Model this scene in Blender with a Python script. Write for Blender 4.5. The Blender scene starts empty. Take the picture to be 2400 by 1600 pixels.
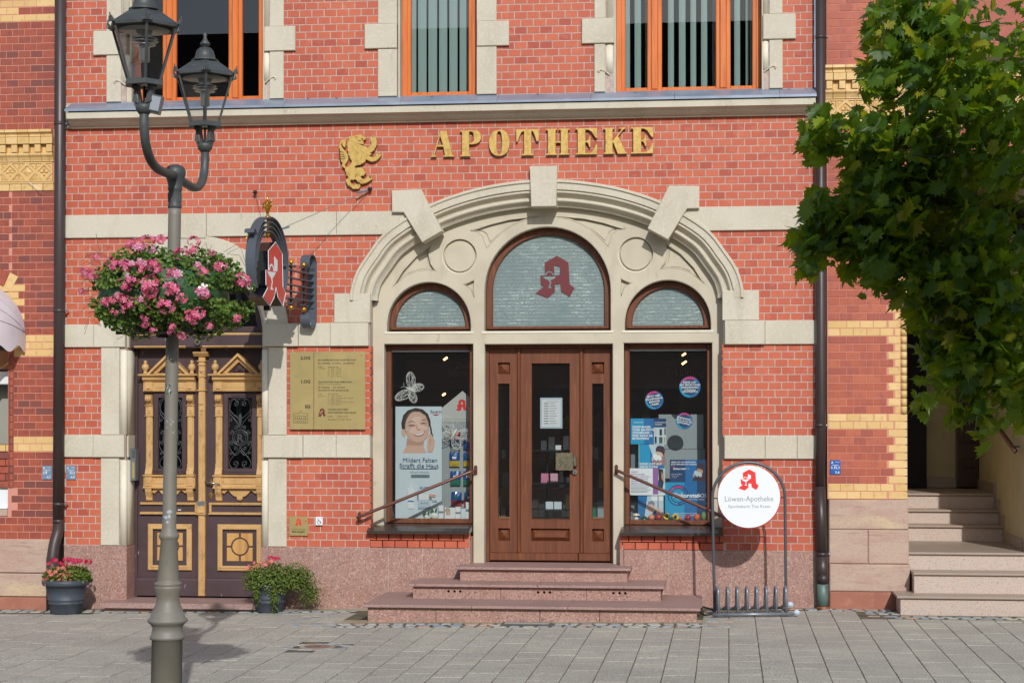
import bpy, bmesh, math, random
from mathutils import Vector, Matrix
rad = math.radians
RN = random.Random(7)
S = bpy.context.scene
COL = S.collection

# ---------------------------------------------------------------- camera
cam = bpy.data.cameras.new('camera'); co = bpy.data.objects.new('camera', cam); COL.objects.link(co)
right = Vector((0.99320, -0.00134, -0.11639)); down = Vector((0.11640, 0.00964, 0.99316)); dn = Vector((-0.00021, -0.99995, 0.00973))
# rows of the world-to-camera rotation
r0 = Vector((0.99320284, 0.11639624, -0.00021003)); r1 = Vector((-0.00134147, 0.00964229, -0.99995261)); r2 = Vector((-0.1163887, 0.99315605, 0.00973289))
m = Matrix((( r0.x, -r1.x, -r2.x, 1.83459), (r0.y, -r1.y, -r2.y, -18.8), (r0.z, -r1.z, -r2.z, 1.93452), (0, 0, 0, 1)))
co.matrix_world = m
cam.sensor_width = 36; cam.lens = 4326 / 2400 * 36; cam.shift_y = 130 / 2400
cam.clip_start = .1; cam.clip_end = 600
S.camera = co

# ---------------------------------------------------------------- light
LD = Vector((-.27, 1, -.62)).normalized()          # the way the sunlight travels
W = bpy.data.worlds.new('World'); S.world = W; W.use_nodes = True
nt = W.node_tree; nt.nodes.clear()
wo = nt.nodes.new('ShaderNodeOutputWorld'); bg = nt.nodes.new('ShaderNodeBackground'); sk = nt.nodes.new('ShaderNodeTexSky')
sk.sky_type = 'NISHITA'; sk.sun_disc = False
sk.sun_elevation = math.asin(-LD.z); sk.sun_rotation = math.atan2(-LD.x, -LD.y)
sk.air_density = 1.0; sk.dust_density = 1.2; sk.ozone_density = 1.0
bg.inputs[1].default_value = .12
nt.links.new(sk.outputs[0], bg.inputs[0]); nt.links.new(bg.outputs[0], wo.inputs[0])
sl = bpy.data.lights.new('sun', 'SUN'); sl.energy = 2.95; sl.angle = rad(.53); sl.color = (1, .98, .95)
so = bpy.data.objects.new('sun', sl); COL.objects.link(so); so.location = (6, -30, 20)
so.rotation_euler = LD.to_track_quat('-Z', 'Y').to_euler()
S.view_settings.view_transform = 'Standard'; S.view_settings.look = 'None'; S.view_settings.gamma = 1
S.view_settings.exposure = 0.0; S.view_settings.use_curve_mapping = False
S.cycles.max_bounces = 8; S.cycles.transparent_max_bounces = 24; S.cycles.caustics_reflective = False; S.cycles.caustics_refractive = False

# ---------------------------------------------------------------- materials
MATS = {}
def lin(c):
    return tuple(((v / 255) / 12.92 if v <= 10.3 else ((v / 255 + .055) / 1.055) ** 2.4) for v in c)
def mat(name, col, rough=.7, metal=0., layers=(), rcols=None, speck=(), bump=0., bscale=60., bst=(1, 1, 1), coat=0., spec=.5, emit=None, transl=None, wave=None, tile=None):
    """col in sRGB albedo; layers: (col, scale, lo, hi, stretch); rcols: per-piece colours; speck: (col, scale, thr, amount)"""
    M_ = bpy.data.materials.new(name); M_.use_nodes = True; n = M_.node_tree; n.nodes.clear(); L = n.links.new
    N = n.nodes.new
    out = N('ShaderNodeOutputMaterial'); bs = N('ShaderNodeBsdfPrincipled')
    geo = N('ShaderNodeNewGeometry')
    def noise(scale, st, det=4, dist=0.):
        mp = N('ShaderNodeMapping'); mp.inputs['Scale'].default_value = st; L(geo.outputs['Position'], mp.inputs[0])
        no = N('ShaderNodeTexNoise'); no.inputs['Scale'].default_value = scale; no.inputs['Detail'].default_value = det
        no.inputs['Distortion'].default_value = dist
        L(mp.outputs[0], no.inputs['Vector']); return no.outputs['Fac']
    def rng(f, lo, hi, amt=1.):
        mr = N('ShaderNodeMapRange'); mr.clamp = True
        for i, v in ((1, lo), (2, hi), (3, 0), (4, amt)): mr.inputs[i].default_value = v
        L(f, mr.inputs[0]); return mr.outputs[0]
    def mix(a, b, f):
        mx = N('ShaderNodeMix'); mx.data_type = 'RGBA'; L(f, mx.inputs[0]); L(a, mx.inputs[6]); L(b, mx.inputs[7]); return mx.outputs[2]
    def rgb(c):
        r = N('ShaderNodeRGB'); r.outputs[0].default_value = (*lin(c), 1); return r.outputs[0]
    c = rgb(col)
    if rcols:
        oi = N('ShaderNodeObjectInfo'); at = N('ShaderNodeAttribute'); at.attribute_name = 'rnd'
        ad = N('ShaderNodeMath'); ad.operation = 'ADD'; L(oi.outputs['Random'], ad.inputs[0]); L(at.outputs['Fac'], ad.inputs[1])
        fr = N('ShaderNodeMath'); fr.operation = 'FRACT'; L(ad.outputs[0], fr.inputs[0])
        cr = N('ShaderNodeValToRGB'); e = cr.color_ramp; e.interpolation = 'CONSTANT' if len(rcols) > 6 else 'LINEAR'
        while len(e.elements) < len(rcols): e.elements.new(.5)
        for i, rc in enumerate(rcols):
            e.elements[i].position = i / max(1, len(rcols) - (0 if len(rcols) > 6 else 1)); e.elements[i].color = (*lin(rc), 1)
        L(fr.outputs[0], cr.inputs[0]); c = cr.outputs[0]
    for (c2, sc, lo, hi, st) in layers:
        c = mix(c, rgb(c2), rng(noise(sc, st, 5, .3), lo, hi))
    if wave:
        wv = N('ShaderNodeTexWave'); wv.bands_direction = 'Z'; wv.inputs['Scale'].default_value = wave[1]; wv.inputs['Distortion'].default_value = 1.2; wv.inputs['Detail'].default_value = 3; wv.inputs['Detail Scale'].default_value = 3
        L(geo.outputs['Position'], wv.inputs['Vector']); c = mix(c, rgb(wave[0]), rng(wv.outputs['Fac'], .2, .8, wave[2]))
    for (c2, sc, thr, amt) in speck:
        c = mix(c, rgb(c2), rng(noise(sc, (1, 1, 1), 2), thr, thr + .07, amt))
    L(c, bs.inputs['Base Color'])
    bs.inputs['Roughness'].default_value = rough; bs.inputs['Metallic'].default_value = metal
    bs.inputs['Specular IOR Level'].default_value = spec
    if coat: bs.inputs['Coat Weight'].default_value = coat; bs.inputs['Coat Roughness'].default_value = .15
    if bump:
        b = N('ShaderNodeBump'); b.inputs['Strength'].default_value = bump; b.inputs['Distance'].default_value = .004
        L(noise(bscale, bst, 6), b.inputs['Height']); L(b.outputs[0], bs.inputs['Normal'])
    if emit:
        bs.inputs['Emission Color'].default_value = (*lin(emit[0]), 1); bs.inputs['Emission Strength'].default_value = emit[1]
    sh = bs.outputs[0]
    if transl:
        tr = N('ShaderNodeBsdfTranslucent'); L(mix(c, rgb(transl[0]), rng(noise(1, (0, 0, 0)), -1, 0)), tr.inputs[0])
        ms = N('ShaderNodeMixShader'); ms.inputs[0].default_value = transl[1]; L(sh, ms.inputs[1]); L(tr.outputs[0], ms.inputs[2]); sh = ms.outputs[0]
    L(sh, out.inputs[0]); MATS[name] = M_; return M_
def glass_mat(name, tint=(1, 1, 1), rough=.0, refl=1.0, haze=None):
    """a thin pane: sees through, mirrors by Fresnel"""
    M_ = bpy.data.materials.new(name); M_.use_nodes = True; n = M_.node_tree; n.nodes.clear(); L = n.links.new; N = n.nodes.new
    out = N('ShaderNodeOutputMaterial'); tr = N('ShaderNodeBsdfTransparent'); tr.inputs[0].default_value = (*tint, 1)
    gl = N('ShaderNodeBsdfGlossy'); gl.inputs['Roughness'].default_value = rough
    fr = N('ShaderNodeFresnel'); fr.inputs[0].default_value = 1.52
    mu = N('ShaderNodeMath'); mu.operation = 'MULTIPLY'; mu.inputs[1].default_value = refl; L(fr.outputs[0], mu.inputs[0])
    mx = N('ShaderNodeMixShader'); L(mu.outputs[0], mx.inputs[0])
    sh = tr.outputs[0]
    if haze:
        df = N('ShaderNodeBsdfDiffuse'); df.inputs[0].default_value = (*lin(haze[0]), 1)
        m2 = N('ShaderNodeMixShader'); m2.inputs[0].default_value = haze[1]; L(sh, m2.inputs[1]); L(df.outputs[0], m2.inputs[2]); sh = m2.outputs[0]
    L(sh, mx.inputs[1]); L(gl.outputs[0], mx.inputs[2]); L(mx.outputs[0], out.inputs[0]); MATS[name] = M_; return M_

mat('brick', (188, 96, 74), .62, rcols=[(194, 99, 69), (189, 94, 65), (196, 104, 73), (186, 91, 63), (192, 97, 66), (179, 85, 60), (195, 101, 70), (190, 94, 68), (197, 103, 70), (170, 78, 58), (188, 94, 65)],
    layers=[((200, 108, 80), 9, .52, .75, (1, 1, 1)), ((170, 80, 62), 1.3, .5, .85, (1, 1, .35)), ((212, 158, 136), 4.5, .69, .82, (1, 1, 1)), ((178, 88, 74), 130, .52, .8, (.15, 1, 1))], bump=.25, bscale=90)
mat('mortar', (194, 176, 166), .9, layers=[((170, 150, 140), 20, .4, .7, (1, 1, 1))])
mat('brick_dark', (140, 70, 60), .5, rcols=[(162, 82, 60), (154, 80, 62), (140, 74, 60), (166, 84, 60), (130, 72, 62), (156, 78, 58), (160, 82, 64), (148, 74, 58), (122, 70, 62), (158, 80, 60)],
    layers=[((124, 66, 62), 14, .5, .8, (1, 1, 1)), ((170, 88, 70), 6, .58, .85, (.4, 1, 1))], bump=.2, bscale=80)
mat('brick_right', (160, 84, 74), .55, rcols=[(180, 95, 69), (172, 87, 63), (164, 83, 63), (184, 99, 69), (174, 89, 61), (160, 81, 63), (178, 95, 69), (170, 85, 61)],
    layers=[((146, 78, 74), 12, .5, .8, (1, 1, 1)), ((184, 106, 90), 50, .56, .85, (1, 1, .1))], bump=.2, bscale=80)
mat('mortar_red', (206, 142, 124), .9, bump=.2)
mat('yellow_brick', (206, 166, 104), .55, rcols=[(222, 186, 124), (214, 178, 116), (226, 192, 134), (218, 182, 122), (210, 172, 110)],
    layers=[((184, 144, 88), 16, .55, .85, (1, 1, 1)), ((150, 120, 84), 30, .66, .85, (1, 1, 1))], bump=.2)
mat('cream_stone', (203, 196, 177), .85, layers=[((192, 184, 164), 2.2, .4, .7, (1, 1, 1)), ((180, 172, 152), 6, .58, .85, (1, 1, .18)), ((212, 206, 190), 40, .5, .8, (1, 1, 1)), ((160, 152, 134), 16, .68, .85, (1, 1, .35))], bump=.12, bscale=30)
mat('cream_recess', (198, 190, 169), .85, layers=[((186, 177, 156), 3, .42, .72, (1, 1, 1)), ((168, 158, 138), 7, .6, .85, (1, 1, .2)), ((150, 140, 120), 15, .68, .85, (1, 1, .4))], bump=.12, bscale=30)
mat('cream_light', (222, 216, 196), .7, layers=[((206, 198, 178), 5, .5, .8, (1, 1, 1))])
mat('granite', (168, 134, 122), .45, layers=[((162, 124, 112), 5, .45, .65, (1, 1, 1))],
    speck=[((124, 98, 94), 62, .55, .8), ((202, 162, 146), 55, .57, .8), ((84, 68, 66), 80, .62, .85)], bump=.05)
mat('granite_tread', (164, 134, 126), .6, layers=[((150, 124, 116), 3, .45, .75, (1, 1, 1))], speck=[((126, 100, 96), 66, .55, .7), ((186, 156, 146), 60, .58, .6)], bump=.05)
mat('granite_light', (192, 176, 164), .5, speck=[((140, 128, 122), 90, .58, .8), ((214, 176, 152), 60, .56, .6), ((96, 90, 88), 120, .65, .8)], bump=.04)
mat('granite_light_tread', (166, 150, 138), .5, layers=[((164, 146, 128), 6, .4, .7, (1, 1, 1))], speck=[((146, 130, 116), 90, .56, .6)])
mat('sandstone', (188, 164, 148), .85, layers=[((180, 148, 134), 2.2, .42, .7, (1, 1, 3.5)), ((200, 178, 146), 1.7, .55, .68, (1, 1, 2.5)), ((140, 110, 96), 9, .6, .8, (.4, 1, 3)), ((160, 126, 110), 60, .52, .8, (.6, 1, 2))], bump=.5, bscale=40, bst=(1, 1, 2))
mat('sandstone_red', (170, 112, 92), .8, layers=[((156, 100, 84), 4, .4, .7, (1, 1, 1)), ((184, 132, 108), 12, .55, .8, (1, 1, 1))], bump=.25, bscale=50)
mat('zinc', (152, 164, 182), .42, .3, layers=[((134, 146, 164), 3, .4, .7, (1, 1, 1)), ((170, 178, 188), 9, .6, .8, (.3, 1, 1))])
mat('wood_orange', (214, 116, 52), .45, layers=[((186, 92, 34), 30, .45, .8, (1, 1, .08)), ((216, 126, 58), 12, .5, .8, (1, 1, .1))], coat=.15)
mat('wood_brown', (112, 64, 38), .45, layers=[((90, 48, 30), 26, .42, .75, (1, 1, .07)), ((142, 84, 52), 60, .55, .8, (1, 1, .05))], coat=.15)
mat('paint_plum', (76, 58, 62), .55, layers=[((66, 48, 50), 3, .4, .7, (1, 1, 1)), ((64, 44, 44), 2, .55, .75, (1, 1, .4)), ((150, 140, 136), 34, .735, .76, (1, 1, .35))], coat=.05)
mat('paint_ochre', (200, 160, 104), .5, layers=[((182, 142, 90), 7, .45, .75, (1, 1, 1)), ((146, 116, 78), 18, .58, .8, (1, 1, .5)), ((130, 104, 74), 40, .70, .76, (1, 1, .2))], coat=.05)
mat('gold', (204, 172, 98), .5, .4, layers=[((172, 136, 66), 22, .45, .75, (1, 1, 1)), ((216, 186, 112), 14, .6, .8, (1, 1, 1))], bump=.3, bscale=45)
mat('gold_bright', (214, 166, 62), .3, .9)
mat('brass_plate', (176, 158, 104), .42, .35, layers=[((186, 166, 112), 3, .45, .65, (1, 1, 1)), ((168, 152, 104), 6, .5, .7, (1, 1, 1))])
mat('iron_lamp', (80, 84, 84), .5, .1, layers=[((68, 72, 72), 8, .4, .7, (1, 1, 1)), ((104, 104, 98), 20, .6, .8, (1, 1, 1))], bump=.08, bscale=60)
mat('iron_post', (130, 126, 117), .55, .05, layers=[((124, 118, 105), 5, .4, .7, (1, 1, 1)), ((100, 98, 90), 30, .66, .8, (1, 1, .3)), ((132, 126, 114), 3, .55, .7, (1, 1, 1))], bump=.08, bscale=40)
mat('iron_dark', (30, 30, 32), .45, .2)
mat('iron_grey', (84, 91, 101), .45, .15)
mat('galv', (136, 142, 150), .35, .35, layers=[((116, 122, 130), 14, .4, .7, (1, 1, 1))])
mat('pipe_brown', (78, 68, 68), .42, .35, layers=[((66, 56, 54), 3, .4, .7, (1, 1, .3)), ((96, 84, 78), 22, .68, .8, (1, 1, .2))])
mat('pipe_green', (110, 134, 128), .55, .3, layers=[((84, 96, 92), 9, .45, .65, (1, 1, .2)), ((150, 160, 146), 14, .6, .75, (1, 1, .15))])
mat('copper', (170, 104, 72), .5, .5)
mat('rail_brown', (104, 66, 54), .32, .25, coat=.3)
mat('red_sign', (200, 52, 44), .4, coat=.2)
mat('red_print', (226, 44, 40), .5)
mat('maroon_film', (104, 38, 42), .5)
mat('black_gloss', (18, 20, 26), .25, coat=.5)
mat('white_print', (228, 232, 235), .45)
mat('grey_print', (120, 130, 138), .5)
mat('black_print', (34, 32, 30), .5)
mat('brown_print', (78, 68, 44), .5)
mat('blue_plate', (28, 92, 172), .45)
mat('bluegrey_plate', (112, 138, 164), .5)
mat('steel', (150, 150, 150), .3, .9)
mat('intercom_grey', (128, 134, 142), .4, .6)
mat('pot_grey', (66, 74, 84), .55, layers=[((56, 62, 72), 9, .4, .7, (1, 1, 1))], bump=.3, bscale=50, bst=(.5, .5, 2))
mat('soil', (60, 46, 36), .95)
mat('leaf_geranium', (84, 116, 50), .5, rcols=[(74, 108, 40), (96, 128, 48), (116, 142, 60), (84, 118, 46), (132, 148, 66), (66, 98, 40)], transl=((120, 160, 50), .25))
mat('leaf_small', (92, 112, 44), .5, rcols=[(86, 108, 40), (108, 124, 48), (72, 96, 36), (124, 132, 56)], transl=((120, 160, 50), .25))
mat('petal_pink', (226, 92, 134), .6, rcols=[(230, 102, 140), (240, 128, 162), (222, 80, 118), (248, 168, 194), (236, 114, 152)], transl=((240, 120, 160), .25))
mat('petal_light', (238, 176, 204), .6, rcols=[(240, 180, 208), (230, 130, 170), (244, 200, 220)], transl=((240, 120, 160), .25))
mat('petal_salmon', (230, 130, 116), .6, rcols=[(232, 140, 124), (224, 112, 104), (240, 170, 150)], transl=((240, 140, 120), .25))
mat('petal_magenta', (206, 30, 84), .6, rcols=[(208, 34, 88), (220, 60, 104), (184, 24, 66)], transl=((220, 50, 90), .25))
mat('leaf_maple', (70, 100, 34), .45, rcols=[(72, 104, 28), (94, 124, 28), (118, 142, 26), (60, 92, 36), (134, 152, 30), (80, 112, 28), (106, 132, 22), (64, 96, 42), (150, 144, 28), (76, 110, 36)], transl=((180, 205, 30), .42))
mat('bark', (92, 78, 62), .9, layers=[((60, 50, 40), 14, .4, .7, (1, 1, .3))], bump=.6, bscale=30)
mat('paver', (182, 178, 170), .85, rcols=[(184, 182, 165), (176, 175, 159), (190, 187, 168), (182, 178, 161), (172, 171, 157), (187, 182, 166)],
    layers=[((160, 154, 142), .9, .42, .7, (1, 1, 1)), ((166, 161, 151), 3.0, .45, .75, (1, 1, 1)), ((128, 122, 110), 7, .66, .8, (1, 1, 1)), ((194, 186, 172), 5, .6, .8, (1, 1, 1))], speck=[((126, 122, 116), 75, .54, .75), ((218, 214, 206), 85, .58, .8)], bump=.3, bscale=110)
mat('joint_sand', (104, 96, 80), .95, layers=[((76, 84, 46), 3.5, .52, .62, (1, 1, 1)), ((120, 96, 66), 9, .55, .7, (1, 1, 1)), ((66, 62, 54), 14, .5, .7, (1, 1, 1))], bump=.5, bscale=60)
mat('mortar_strip', (170, 160, 136), .9, layers=[((150, 136, 104), 5, .45, .7, (1, 1, 1)), ((130, 118, 92), 12, .55, .8, (1, 1, 1))], bump=.4, bscale=50)
mat('cobble', (158, 160, 158), .75, rcols=[(158, 164, 166), (144, 150, 154), (172, 172, 164), (150, 152, 150), (182, 176, 162), (136, 142, 148), (176, 146, 124), (164, 166, 164)], layers=[((130, 132, 132), 20, .5, .75, (1, 1, 1))], bump=.5, bscale=40)
mat('plaster_cream', (196, 182, 146), .85, layers=[((186, 170, 132), 3, .4, .7, (1, 1, 1)), ((170, 154, 120), 8, .62, .8, (1, 1, .3))], bump=.15, bscale=50)
mat('wood_dark', (60, 36, 28), .4, coat=.3)
mat('room_dark', (176, 150, 124), .9)
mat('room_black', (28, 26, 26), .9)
mat('shop_wood', (168, 122, 78), .6)
mat('awning_cloth', (226, 216, 222), .8, layers=[((216, 204, 212), 5, .45, .7, (1, 1, 1)), ((190, 180, 186), 40, .7, .78, (1, 1, 1))], transl=((230, 220, 226), .2))
mat('blind', (182, 208, 204), .75, transl=((190, 215, 210), .3))
mat('curtain_dark', (60, 58, 60), .9)
mat('lamp_metal', (170, 172, 170), .3, .8)
mat('lamp_white', (206, 202, 190), .5)
mat('wicker_white', (226, 226, 222), .7)
mat('skin', (214, 176, 156), .6); mat('skin_dark', (190, 148, 126), .6); mat('skin_light', (228, 196, 178), .6); mat('hair_light', (80, 64, 58), .6)
mat('hair', (44, 34, 32), .6); mat('lips', (196, 120, 118), .5)
mat('poster_pale', (206, 220, 228), .5); mat('poster_pale2', (186, 204, 214), .5)
mat('blue_cyan', (20, 150, 196), .45); mat('blue_mid', (22, 108, 168), .45); mat('blue_navy', (22, 60, 104), .45)
mat('print_purple', (150, 96, 160), .5); mat('print_magenta', (206, 44, 130), .5); mat('print_text_blue', (60, 84, 112), .5)
mat('hat_plum', (62, 40, 54), .7); mat('scarf', (150, 120, 124), .7); mat('paper_white', (226, 232, 234), .6); mat('display_grey', (150, 160, 164), .6)
mat('bag_blue', (24, 78, 146), .3, coat=.4); mat('bag_green', (30, 120, 96), .3, coat=.4); mat('bag_red', (180, 36, 48), .3, coat=.4); mat('bag_yellow', (206, 176, 60), .35, coat=.3)
mat('pegboard', (190, 192, 186), .6)
mat('fruit_red', (168, 42, 46), .35, coat=.2); mat('fruit_peach', (222, 140, 100), .45); mat('fruit_orange', (226, 104, 34), .45); mat('fruit_green', (110, 140, 84), .5)
mat('sunflower', (232, 196, 36), .6); mat('flower_centre', (52, 36, 28), .8); mat('rose_white', (232, 234, 220), .6); mat('mushroom', (222, 214, 200), .6); mat('leaf_dark', (52, 92, 56), .5)
mat('text_gold', (226, 190, 140), .5); mat('orange_tag', (222, 140, 84), .5)
mat('bulb_warm', (255, 220, 160), .4, emit=((255, 190, 110), 9))
mat('frosted', (138, 150, 146), .5, layers=[((174, 188, 182), 46, .52, .64, (.2, 1, 1)), ((100, 122, 124), 70, .50, .62, (.6, 1, 1)), ((108, 128, 130), 2, .4, .7, (1, 1, 1))], wave=((98, 120, 120), 8.7, .62), spec=.5, coat=.35)
mat('frosted_dark', (96, 112, 112), .5, layers=[((72, 88, 90), 16, .42, .62, (.06, 1, 1.0)), ((120, 136, 134), 26, .52, .68, (.1, 1, 1))], coat=.6)
mat('far_wall', (150, 136, 116), .9); mat('far_roof', (86, 58, 48), .9, layers=[((64, 44, 38), 6, .4, .7, (1, 1, 1))]); mat('far_trim', (196, 190, 178), .8); mat('far_glass', (30, 34, 40), .15)
mat('street_stone', (140, 134, 128), .9, layers=[((120, 114, 108), 1, .4, .7, (1, 1, 1))])
mat('sticker_mess', (120, 122, 96), .6, layers=[((30, 40, 66), 60, .48, .54, (1, 1, 1)), ((190, 200, 206), 90, .56, .6, (1, 1, 1))])
mat('sticker_pale', (176, 184, 196), .7)
glass_mat('glass', (.90, .93, .92), .0, 2.2)
glass_mat('glass_shop', (.88, .91, .90), .0, 1.5, haze=((190, 196, 200), .015))  # haze paints a pale veil of dust and reflections into the pane
glass_mat('glass_lamp', (.985, .985, .98), .0, .8, haze=((200, 200, 206), .012))

# ---------------------------------------------------------------- mesh building
class MB:
    def __init__(s): s.v = []; s.f = []; s.m = []; s.r = []; s.cr = 0.; s.mi = 0; s.sm = []; s.smooth = False
    def add(s, vs, fs):
        o = len(s.v); s.v += [tuple(p) for p in vs]
        for f in fs: s.f.append(tuple(i + o for i in f)); s.m.append(s.mi); s.r.append(s.cr); s.sm.append(s.smooth)
        return s
    def box(s, x0, x1, y0, y1, z0, z1, ch=0.):
        """ch: chamfer of the front (-y) edges"""
        if ch:
            vs = [(x0, y1, z0), (x1, y1, z0), (x1, y1, z1), (x0, y1, z1), (x0, y0 + ch, z0), (x1, y0 + ch, z0), (x1, y0 + ch, z1), (x0, y0 + ch, z1),
                  (x0 + ch, y0, z0 + ch), (x1 - ch, y0, z0 + ch), (x1 - ch, y0, z1 - ch), (x0 + ch, y0, z1 - ch)]
            fs = [(4, 5, 9, 8), (5, 6, 10, 9), (6, 7, 11, 10), (7, 4, 8, 11), (8, 9, 10, 11), (0, 1, 5, 4), (1, 2, 6, 5), (2, 3, 7, 6), (3, 0, 4, 7), (3, 2, 1, 0)]
        else:
            vs = [(x0, y0, z0), (x1, y0, z0), (x1, y1, z0), (x0, y1, z0), (x0, y0, z1), (x1, y0, z1), (x1, y1, z1), (x0, y1, z1)]
            fs = [(0, 1, 5, 4), (1, 2, 6, 5), (2, 3, 7, 6), (3, 0, 4, 7), (4, 5, 6, 7), (3, 2, 1, 0)]
        return s.add(vs, fs)
    def boxt(s, x0, x1, y0, y1, z0, z1, ch):
        """chamfered top box"""
        vs = [(x0, y0, z0), (x1, y0, z0), (x1, y1, z0), (x0, y1, z0), (x0, y0, z1 - ch), (x1, y0, z1 - ch), (x1, y1, z1 - ch), (x0, y1, z1 - ch),
              (x0 + ch, y0 + ch, z1), (x1 - ch, y0 + ch, z1), (x1 - ch, y1 - ch, z1), (x0 + ch, y1 - ch, z1)]
        fs = [(0, 1, 5, 4), (1, 2, 6, 5), (2, 3, 7, 6), (3, 0, 4, 7), (4, 5, 9, 8), (5, 6, 10, 9), (6, 7, 11, 10), (7, 4, 8, 11), (8, 9, 10, 11)]
        return s.add(vs, fs)
    def mesh(s, me, fn):
        s.add([fn(v.co) for v in me.vertices], [tuple(p.vertices) for p in me.polygons]); bpy.data.meshes.remove(me); return s
    def plate(s, loops, yf, th, bev=0.):
        """flat shape in the xz plane with holes; front face at yf, thickness th towards +y"""
        c = bpy.data.curves.new('c', 'CURVE'); c.dimensions = '2D'; c.fill_mode = 'BOTH'; c.extrude = max(th / 2 - bev, .0001)
        if bev: c.bevel_depth = bev; c.offset = -bev; c.bevel_resolution = 0
        for Lp in loops:
            sp = c.splines.new('POLY'); sp.points.add(len(Lp) - 1); sp.use_cyclic_u = True
            for p, q in zip(sp.points, Lp): p.co = (q[0], q[1], 0, 1)
        o = bpy.data.objects.new('c', c); me = bpy.data.meshes.new_from_object(o)
        bpy.data.objects.remove(o); bpy.data.curves.remove(c)
        yc = yf + th / 2
        return s.mesh(me, lambda p: (p.x, yc - p.z, p.y))
    def text(s, t, x, z, size, y, al='LEFT', off=0., th=.001, shear=0, rot=0., sx=1.):
        c = bpy.data.curves.new('t', 'FONT'); c.body = t; c.size = size; c.align_x = al; c.offset = off * size; c.extrude = th / 2; c.shear = shear; c.resolution_u = 2
        o = bpy.data.objects.new('t', c); me = bpy.data.meshes.new_from_object(o)
        bpy.data.objects.remove(o); bpy.data.curves.remove(c)
        ca, sa = math.cos(rot), math.sin(rot)
        return s.mesh(me, lambda p: (x + (p.x * ca * sx - p.y * sa), y - p.z, z + (p.x * sx * sa + p.y * ca)))
    def lathe(s, prof, cx, cy, n=24, lean=(0, 0), z0=0):
        """prof: (r, z) from bottom to top"""
        vs = []; 
        for r, z in prof:
            for i in range(n):
                a = 2 * math.pi * i / n; vs.append((cx + lean[0] * (z - z0) + r * math.cos(a), cy + lean[1] * (z - z0) + r * math.sin(a), z))
        fs = [(j * n + i, j * n + (i + 1) % n, (j + 1) * n + (i + 1) % n, (j + 1) * n + i) for j in range(len(prof) - 1) for i in range(n)]
        if prof[0][0] > 1e-5: fs.append(tuple(range(n))[::-1])
        if prof[-1][0] > 1e-5: fs.append(tuple(range((len(prof) - 1) * n, len(prof) * n)))
        return s.add(vs, fs)
    def tube(s, pts, r, n=8, flat=None, closed=False):
        pts = [Vector(p) for p in pts]; vs = []; N_ = len(pts); up = Vector((0, 0, 1)); pr = None
        for i, p in enumerate(pts):
            if closed: t = pts[(i + 1) % N_] - pts[i - 1]
            else: t = pts[min(i + 1, N_ - 1)] - pts[max(i - 1, 0)]
            t.normalize()
            if pr is None:
                a = t.cross(up)
                if a.length < .1: a = t.cross(Vector((0, 1, 0)))
                a.normalize()
            else:
                a = pr - t * pr.dot(t); a.normalize()
            pr = a; b = t.cross(a)
            rr = r[i] if isinstance(r, (list, tuple)) else r
            for k in range(n):
                an = 2 * math.pi * k / n; ca, sa = math.cos(an), math.sin(an)
                if flat: ca *= flat[0]; sa *= flat[1]
                vs.append(p + a * (ca * rr) + b * (sa * rr))
        fs = [(j * n + i, j * n + (i + 1) % n, (j + 1) * n + (i + 1) % n, (j + 1) * n + i) for j in range(N_ - 1) for i in range(n)]
        if closed: fs += [((N_ - 1) * n + i, (N_ - 1) * n + (i + 1) % n, (i + 1) % n, i) for i in range(n)]
        else: fs += [tuple(range(n))[::-1], tuple(range((N_ - 1) * n, N_ * n))]
        return s.add(vs, fs)
    def ribbon(s, pts, w, t, wd):
        """flat bar following pts, width w along vector wd, thickness t"""
        pts = [Vector(p) for p in pts]; wd = Vector(wd).normalized(); vs = []
        for i, p in enumerate(pts):
            tg = (pts[min(i + 1, len(pts) - 1)] - pts[max(i - 1, 0)]).normalized(); nn = tg.cross(wd).normalized()
            for a, b in ((-1, -1), (1, -1), (1, 1), (-1, 1)): vs.append(p + wd * (a * w / 2) + nn * (b * t / 2))
        N_ = len(pts)
        fs = [(j * 4 + i, j * 4 + (i + 1) % 4, j * 4 + 4 + (i + 1) % 4, j * 4 + 4 + i) for j in range(N_ - 1) for i in range(4)] + [(3, 2, 1, 0), tuple(range(N_ * 4 - 4, N_ * 4))]
        return s.add(vs, fs)
    def ball(s, c, r, n=12, sq=(1, 1, 1)):
        vs = []; m_ = max(4, n // 2)
        for j in range(m_ + 1):
            ph = math.pi * j / m_
            for i in range(n):
                a = 2 * math.pi * i / n; vs.append((c[0] + r * sq[0] * math.sin(ph) * math.cos(a), c[1] + r * sq[1] * math.sin(ph) * math.sin(a), c[2] - r * sq[2] * math.cos(ph)))
        return s.add(vs, [(j * n + i, j * n + (i + 1) % n, (j + 1) * n + (i + 1) % n, (j + 1) * n + i) for j in range(m_) for i in range(n)])
    def prismx(s, prof, x0, x1):
        """closed (y,z) profile swept along x"""
        n = len(prof); vs = [(x0, y, z) for y, z in prof] + [(x1, y, z) for y, z in prof]
        return s.add(vs, [(i, (i + 1) % n, n + (i + 1) % n, n + i) for i in range(n)] + [tuple(range(n))[::-1], tuple(range(n, 2 * n))])
    def prismz(s, prof, z0, z1):
        n = len(prof); vs = [(x, y, z0) for x, y in prof] + [(x, y, z1) for x, y in prof]
        return s.add(vs, [(i, (i + 1) % n, n + (i + 1) % n, n + i) for i in range(n)] + [tuple(range(n))[::-1], tuple(range(n, 2 * n))])
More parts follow.
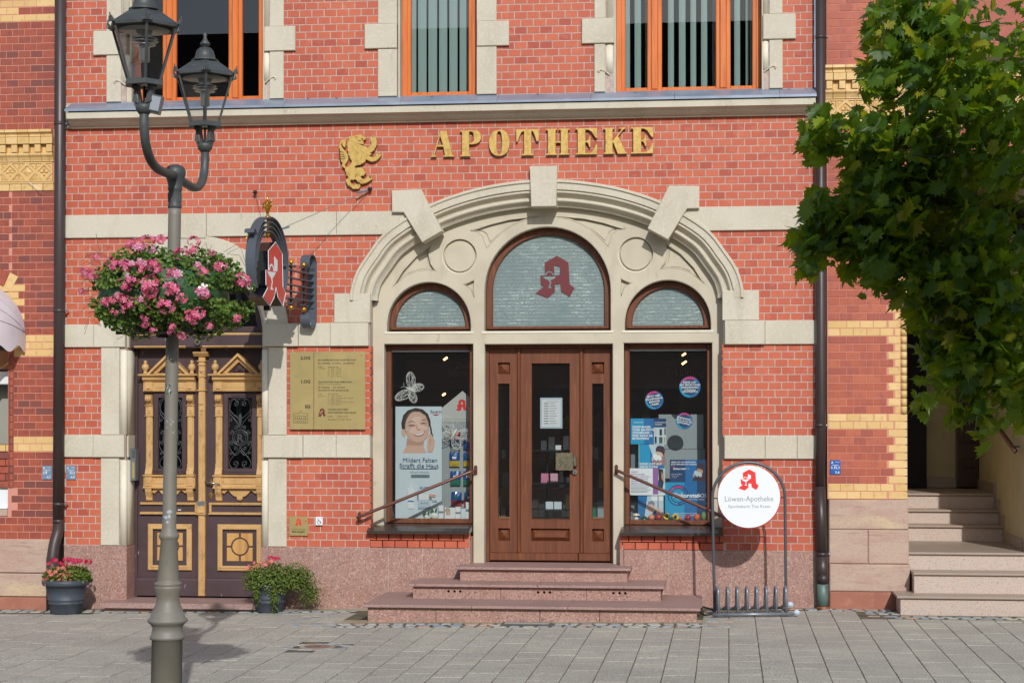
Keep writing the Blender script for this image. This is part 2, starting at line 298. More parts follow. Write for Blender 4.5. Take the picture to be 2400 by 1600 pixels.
    def me(s, name, mats, fixn=True):
        me = bpy.data.meshes.new(name); me.from_pydata(s.v, [], s.f); me.update()
        for m_ in (mats if isinstance(mats, (list, tuple)) else [mats]): me.materials.append(MATS[m_])
        me.polygons.foreach_set('material_index', s.m)
        if any(s.sm): me.polygons.foreach_set('use_smooth', s.sm)
        if any(s.r):
            at = me.attributes.new('rnd', 'FLOAT', 'FACE'); at.data.foreach_set('value', s.r)
        if fixn and len(s.f) < 60000:
            b = bmesh.new(); b.from_mesh(me); bmesh.ops.recalc_face_normals(b, faces=b.faces); b.to_mesh(me); b.free()
        return me
    def build(s, name, mats, parent=None, fixn=True, loc=None, **kw):
        o = bpy.data.objects.new(name, s.me(name, mats, fixn)); COL.objects.link(o)
        if loc is not None: o.location = loc
        if parent is not None: o.parent = parent
        for k, v in kw.items(): o[k] = v
        return o
def thing(name, label, cat, loc=(0, 0, 0), group=None):
    o = bpy.data.objects.new(name, None); COL.objects.link(o); o.location = loc; o.empty_display_size = .1
    o['label'] = label; o['category'] = cat
    if group: o['group'] = group
    return o
def tag(o, label, cat, group=None):
    o['label'] = label; o['category'] = cat
    if group: o['group'] = group
    return o
def inst(me, name, parent, loc=(0, 0, 0), rot=None, sc=None):
    o = bpy.data.objects.new(name, me); COL.objects.link(o); o.location = loc
    if rot: o.rotation_euler = rot
    if sc: o.scale = sc
    o.parent = parent; return o
def arc(cx, cz, r, a0, a1, n=24, rz=None):
    return [(cx + r * math.cos(rad(a0 + (a1 - a0) * i / n)), cz + (rz or r) * math.sin(rad(a0 + (a1 - a0) * i / n))) for i in range(n + 1)]
def catmull(P, n=6):
    out = []
    for i in range(len(P) - 1):
        p0 = P[max(i - 1, 0)]; p1 = P[i]; p2 = P[i + 1]; p3 = P[min(i + 2, len(P) - 1)]
        for k in range(n):
            t = k / n; out.append(tuple(.5 * (2 * b + (c - a) * t + (2 * a - 5 * b + 4 * c - d) * t * t + (3 * b - a - 3 * c + d) * t ** 3) for a, b, c, d in zip(p0, p1, p2, p3)))
    out.append(tuple(P[-1])); return out
def gz(x):
    """height of the pavement, which falls gently to the left"""
    return -.0131 * (2.67 - min(max(x, -8.), 2.67))
def rect(x0, x1, z0, z1): return [(x0, z0), (x1, z0), (x1, z1), (x0, z1)]
def inpoly(x, z, P):
    c = False; j = len(P) - 1
    for i in range(len(P)):
        if (P[i][1] > z) != (P[j][1] > z) and x < (P[j][0] - P[i][0]) * (z - P[i][1]) / (P[j][1] - P[i][1]) + P[i][0]: c = not c
        j = i
    return c
# ================================================================ the ground
def gplane(name, x0, x1, y0, y1, dz, m, kind='structure', nx=2):
    b = MB(); xs = sorted({x0, x1, -8., 2.67}); xs = [x for x in xs if x0 <= x <= x1]
    for a, c in zip(xs[:-1], xs[1:]): b.add([(a, y0, gz(a) + dz), (c, y0, gz(c) + dz), (c, y1, gz(c) + dz), (a, y1, gz(a) + dz)], [(0, 1, 2, 3)])
    return b.build(name, m, kind=kind)
gplane('street', -70, 70, -70, -13, -.03, 'street_stone')
pav = gplane('pavement', -30, 30, -13, .4, -.004, 'joint_sand')
# pavers: 0.249 m wide columns, 0.37 m long stones, neighbouring columns staggered by half
PW, PL = .2485, .37
def cob_edge(x):                                  # front line of the cobbles at the wall
    if x < -1.86: return -.46 if x > -4.6 else -.55
    if x < 1.33: return -1.74
    if x < 1.62: return -1.80
    if x < 3.1: return -.30
    return -.97
pv = []
pm = {}
def paver_me(w, l, t=.05):
    k = (round(w, 2), round(l, 2))
    if k not in pm: pm[k] = MB().boxt(-w / 2, w / 2, -l / 2, l / 2, -t, 0, .002).me('paver', 'paver')
    return pm[k]
c0 = 1.588 - .1242
for ci in range(-47, 36):
    xc = c0 + ci * PW; off = (ci % 2) * PL / 2 + .03 * math.sin(ci * 2.3)
    e = cob_edge(xc); y = e
    r = 0; y1 = e - ((off + .13) % PL)
    if e - y1 > .08: pv.append((xc, (e + y1) / 2, PW - .008, e - y1 - .008))
    y = y1
    while y > -6.6:
        pv.append((xc, y - PL / 2, PW - .008, PL - .008)); y -= PL
def near_cover(x, y): return ((x + 1.68) / .36) ** 2 + ((y + 3.2) / .26) ** 2 < 1
pv = [p for p in pv if not near_cover(p[0], p[1])]
def infr(p):                                       # roughly what the photograph shows
    Z = 18.8 + p[1]; return abs((p[0] - 1.83) / Z * 4326 + 507 - 0) < 1220 if False else (-507 - 1200) / 4326 * Z < p[0] - 1.83 < (1200 - 507) / 4326 * Z and p[1] > -5.4
vis = sorted([p for p in pv if infr(p)], key=lambda p: p[1])[:300]; vs_ = set(vis)
rest = MB()
for p in pv:
    dz = RN.uniform(-.0018, .0018); tx = RN.uniform(-.004, .004)
    if p in vs_:
        o = inst(paver_me(p[2], p[3]), 'paver', pav, (p[0] + RN.uniform(-.001, .001), p[1], gz(p[0]) + dz), (tx, -.0131 if p[0] < 2.67 else 0, RN.uniform(-.003, .003)))
    else:
        rest.cr = RN.random(); x0, x1, y0, y1 = p[0] - p[2] / 2, p[0] + p[2] / 2, p[1] - p[3] / 2, p[1] + p[3] / 2; ch = .002; za, zb = gz(x0) + dz, gz(x1) + dz
        rest.add([(x0, y0, za - .04), (x1, y0, zb - .04), (x1, y1, zb - .04), (x0, y1, za - .04), (x0, y0, za - ch), (x1, y0, zb - ch), (x1, y1, zb - ch), (x0, y1, za - ch),
                  (x0 + ch, y0 + ch, za), (x1 - ch, y0 + ch, zb), (x1 - ch, y1 - ch, zb), (x0 + ch, y1 - ch, za)],
                 [(0, 1, 5, 4), (1, 2, 6, 5), (2, 3, 7, 6), (3, 0, 4, 7), (4, 5, 9, 8), (5, 6, 10, 9), (6, 7, 11, 10), (7, 4, 8, 11), (8, 9, 10, 11)])
rest.build('paver_field', 'paver', pav, fixn=False, kind='stuff')
# cobbles along the walls
def cobble(cx, cy, w, l):
    n = 7; ph = RN.random() * 6; ring = []
    for k in range(n * 1):
        a = 2 * math.pi * k / n + ph * .1; q = (abs(math.cos(a)) ** 5 + abs(math.sin(a)) ** 5) ** -.2 * RN.uniform(.88, 1.04)
        ring.append((q * math.cos(a), q * math.sin(a)))
    z = gz(cx); vs = []
    for s_, zz in ((1, -.04), (1, -.006), (.82, .002)):
        for x, y in ring: vs.append((cx + x * w / 2 * s_, cy + y * l / 2 * s_, z + zz + RN.uniform(-.001, .001)))
    fs = [(j * n + i, j * n + (i + 1) % n, (j + 1) * n + (i + 1) % n, (j + 1) * n + i) for j in range(2) for i in range(n)] + [tuple(range(2 * n, 3 * n))]
    return vs, fs
cob = []
def cobrow(x0, x1, y, l, wmin=.09, wmax=.17):
    x = x0
    while x < x1:
        w = RN.uniform(wmin, wmax); cob.append((x + w / 2, y + RN.uniform(-.008, .008), w - .012, l * RN.uniform(.85, .98))); x += w
for k, yy in enumerate((-1.445, -1.555, -1.67)): cobrow(-2.3, -.33 if k < 2 else 1.6, yy, .1)
for yy in (-1.445, -1.555): cobrow(.2, 1.6, yy, .1)
for yy in (-1.72, -1.61, -1.5, -1.39, -1.28, -1.17, -1.06): cobrow(1.62, 1.86, yy, .1)
cobrow(2.05, 3.42, -.12, .12); cobrow(2.6, 3.42, -.235, .1)
cobrow(3.15, 3.45, -.37, .12); cobrow(3.15, 3.45, -.5, .12)
cobrow(3.15, 5.4, -.72, .11); cobrow(3.4, 5.4, -.84, .11)
cobrow(-4.6, -2.0, -.26, .1); cobrow(-4.6, -2.0, -.37, .1); cobrow(-6.6, -4.6, -.19, .14); cobrow(-6.6, -4.6, -.33, .12)
for i in range(26):                                  # round the manhole cover
    a = i / 26 * 6.283; cob.append((-1.68 + .27 * math.cos(a), -3.2 + .19 * math.sin(a), .09, .07))
for i in range(6): cob.append((-2.1 - .06 * i, -.6 - .24 * i * .6, .12, .12))
cob.sort(key=lambda c: -c[2] / (18.8 + c[1])); cm = MB()
for i, c in enumerate(cob):
    vs, fs = cobble(*c)
    if i < 300: MB().add(vs, fs).build('cobble', 'cobble', pav, fixn=False)
    else: cm.cr = RN.random(); cm.add(vs, fs)
cm.build('cobble_field', 'cobble', pav, fixn=False, kind='stuff')
MB().add([(-1.9, -1.40, gz(-1.9) - .001), (1.62, -1.40, gz(1.62) - .001), (1.62, -1.1, gz(1.62) - .001), (-1.9, -1.1, gz(-1.9) - .001)], [(0, 1, 2, 3)]).build('mortar_strip', 'mortar_strip', pav)
MB().add([(-2.9, -.24, gz(-2.9) - .003), (-1.5, -.24, gz(-1.5) - .003), (-1.5, .1, gz(-1.5) - .003), (-2.9, .1, gz(-2.9) - .003)], [(0, 1, 2, 3)]).build('mortar_strip', 'mortar_strip', pav)
# drain grate in front of the steps and a round cover
g = thing('drain_grate', 'rectangular galvanised drain grate in the cobbles before the front steps', 'drain grate', (-.06, -1.44, gz(-.06)))
b = MB(); b.box(-.235, -.215, -.09, .09, -.02, .006).box(.215, .235, -.09, .09, -.02, .006).box(-.215, .215, -.09, -.078, -.02, .006).box(-.215, .215, .078, .09, -.02, .006); b.build('frame', 'iron_grey', g)
bm_ = MB().box(-.004, .004, -.078, .078, -.02, .004).me('bar', 'lamp_white')
for i in range(26): inst(bm_, 'bar', g, (-.205 + i * .0164, 0, 0))
MB().box(-.215, .215, -.078, .078, -.03, -.018).build('pit', 'display_grey', g)
g = thing('manhole_cover', 'small round polished metal cover set in the paving', 'cover', (-1.68, -3.2, gz(-1.68)))
MB().lathe([(.0, .012), (.03, .012), (.034, .008), (.11, .006), (.115, 0), (.12, -.02)][::-1], 0, 0, 28).build('cover', 'steel', g)
MB().lathe([(.155, -.02), (.155, .001), (.12, .002)], 0, 0, 28).build('ring', 'mortar_strip', g)

# ================================================================ the pharmacy building
bld = thing('pharmacy_building', 'orange red brick pharmacy house with pale stone bands and wide arched shopfront', 'building')
KX = -.03                                            # axis of the arch
AO = [(-2.02, 3.12), (-2.015, 3.22), (-1.96, 3.40), (-1.85, 3.575), (-1.64, 3.83), (-1.22, 4.085), (-.80, 4.235), (-.38, 4.315), (0, 4.338)]
AO = catmull(AO + [(-x, z) for x, z in AO[-2::-1]], 5)
ARO = [(KX + x, z) for x, z in AO]
nrm = []
for i in range(len(ARO)):
    a = Vector(ARO[max(i - 1, 0)]); b_ = Vector(ARO[min(i + 1, len(ARO) - 1)]); t = (b_ - a).normalized(); nrm.append((t.y, -t.x))     # inward normal
def off(d): return [(x + n[0] * d * (1 if i not in (0, len(ARO) - 1) else 1), z + n[1] * d) for i, ((x, z), n) in enumerate(zip(ARO, nrm))]
inner = off(.125)
XL, XR = -1.851, 1.784                                 # edges of the recessed bay
void = [(XL, .3), (XL, 3.15)] + inner[1:-1] + [(XR, 3.15), (XR, .3)]
EX = -3.722                                            # axis of the side entrance
ent = [(EX - .735, -.3)] + arc(EX, 2.80, .735, 180, 0, 32) + [(EX + .735, -.3)]
WIN = [(-4.46, -2.945), (-1.563, -.735), (.684, 2.178)]
b = MB()
b.plate([rect(-5.125, 2.703, -.4, 9.4), [(x, max(z, -.2)) for x, z in void], [(x, max(z, -.25)) for x, z in ent]] + [rect(a, c, 5.2, 7.2) for a, c in WIN], .0022, .36)
wall = b.build('wall', 'mortar', bld)
# bricks ----------------------------------------------------------
HP, CP = .1305, .077
main_br = []
def bricks(x0, x1, z0, nrow, ph0, keep=None, store=None, hp=HP, cp=CP, jt=.009, y=0., z1=None):
    for r in range(nrow):
        za = z0 + r * cp + jt / 2; zb = za + cp - jt
        if z1: zb = min(zb, z1)
        if zb - za < .02: continue
        p = ph0 + (r % 2) * hp / 2; k = math.floor((x0 - p) / hp)
        while p + k * hp < x1:
            a = max(p + k * hp + jt / 2, x0); c = min(p + (k + 1) * hp - jt / 2, x1); k += 1
            if c - a < .018: continue
            if keep and not keep(a, c, za, zb): continue
            store.append((a, c, za, zb, y))
def off_l(d): return [(KX - 2.3, 3.1)] + off(d) + [(KX + 2.3, 3.1)]
in_poly = [(x, z) for x, z in off(.12)] + [(1.78, 2.0), (-1.84, 2.0)]
ring_out = [(x, z) for x, z in off(.02)] + [(1.9, 3.0), (-1.9, 3.0)]
KEYL = [(-1.607, 4.245), (-1.30, 4.252), (-1.083, 3.822), (-1.29, 3.706), (-1.483, 4.018), (-1.605, 4.020)]
KEYR = [(2 * KX - x, z) for x, z in KEYL][::-1]
def keep_c(a, c, z0, z1):
    cs = [(a, z0), (c, z0), (c, z1), (a, z1)]
    if any(inpoly(x, z, in_poly) for x, z in cs): return False
    if all(inpoly(x, z, ring_out) for x, z in cs): return False
    if any((x - EX) ** 2 + (z - 2.80) ** 2 < .80 ** 2 for x, z in cs): return False
    if all((x - EX) ** 2 + (z - 2.80) ** 2 < 1.0 ** 2 for x, z in cs): return False
    if c < -1.86 and a > -2.215 and z1 < 3.18: return False
    if a > 1.76 and c < 2.14 and z1 < 3.18: return False
    return True
PH = -4.98
ZB = [(.565, 12), (1.727, 12), (2.886, 12), (4.04, 12), (5.225, 24)]
bricks(-5.125, -4.72, .565, 12, PH, None, main_br); bricks(-5.125, -4.72, 1.727, 12, PH + .02, None, main_br, z1=2.65)
bricks(-2.725, XL, .565, 12, PH, None, main_br); bricks(-2.725, XL, 1.727, 12, PH + .03, None, main_br, z1=2.65)
bricks(XL, -.80, .565, 2, PH, None, main_br, z1=.715); bricks(.735, XR, .565, 2, PH, None, main_br, z1=.715)
bricks(XR, 2.703, .565, 12, PH, None, main_br); bricks(XR, 2.703, 1.727, 12, PH + .04, None, main_br, z1=2.65)
bricks(-5.125, 2.703, 2.886, 12, PH, keep_c, main_br, z1=3.80)
bricks(-5.125, 2.703, 4.04, 12, PH + HP / 2, keep_c, main_br)
xs = [-5.125, -4.669, -2.761, -1.764, -.526, .480, 2.384, 2.703]
for i in (0, 2, 4, 6): bricks(xs[i], xs[i + 1], 5.225, 22, PH + .05 * i, None, main_br)
# the 300 that show largest, one by one
def vis_key(q): return -((q[1] - q[0]) * (1 if q[3] < 6.2 else 0)) / ((18.8) - .117 * (q[0] - 1.83) - 0.)
full = sorted(main_br, key=vis_key)[:300]; fs_ = set(full); bme = {}
def put_bricks(lst, single, m, parent, ch=.0015, dp=.03):
    st = MB()
    for q in lst:
        a, c, z0, z1, y = q; dy = RN.uniform(-.0008, .0008)
        if q in single:
            k = (round(c - a, 3), round(z1 - z0, 3))
            if k not in bme.setdefault(m, {}): bme[m][k] = MB().box(-k[0] / 2, k[0] / 2, 0, dp, -k[1] / 2, k[1] / 2, ch).me('brick', m)
            inst(bme[m][k], 'brick', parent, ((a + c) / 2, y + dy, (z0 + z1) / 2))
        else:
            st.cr = RN.random(); st.box(a + RN.uniform(-.0008, .0008), c, y + dy, y + dp, z0, z1, ch)
    if st.v: st.build('brick_field', m, parent, fixn=False, kind='stuff')
put_bricks(main_br, fs_, 'brick', bld)
# brick returns into the recessed bay
rb = MB()
for z0, n in ((.565 + CP * 2, 10), (1.727, 12)):
    for r in range(n):
        za = z0 + r * CP + .0045; rb.cr = RN.random()
        rb.box(XL - .04, XL + .012, .0, .13, za, za + CP - .009, .003); rb.cr = RN.random(); rb.box(XR - .012, XR + .04, .0, .13, za, za + CP - .009, .003)
rb.build('brick_return', 'brick', bld, fixn=False, kind='stuff')
# stone bands ------------------------------------------------------
def stone(name, loops, yf, th=.08, bev=.006, m='cream_stone', **kw): return MB().plate(loops, yf, th, bev).build(name, m, bld, **kw)
def srect(x0, x1, z0, z1, yf, th=.08, m='cream_stone', name='band_stone'): return MB().box(x0, x1, yf, yf + th, z0, z1, .006).build(name, m, bld)
J = .0025
def band(x0, x1, z0, z1, cuts, yf, y_over={}):
    ed = [x0] + cuts + [x1]
    for i, (a, c) in enumerate(zip(ed[:-1], ed[1:])): srect(a + (J if i else 0), c, z0, z1, y_over.get(i, yf))
stone('band_stone', [[(-5.128, 3.797), (-3.86, 3.797), (-3.86, 4.04), (-5.128, 4.04)]], -.03)
stone('band_stone', [[(-3.58, 3.797), (-2.2, 3.797), (-2.2, 4.04), (-3.58, 4.04)]], -.03)
stone('band_stone', [[(-2.197, 3.797), (-1.60, 3.797), (-1.40, 3.96), (-1.30, 4.04), (-2.197, 4.04)]], -.03)
stone('keystone', [[(-3.857, 3.78), (-3.583, 3.78), (-3.583, 4.04), (-3.857, 4.04)]], -.036)
stone('band_stone', [[(1.55, 3.797), (2.703, 3.797), (2.703, 4.04), (1.24, 4.04), (1.34, 3.96)]], -.03)
band(-5.128, -4.456, 2.647, 2.886, [-4.80], -.035)
band(-2.972, -1.857, 2.647, 2.886, [-2.60, -2.26], -.035, {0: -.05, 1: -.03, 2: -.05})
srect(-2.221, -1.84, 2.889, 3.187, -.035)
band(1.80, 2.79, 2.645, 2.886, [2.20], -.03, {0: -.055})
srect(1.775, 2.144, 2.889, 3.19, -.035)
band(-5.128, -4.46, 1.492, 1.725, [-4.80], -.035, {1: -.045})
band(-2.966, -1.84, 1.492, 1.725, [-2.55, -2.2], -.035, {0: -.05})
band(1.795, 2.79, 1.492, 1.725, [2.20, 2.52], -.03, {0: -.045})
for z0, z1 in ((.567, 1.489), (1.728, 2.644)):
    srect(-4.722, -4.523, z0, z1, -.02, .1, name='pilaster'); srect(-2.92, -2.725, z0, z1, -.02, .1, name='pilaster')
    for s_ in (-1, 1):                                                     # round moulding and reveal of the entrance
        b = MB(); b.smooth = True; x0 = EX + s_ * .80; x1 = EX + s_ * .725
        pr = [(x0, .30), (x0, .0)] + [(x0 + (x1 - x0) * (.5 - .5 * math.cos(t)), .018 - .028 * math.sin(t)) for t in [math.pi * k / 8 for k in range(9)]] + [(x1, .05), (EX + s_ * .717, .06), (EX + s_ * .717, .30)]
        b.prismz(pr, z0, z1 - .03).build('moulding', 'cream_light', bld)
for s_ in (-1, 1):
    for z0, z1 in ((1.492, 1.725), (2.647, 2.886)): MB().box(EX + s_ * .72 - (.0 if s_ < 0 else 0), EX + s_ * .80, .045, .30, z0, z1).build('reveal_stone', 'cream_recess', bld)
# arch of the side entrance
b = MB(); b.plate([[(EX + 1.015 * math.cos(t), 2.80 + 1.015 * math.sin(t)) for t in [math.pi * k / 40 for k in range(41)]] + [(EX + .80 * math.cos(t), 2.80 + .80 * math.sin(t)) for t in [math.pi * (40 - k) / 40 for k in range(41)]]], -.025, .09, .005)
b.build('arch_ring', 'cream_stone', bld)
b = MB(); b.smooth = True; prof = [(.80, .04), (.795, .0), (.78, -.012), (.76, -.008), (.745, .012), (.735, .045), (.72, .05), (.715, .30)]
n_ = 40; vs = [(EX + r * math.cos(math.pi * k / n_), y, 2.80 + r * math.sin(math.pi * k / n_)) for k in range(n_ + 1) for r, y in prof]; p_ = len(prof)
b.add(vs, [(k * p_ + i, k * p_ + i + 1, (k + 1) * p_ + i + 1, (k + 1) * p_ + i) for k in range(n_) for i in range(p_ - 1)]).build('arch_moulding', 'cream_light', bld)
# moulded ring of the great arch
prof = [(0, .02), (0, -.052), (.006, -.058), (.026, -.058), (.030, -.046), (.034, -.046), (.036, -.04), (.098, -.038), (.103, -.012), (.108, -.012), (.112, -.022), (.120, -.028), (.128, -.026), (.136, -.016),
        (.142, .005), (.150, .026), (.162, .040), (.178, .046), (.186, .044), (.190, .026), (.196, .020), (.206, .020), (.216, .030), (.222, .046), (.236, .070), (.250, .086), (.262, .095), (.262, .19)]
vs = []
for i, ((x, z), n) in enumerate(zip(ARO, nrm)):
    for d, y in prof: vs.append((x + n[0] * d, y, z + n[1] * d))
p_ = len(prof); b = MB()
b.add(vs, [(k * p_ + i, k * p_ + i + 1, (k + 1) * p_ + i + 1, (k + 1) * p_ + i) for k in range(len(ARO) - 1) for i in range(p_ - 1)])
b.build('arch_ring', 'cream_stone', bld)
stone('keystone', [[(-.178, 4.472), (.106, 4.472), (.094, 4.058), (-.162, 4.058)]], -.085, .2, .006)
stone('keystone', [KEYL], -.08, .2, .006); stone('keystone', [KEYR], -.08, .2, .006)
# recessed bay: face plate with openings, sunk spandrels and medallions
def circ(cx, cz, r, n=28): return [(cx + r * math.cos(2 * math.pi * k / n), cz + r * math.sin(2 * math.pi * k / n)) for k in range(n)]
CW = (-.022, 3.222, .655); SWL = (-1.262, 2.876, .44); SWR = (1.218, 2.876, .44)
def aw(c, d=0., zb=2.803): return [(c[0] - c[2] - d, zb - d)] + arc(c[0], c[1], c[2] + d, 180, 0, 28) + [(c[0] + c[2] + d, zb - d)]
sp1 = [(.085, 3.975), (.204, 3.975), (.363, 3.960), (.561, 3.914), (.775, 3.848), (.700, 3.836), (.650, 3.795), (.607, 3.671), (.535, 3.748), (.442, 3.835), (.337, 3.905), (.218, 3.950)]
sp2 = [(1.205, 3.69), (1.215, 3.60), (1.195, 3.51), (1.146, 3.432), (1.244, 3.448), (1.348, 3.435), (1.466, 3.387), (1.585, 3.285), (1.492, 3.439), (1.349, 3.591)]
sp3 = [(.736, 3.335), (.845, 3.29), (.778, 3.255), (.741, 3.16)]
MX = -.022
def mir(P): return [(2 * MX - x, z) for x, z in P][::-1]
outer_p = [(XL - .02, .30), (XL - .02, 3.1)] + [(x, z) for x, z in off(.245)[1:-1]] + [(XR + .02, 3.1), (XR + .02, .30)]
OL, OR_, OD = (-1.735, -.795), (.765, 1.672), (-.678, .655)
holes = [aw(CW), aw(SWL), aw(SWR), rect(OL[0], OL[1], .36, 2.672), rect(OR_[0], OR_[1], .36, 2.672), rect(OD[0], OD[1], .32, 2.666)]
b = MB(); b.plate([outer_p] + holes + [sp1, sp2, sp3, mir(sp1), mir(sp2), mir(sp3), circ(.893, 3.583, .178), circ(-.937, 3.583, .178)], .172, .06, .007)
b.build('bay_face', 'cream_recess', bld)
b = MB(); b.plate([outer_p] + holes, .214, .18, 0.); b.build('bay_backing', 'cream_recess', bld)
for cx in (.893, -.937):                                                    # medallion rings
    b = MB(); b.smooth = True; b.tube([(x, .182, z) for x, z in circ(cx, 3.583, .186, 40)], .010, 8, closed=True); b.build('medallion_ring', 'cream_light', bld)
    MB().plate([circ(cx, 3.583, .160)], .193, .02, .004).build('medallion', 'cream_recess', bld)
for P in (sp1, sp2, mir(sp1), mir(sp2)):                                     # raised fields inside the spandrels
    cx = sum(p[0] for p in P) / len(P); cz = sum(p[1] for p in P) / len(P)
    MB().plate([[(cx + (x - cx) * .80, cz + (z - cz) * .72) for x, z in P]], .203, .02, .004).build('spandrel_panel', 'cream_recess', bld)
for P in (sp1, sp2, sp3, mir(sp1), mir(sp2), mir(sp3)):
    b = MB(); b.smooth = True; b.tube([(x, .175, z) for x, z in P], .008, 6, closed=True); b.build('spandrel_moulding', 'cream_recess', bld)
for c in (CW, SWL, SWR):                                                    # rounded edge of the arched openings
    b = MB(); b.smooth = True; P = aw(c, .012); b.tube([(x, .186, z) for x, z in P[1:-1]], .014, 8); b.build('opening_moulding', 'cream_light', bld)
    MB().box(c[0] - c[2] - .03, c[0] + c[2] + .03, .165, .31, 2.775, 2.803, .006).build('opening_sill', 'cream_light', bld)
for a, c in (OL, OR_, OD):
    zb = .80 if (a, c) != OD else .41
    b = MB(); b.smooth = True
    for x in (a - .012, c + .012): b.tube([(x, .186, zb), (x, .186, 2.685)], .014, 8)
    b.tube([(a - .012, .186, 2.684), (c + .012, .186, 2.684)], .014, 8); b.build('opening_moulding', 'cream_light', bld)
# granite base
gr = [(-5.127, -4.722, None), (-2.92, -2.44, None), (-2.44, -1.655, None), (-1.655, -1.30, None), (-1.30, -.855, None), (.776, 1.232, None), (1.232, 1.86, None), (1.86, 2.30, None), (2.30, 2.68, None)]
for a, c, _ in gr: MB().box(a + .004, c, -.012, .1, -.3, .565, .003).build('granite_slab', 'granite', bld)
MB().box(-4.722, EX - .719, -.012, .3, -.3, .562, .003).build('granite_slab', 'granite', bld); MB().box(EX + .719, -2.922, -.012, .3, -.3, .562, .003).build('granite_slab', 'granite', bld)
MB().box(-.855, -.800, .0, .2, .30, .68, .003).build('granite_slab', 'granite', bld); MB().box(.735, .774, .0, .2, .30, .61, .003).build('granite_slab', 'granite', bld)
b = MB()                                                                      # pale joints between the slabs
for x in (-2.44, -1.655, -1.30, 1.232, 1.86, 2.30): b.box(x - .001, x + .005, -.0095, .05, -.3, .564)
b.build('granite_joint', 'mortar', bld)
MB().box(-5.13, -4.45, -.004, .02, .5655, .5715).build('base_joint', 'mortar', bld)
# cornice between the storeys
cp_ = [(.05, 5.232), (-.165, 5.140), (-.192, 5.128), (-.192, 5.118), (-.176, 5.118), (-.176, 5.034), (-.168, 5.030), (-.150, 5.026), (-.120, 5.012), (-.100, 4.990), (-.070, 4.972), (-.045, 4.968), (-.045, 4.952), (.02, 4.952)]
MB().prismx([(.05, 5.10), (-.176, 5.10)] + cp_[5:] + [(.05, 4.952)], -5.04, 2.705).build('cornice', 'cream_stone', bld)
MB().box(-5.128, -5.045, -.04, .05, 4.955, 5.20, .01).build('cornice_end', 'cream_stone', bld)
for i, (a, c) in enumerate(((-5.06, -3.9), (-3.9, -2.72), (-2.72, -1.5), (-1.5, -.5), (-.5, .45), (.45, 1.3), (1.3, 2.35), (2.35, 2.715))):
    MB().prismx([(.03, 5.236), (-.17, 5.146), (-.198, 5.134), (-.198, 5.108), (-.19, 5.108), (-.18, 5.118), (.03, 5.12)], a + .002, c - .001).build('zinc_sheet', 'zinc', bld)
b = MB()
for x in (-4.6, -4.1, -2.5, -2.2, -1.2, .9, 2.45, 2.62, -.1): b.ball((x, -.02, 5.216), .012, 6)
b.build('zinc_stud', 'steel', bld)
# upper windows
def upwin(x0, x1, sx0, sx1, q, moul):
    w = bpy.data.objects.new('window', None); COL.objects.link(w); w.parent = bld
    # stone surround
    for a, c, s_ in ((sx0, x0 - (.03 if not moul else .11), -1), (x1 + (.0 if not moul else .075), sx1, 1)):
        MB().box(a, c, -.02, .1, 5.228, 5.72, .005).build('surround_stone', 'cream_stone', w); MB().box(a, c, -.02, .1, 5.98, 7.3, .005).build('surround_stone', 'cream_stone', w)
    for a, c in q: MB().box(a, c, -.035, .1, 5.723, 5.977, .006).build('quoin_block', 'cream_stone', w)
    if moul:
        for s_, xa, xb in ((-1, x0 - .11, x0 - .02), (1, x1 + .075, x1)):
            for z0, z1 in ((5.42, 5.72), (5.98, 7.3)):
                b = MB(); b.smooth = True; pr = [(xa, .2), (xa, .02)] + [(xa + (xb - xa) * (.5 - .5 * math.cos(t)), .022 - .03 * math.sin(t)) for t in [math.pi * k / 8 for k in range(9)]] + [(xb, .2)]
                b.prismz(pr, z0, z1).build('moulding', 'cream_light', w)
            MB().box(min(xa, xb), max(xa, xb), .02, .2, 5.228, 5.42).build('moulding_foot', 'cream_stone', w)
            b = MB(); hx = xa; b.tube([(hx + s_ * -.05, -.005, 5.40), (hx + s_ * .0, -.02, 5.44), (hx + s_ * .045, -.026, 5.455), (hx + s_ * .07, -.026, 5.44), (hx + s_ * .06, -.026, 5.425)], .009, 6); b.build('moulding_hook', 'cream_stone', w)
    for xx in (x0 - .02, x1): MB().box(xx, xx + .02, .0, .2, 5.22, 7.3).build('reveal_stone', 'cream_recess', w)
    return w
def frame(w, x0, x1, z0, z1, y, mull, m='wood_orange', fw=.06, sash=.045):
    b = MB(); b.box(x0, x0 + fw, y, y + .08, z0, z1, .008).box(x1 - fw, x1, y, y + .08, z0, z1, .008).box(x0 + fw, x1 - fw, y, y + .08, z0, z0 + fw, .008)
    for q in mull: b.box(q - .035, q + .035, y - .004, y + .08, z0 + fw, z1, .01)
    b.build('frame', m, w)
    ed = [x0 + fw - .01] + [q for q in mull] + [x1 - fw + .01]
    for i, (a, c) in enumerate(zip(ed[:-1], ed[1:])):
        a += .03 if i else 0; c -= .03 if i < len(ed) - 2 else 0
        b = MB(); s_ = sash; b.box(a, a + s_, y + .012, y + .06, z0 + fw - .01, z1, .008).box(c - s_, c, y + .012, y + .06, z0 + fw - .01, z1, .008).box(a + s_, c - s_, y + .012, y + .06, z0 + fw - .01, z0 + fw + s_ - .02, .008)
        b.build('sash', m, w)
        MB().add([(a + s_ - .004, y + .04, z0 + fw), (c - s_ + .004, y + .04, z0 + fw), (c - s_ + .004, y + .04, z1), (a + s_ - .004, y + .04, z1)], [(0, 1, 2, 3)]).build('pane', 'glass', w)
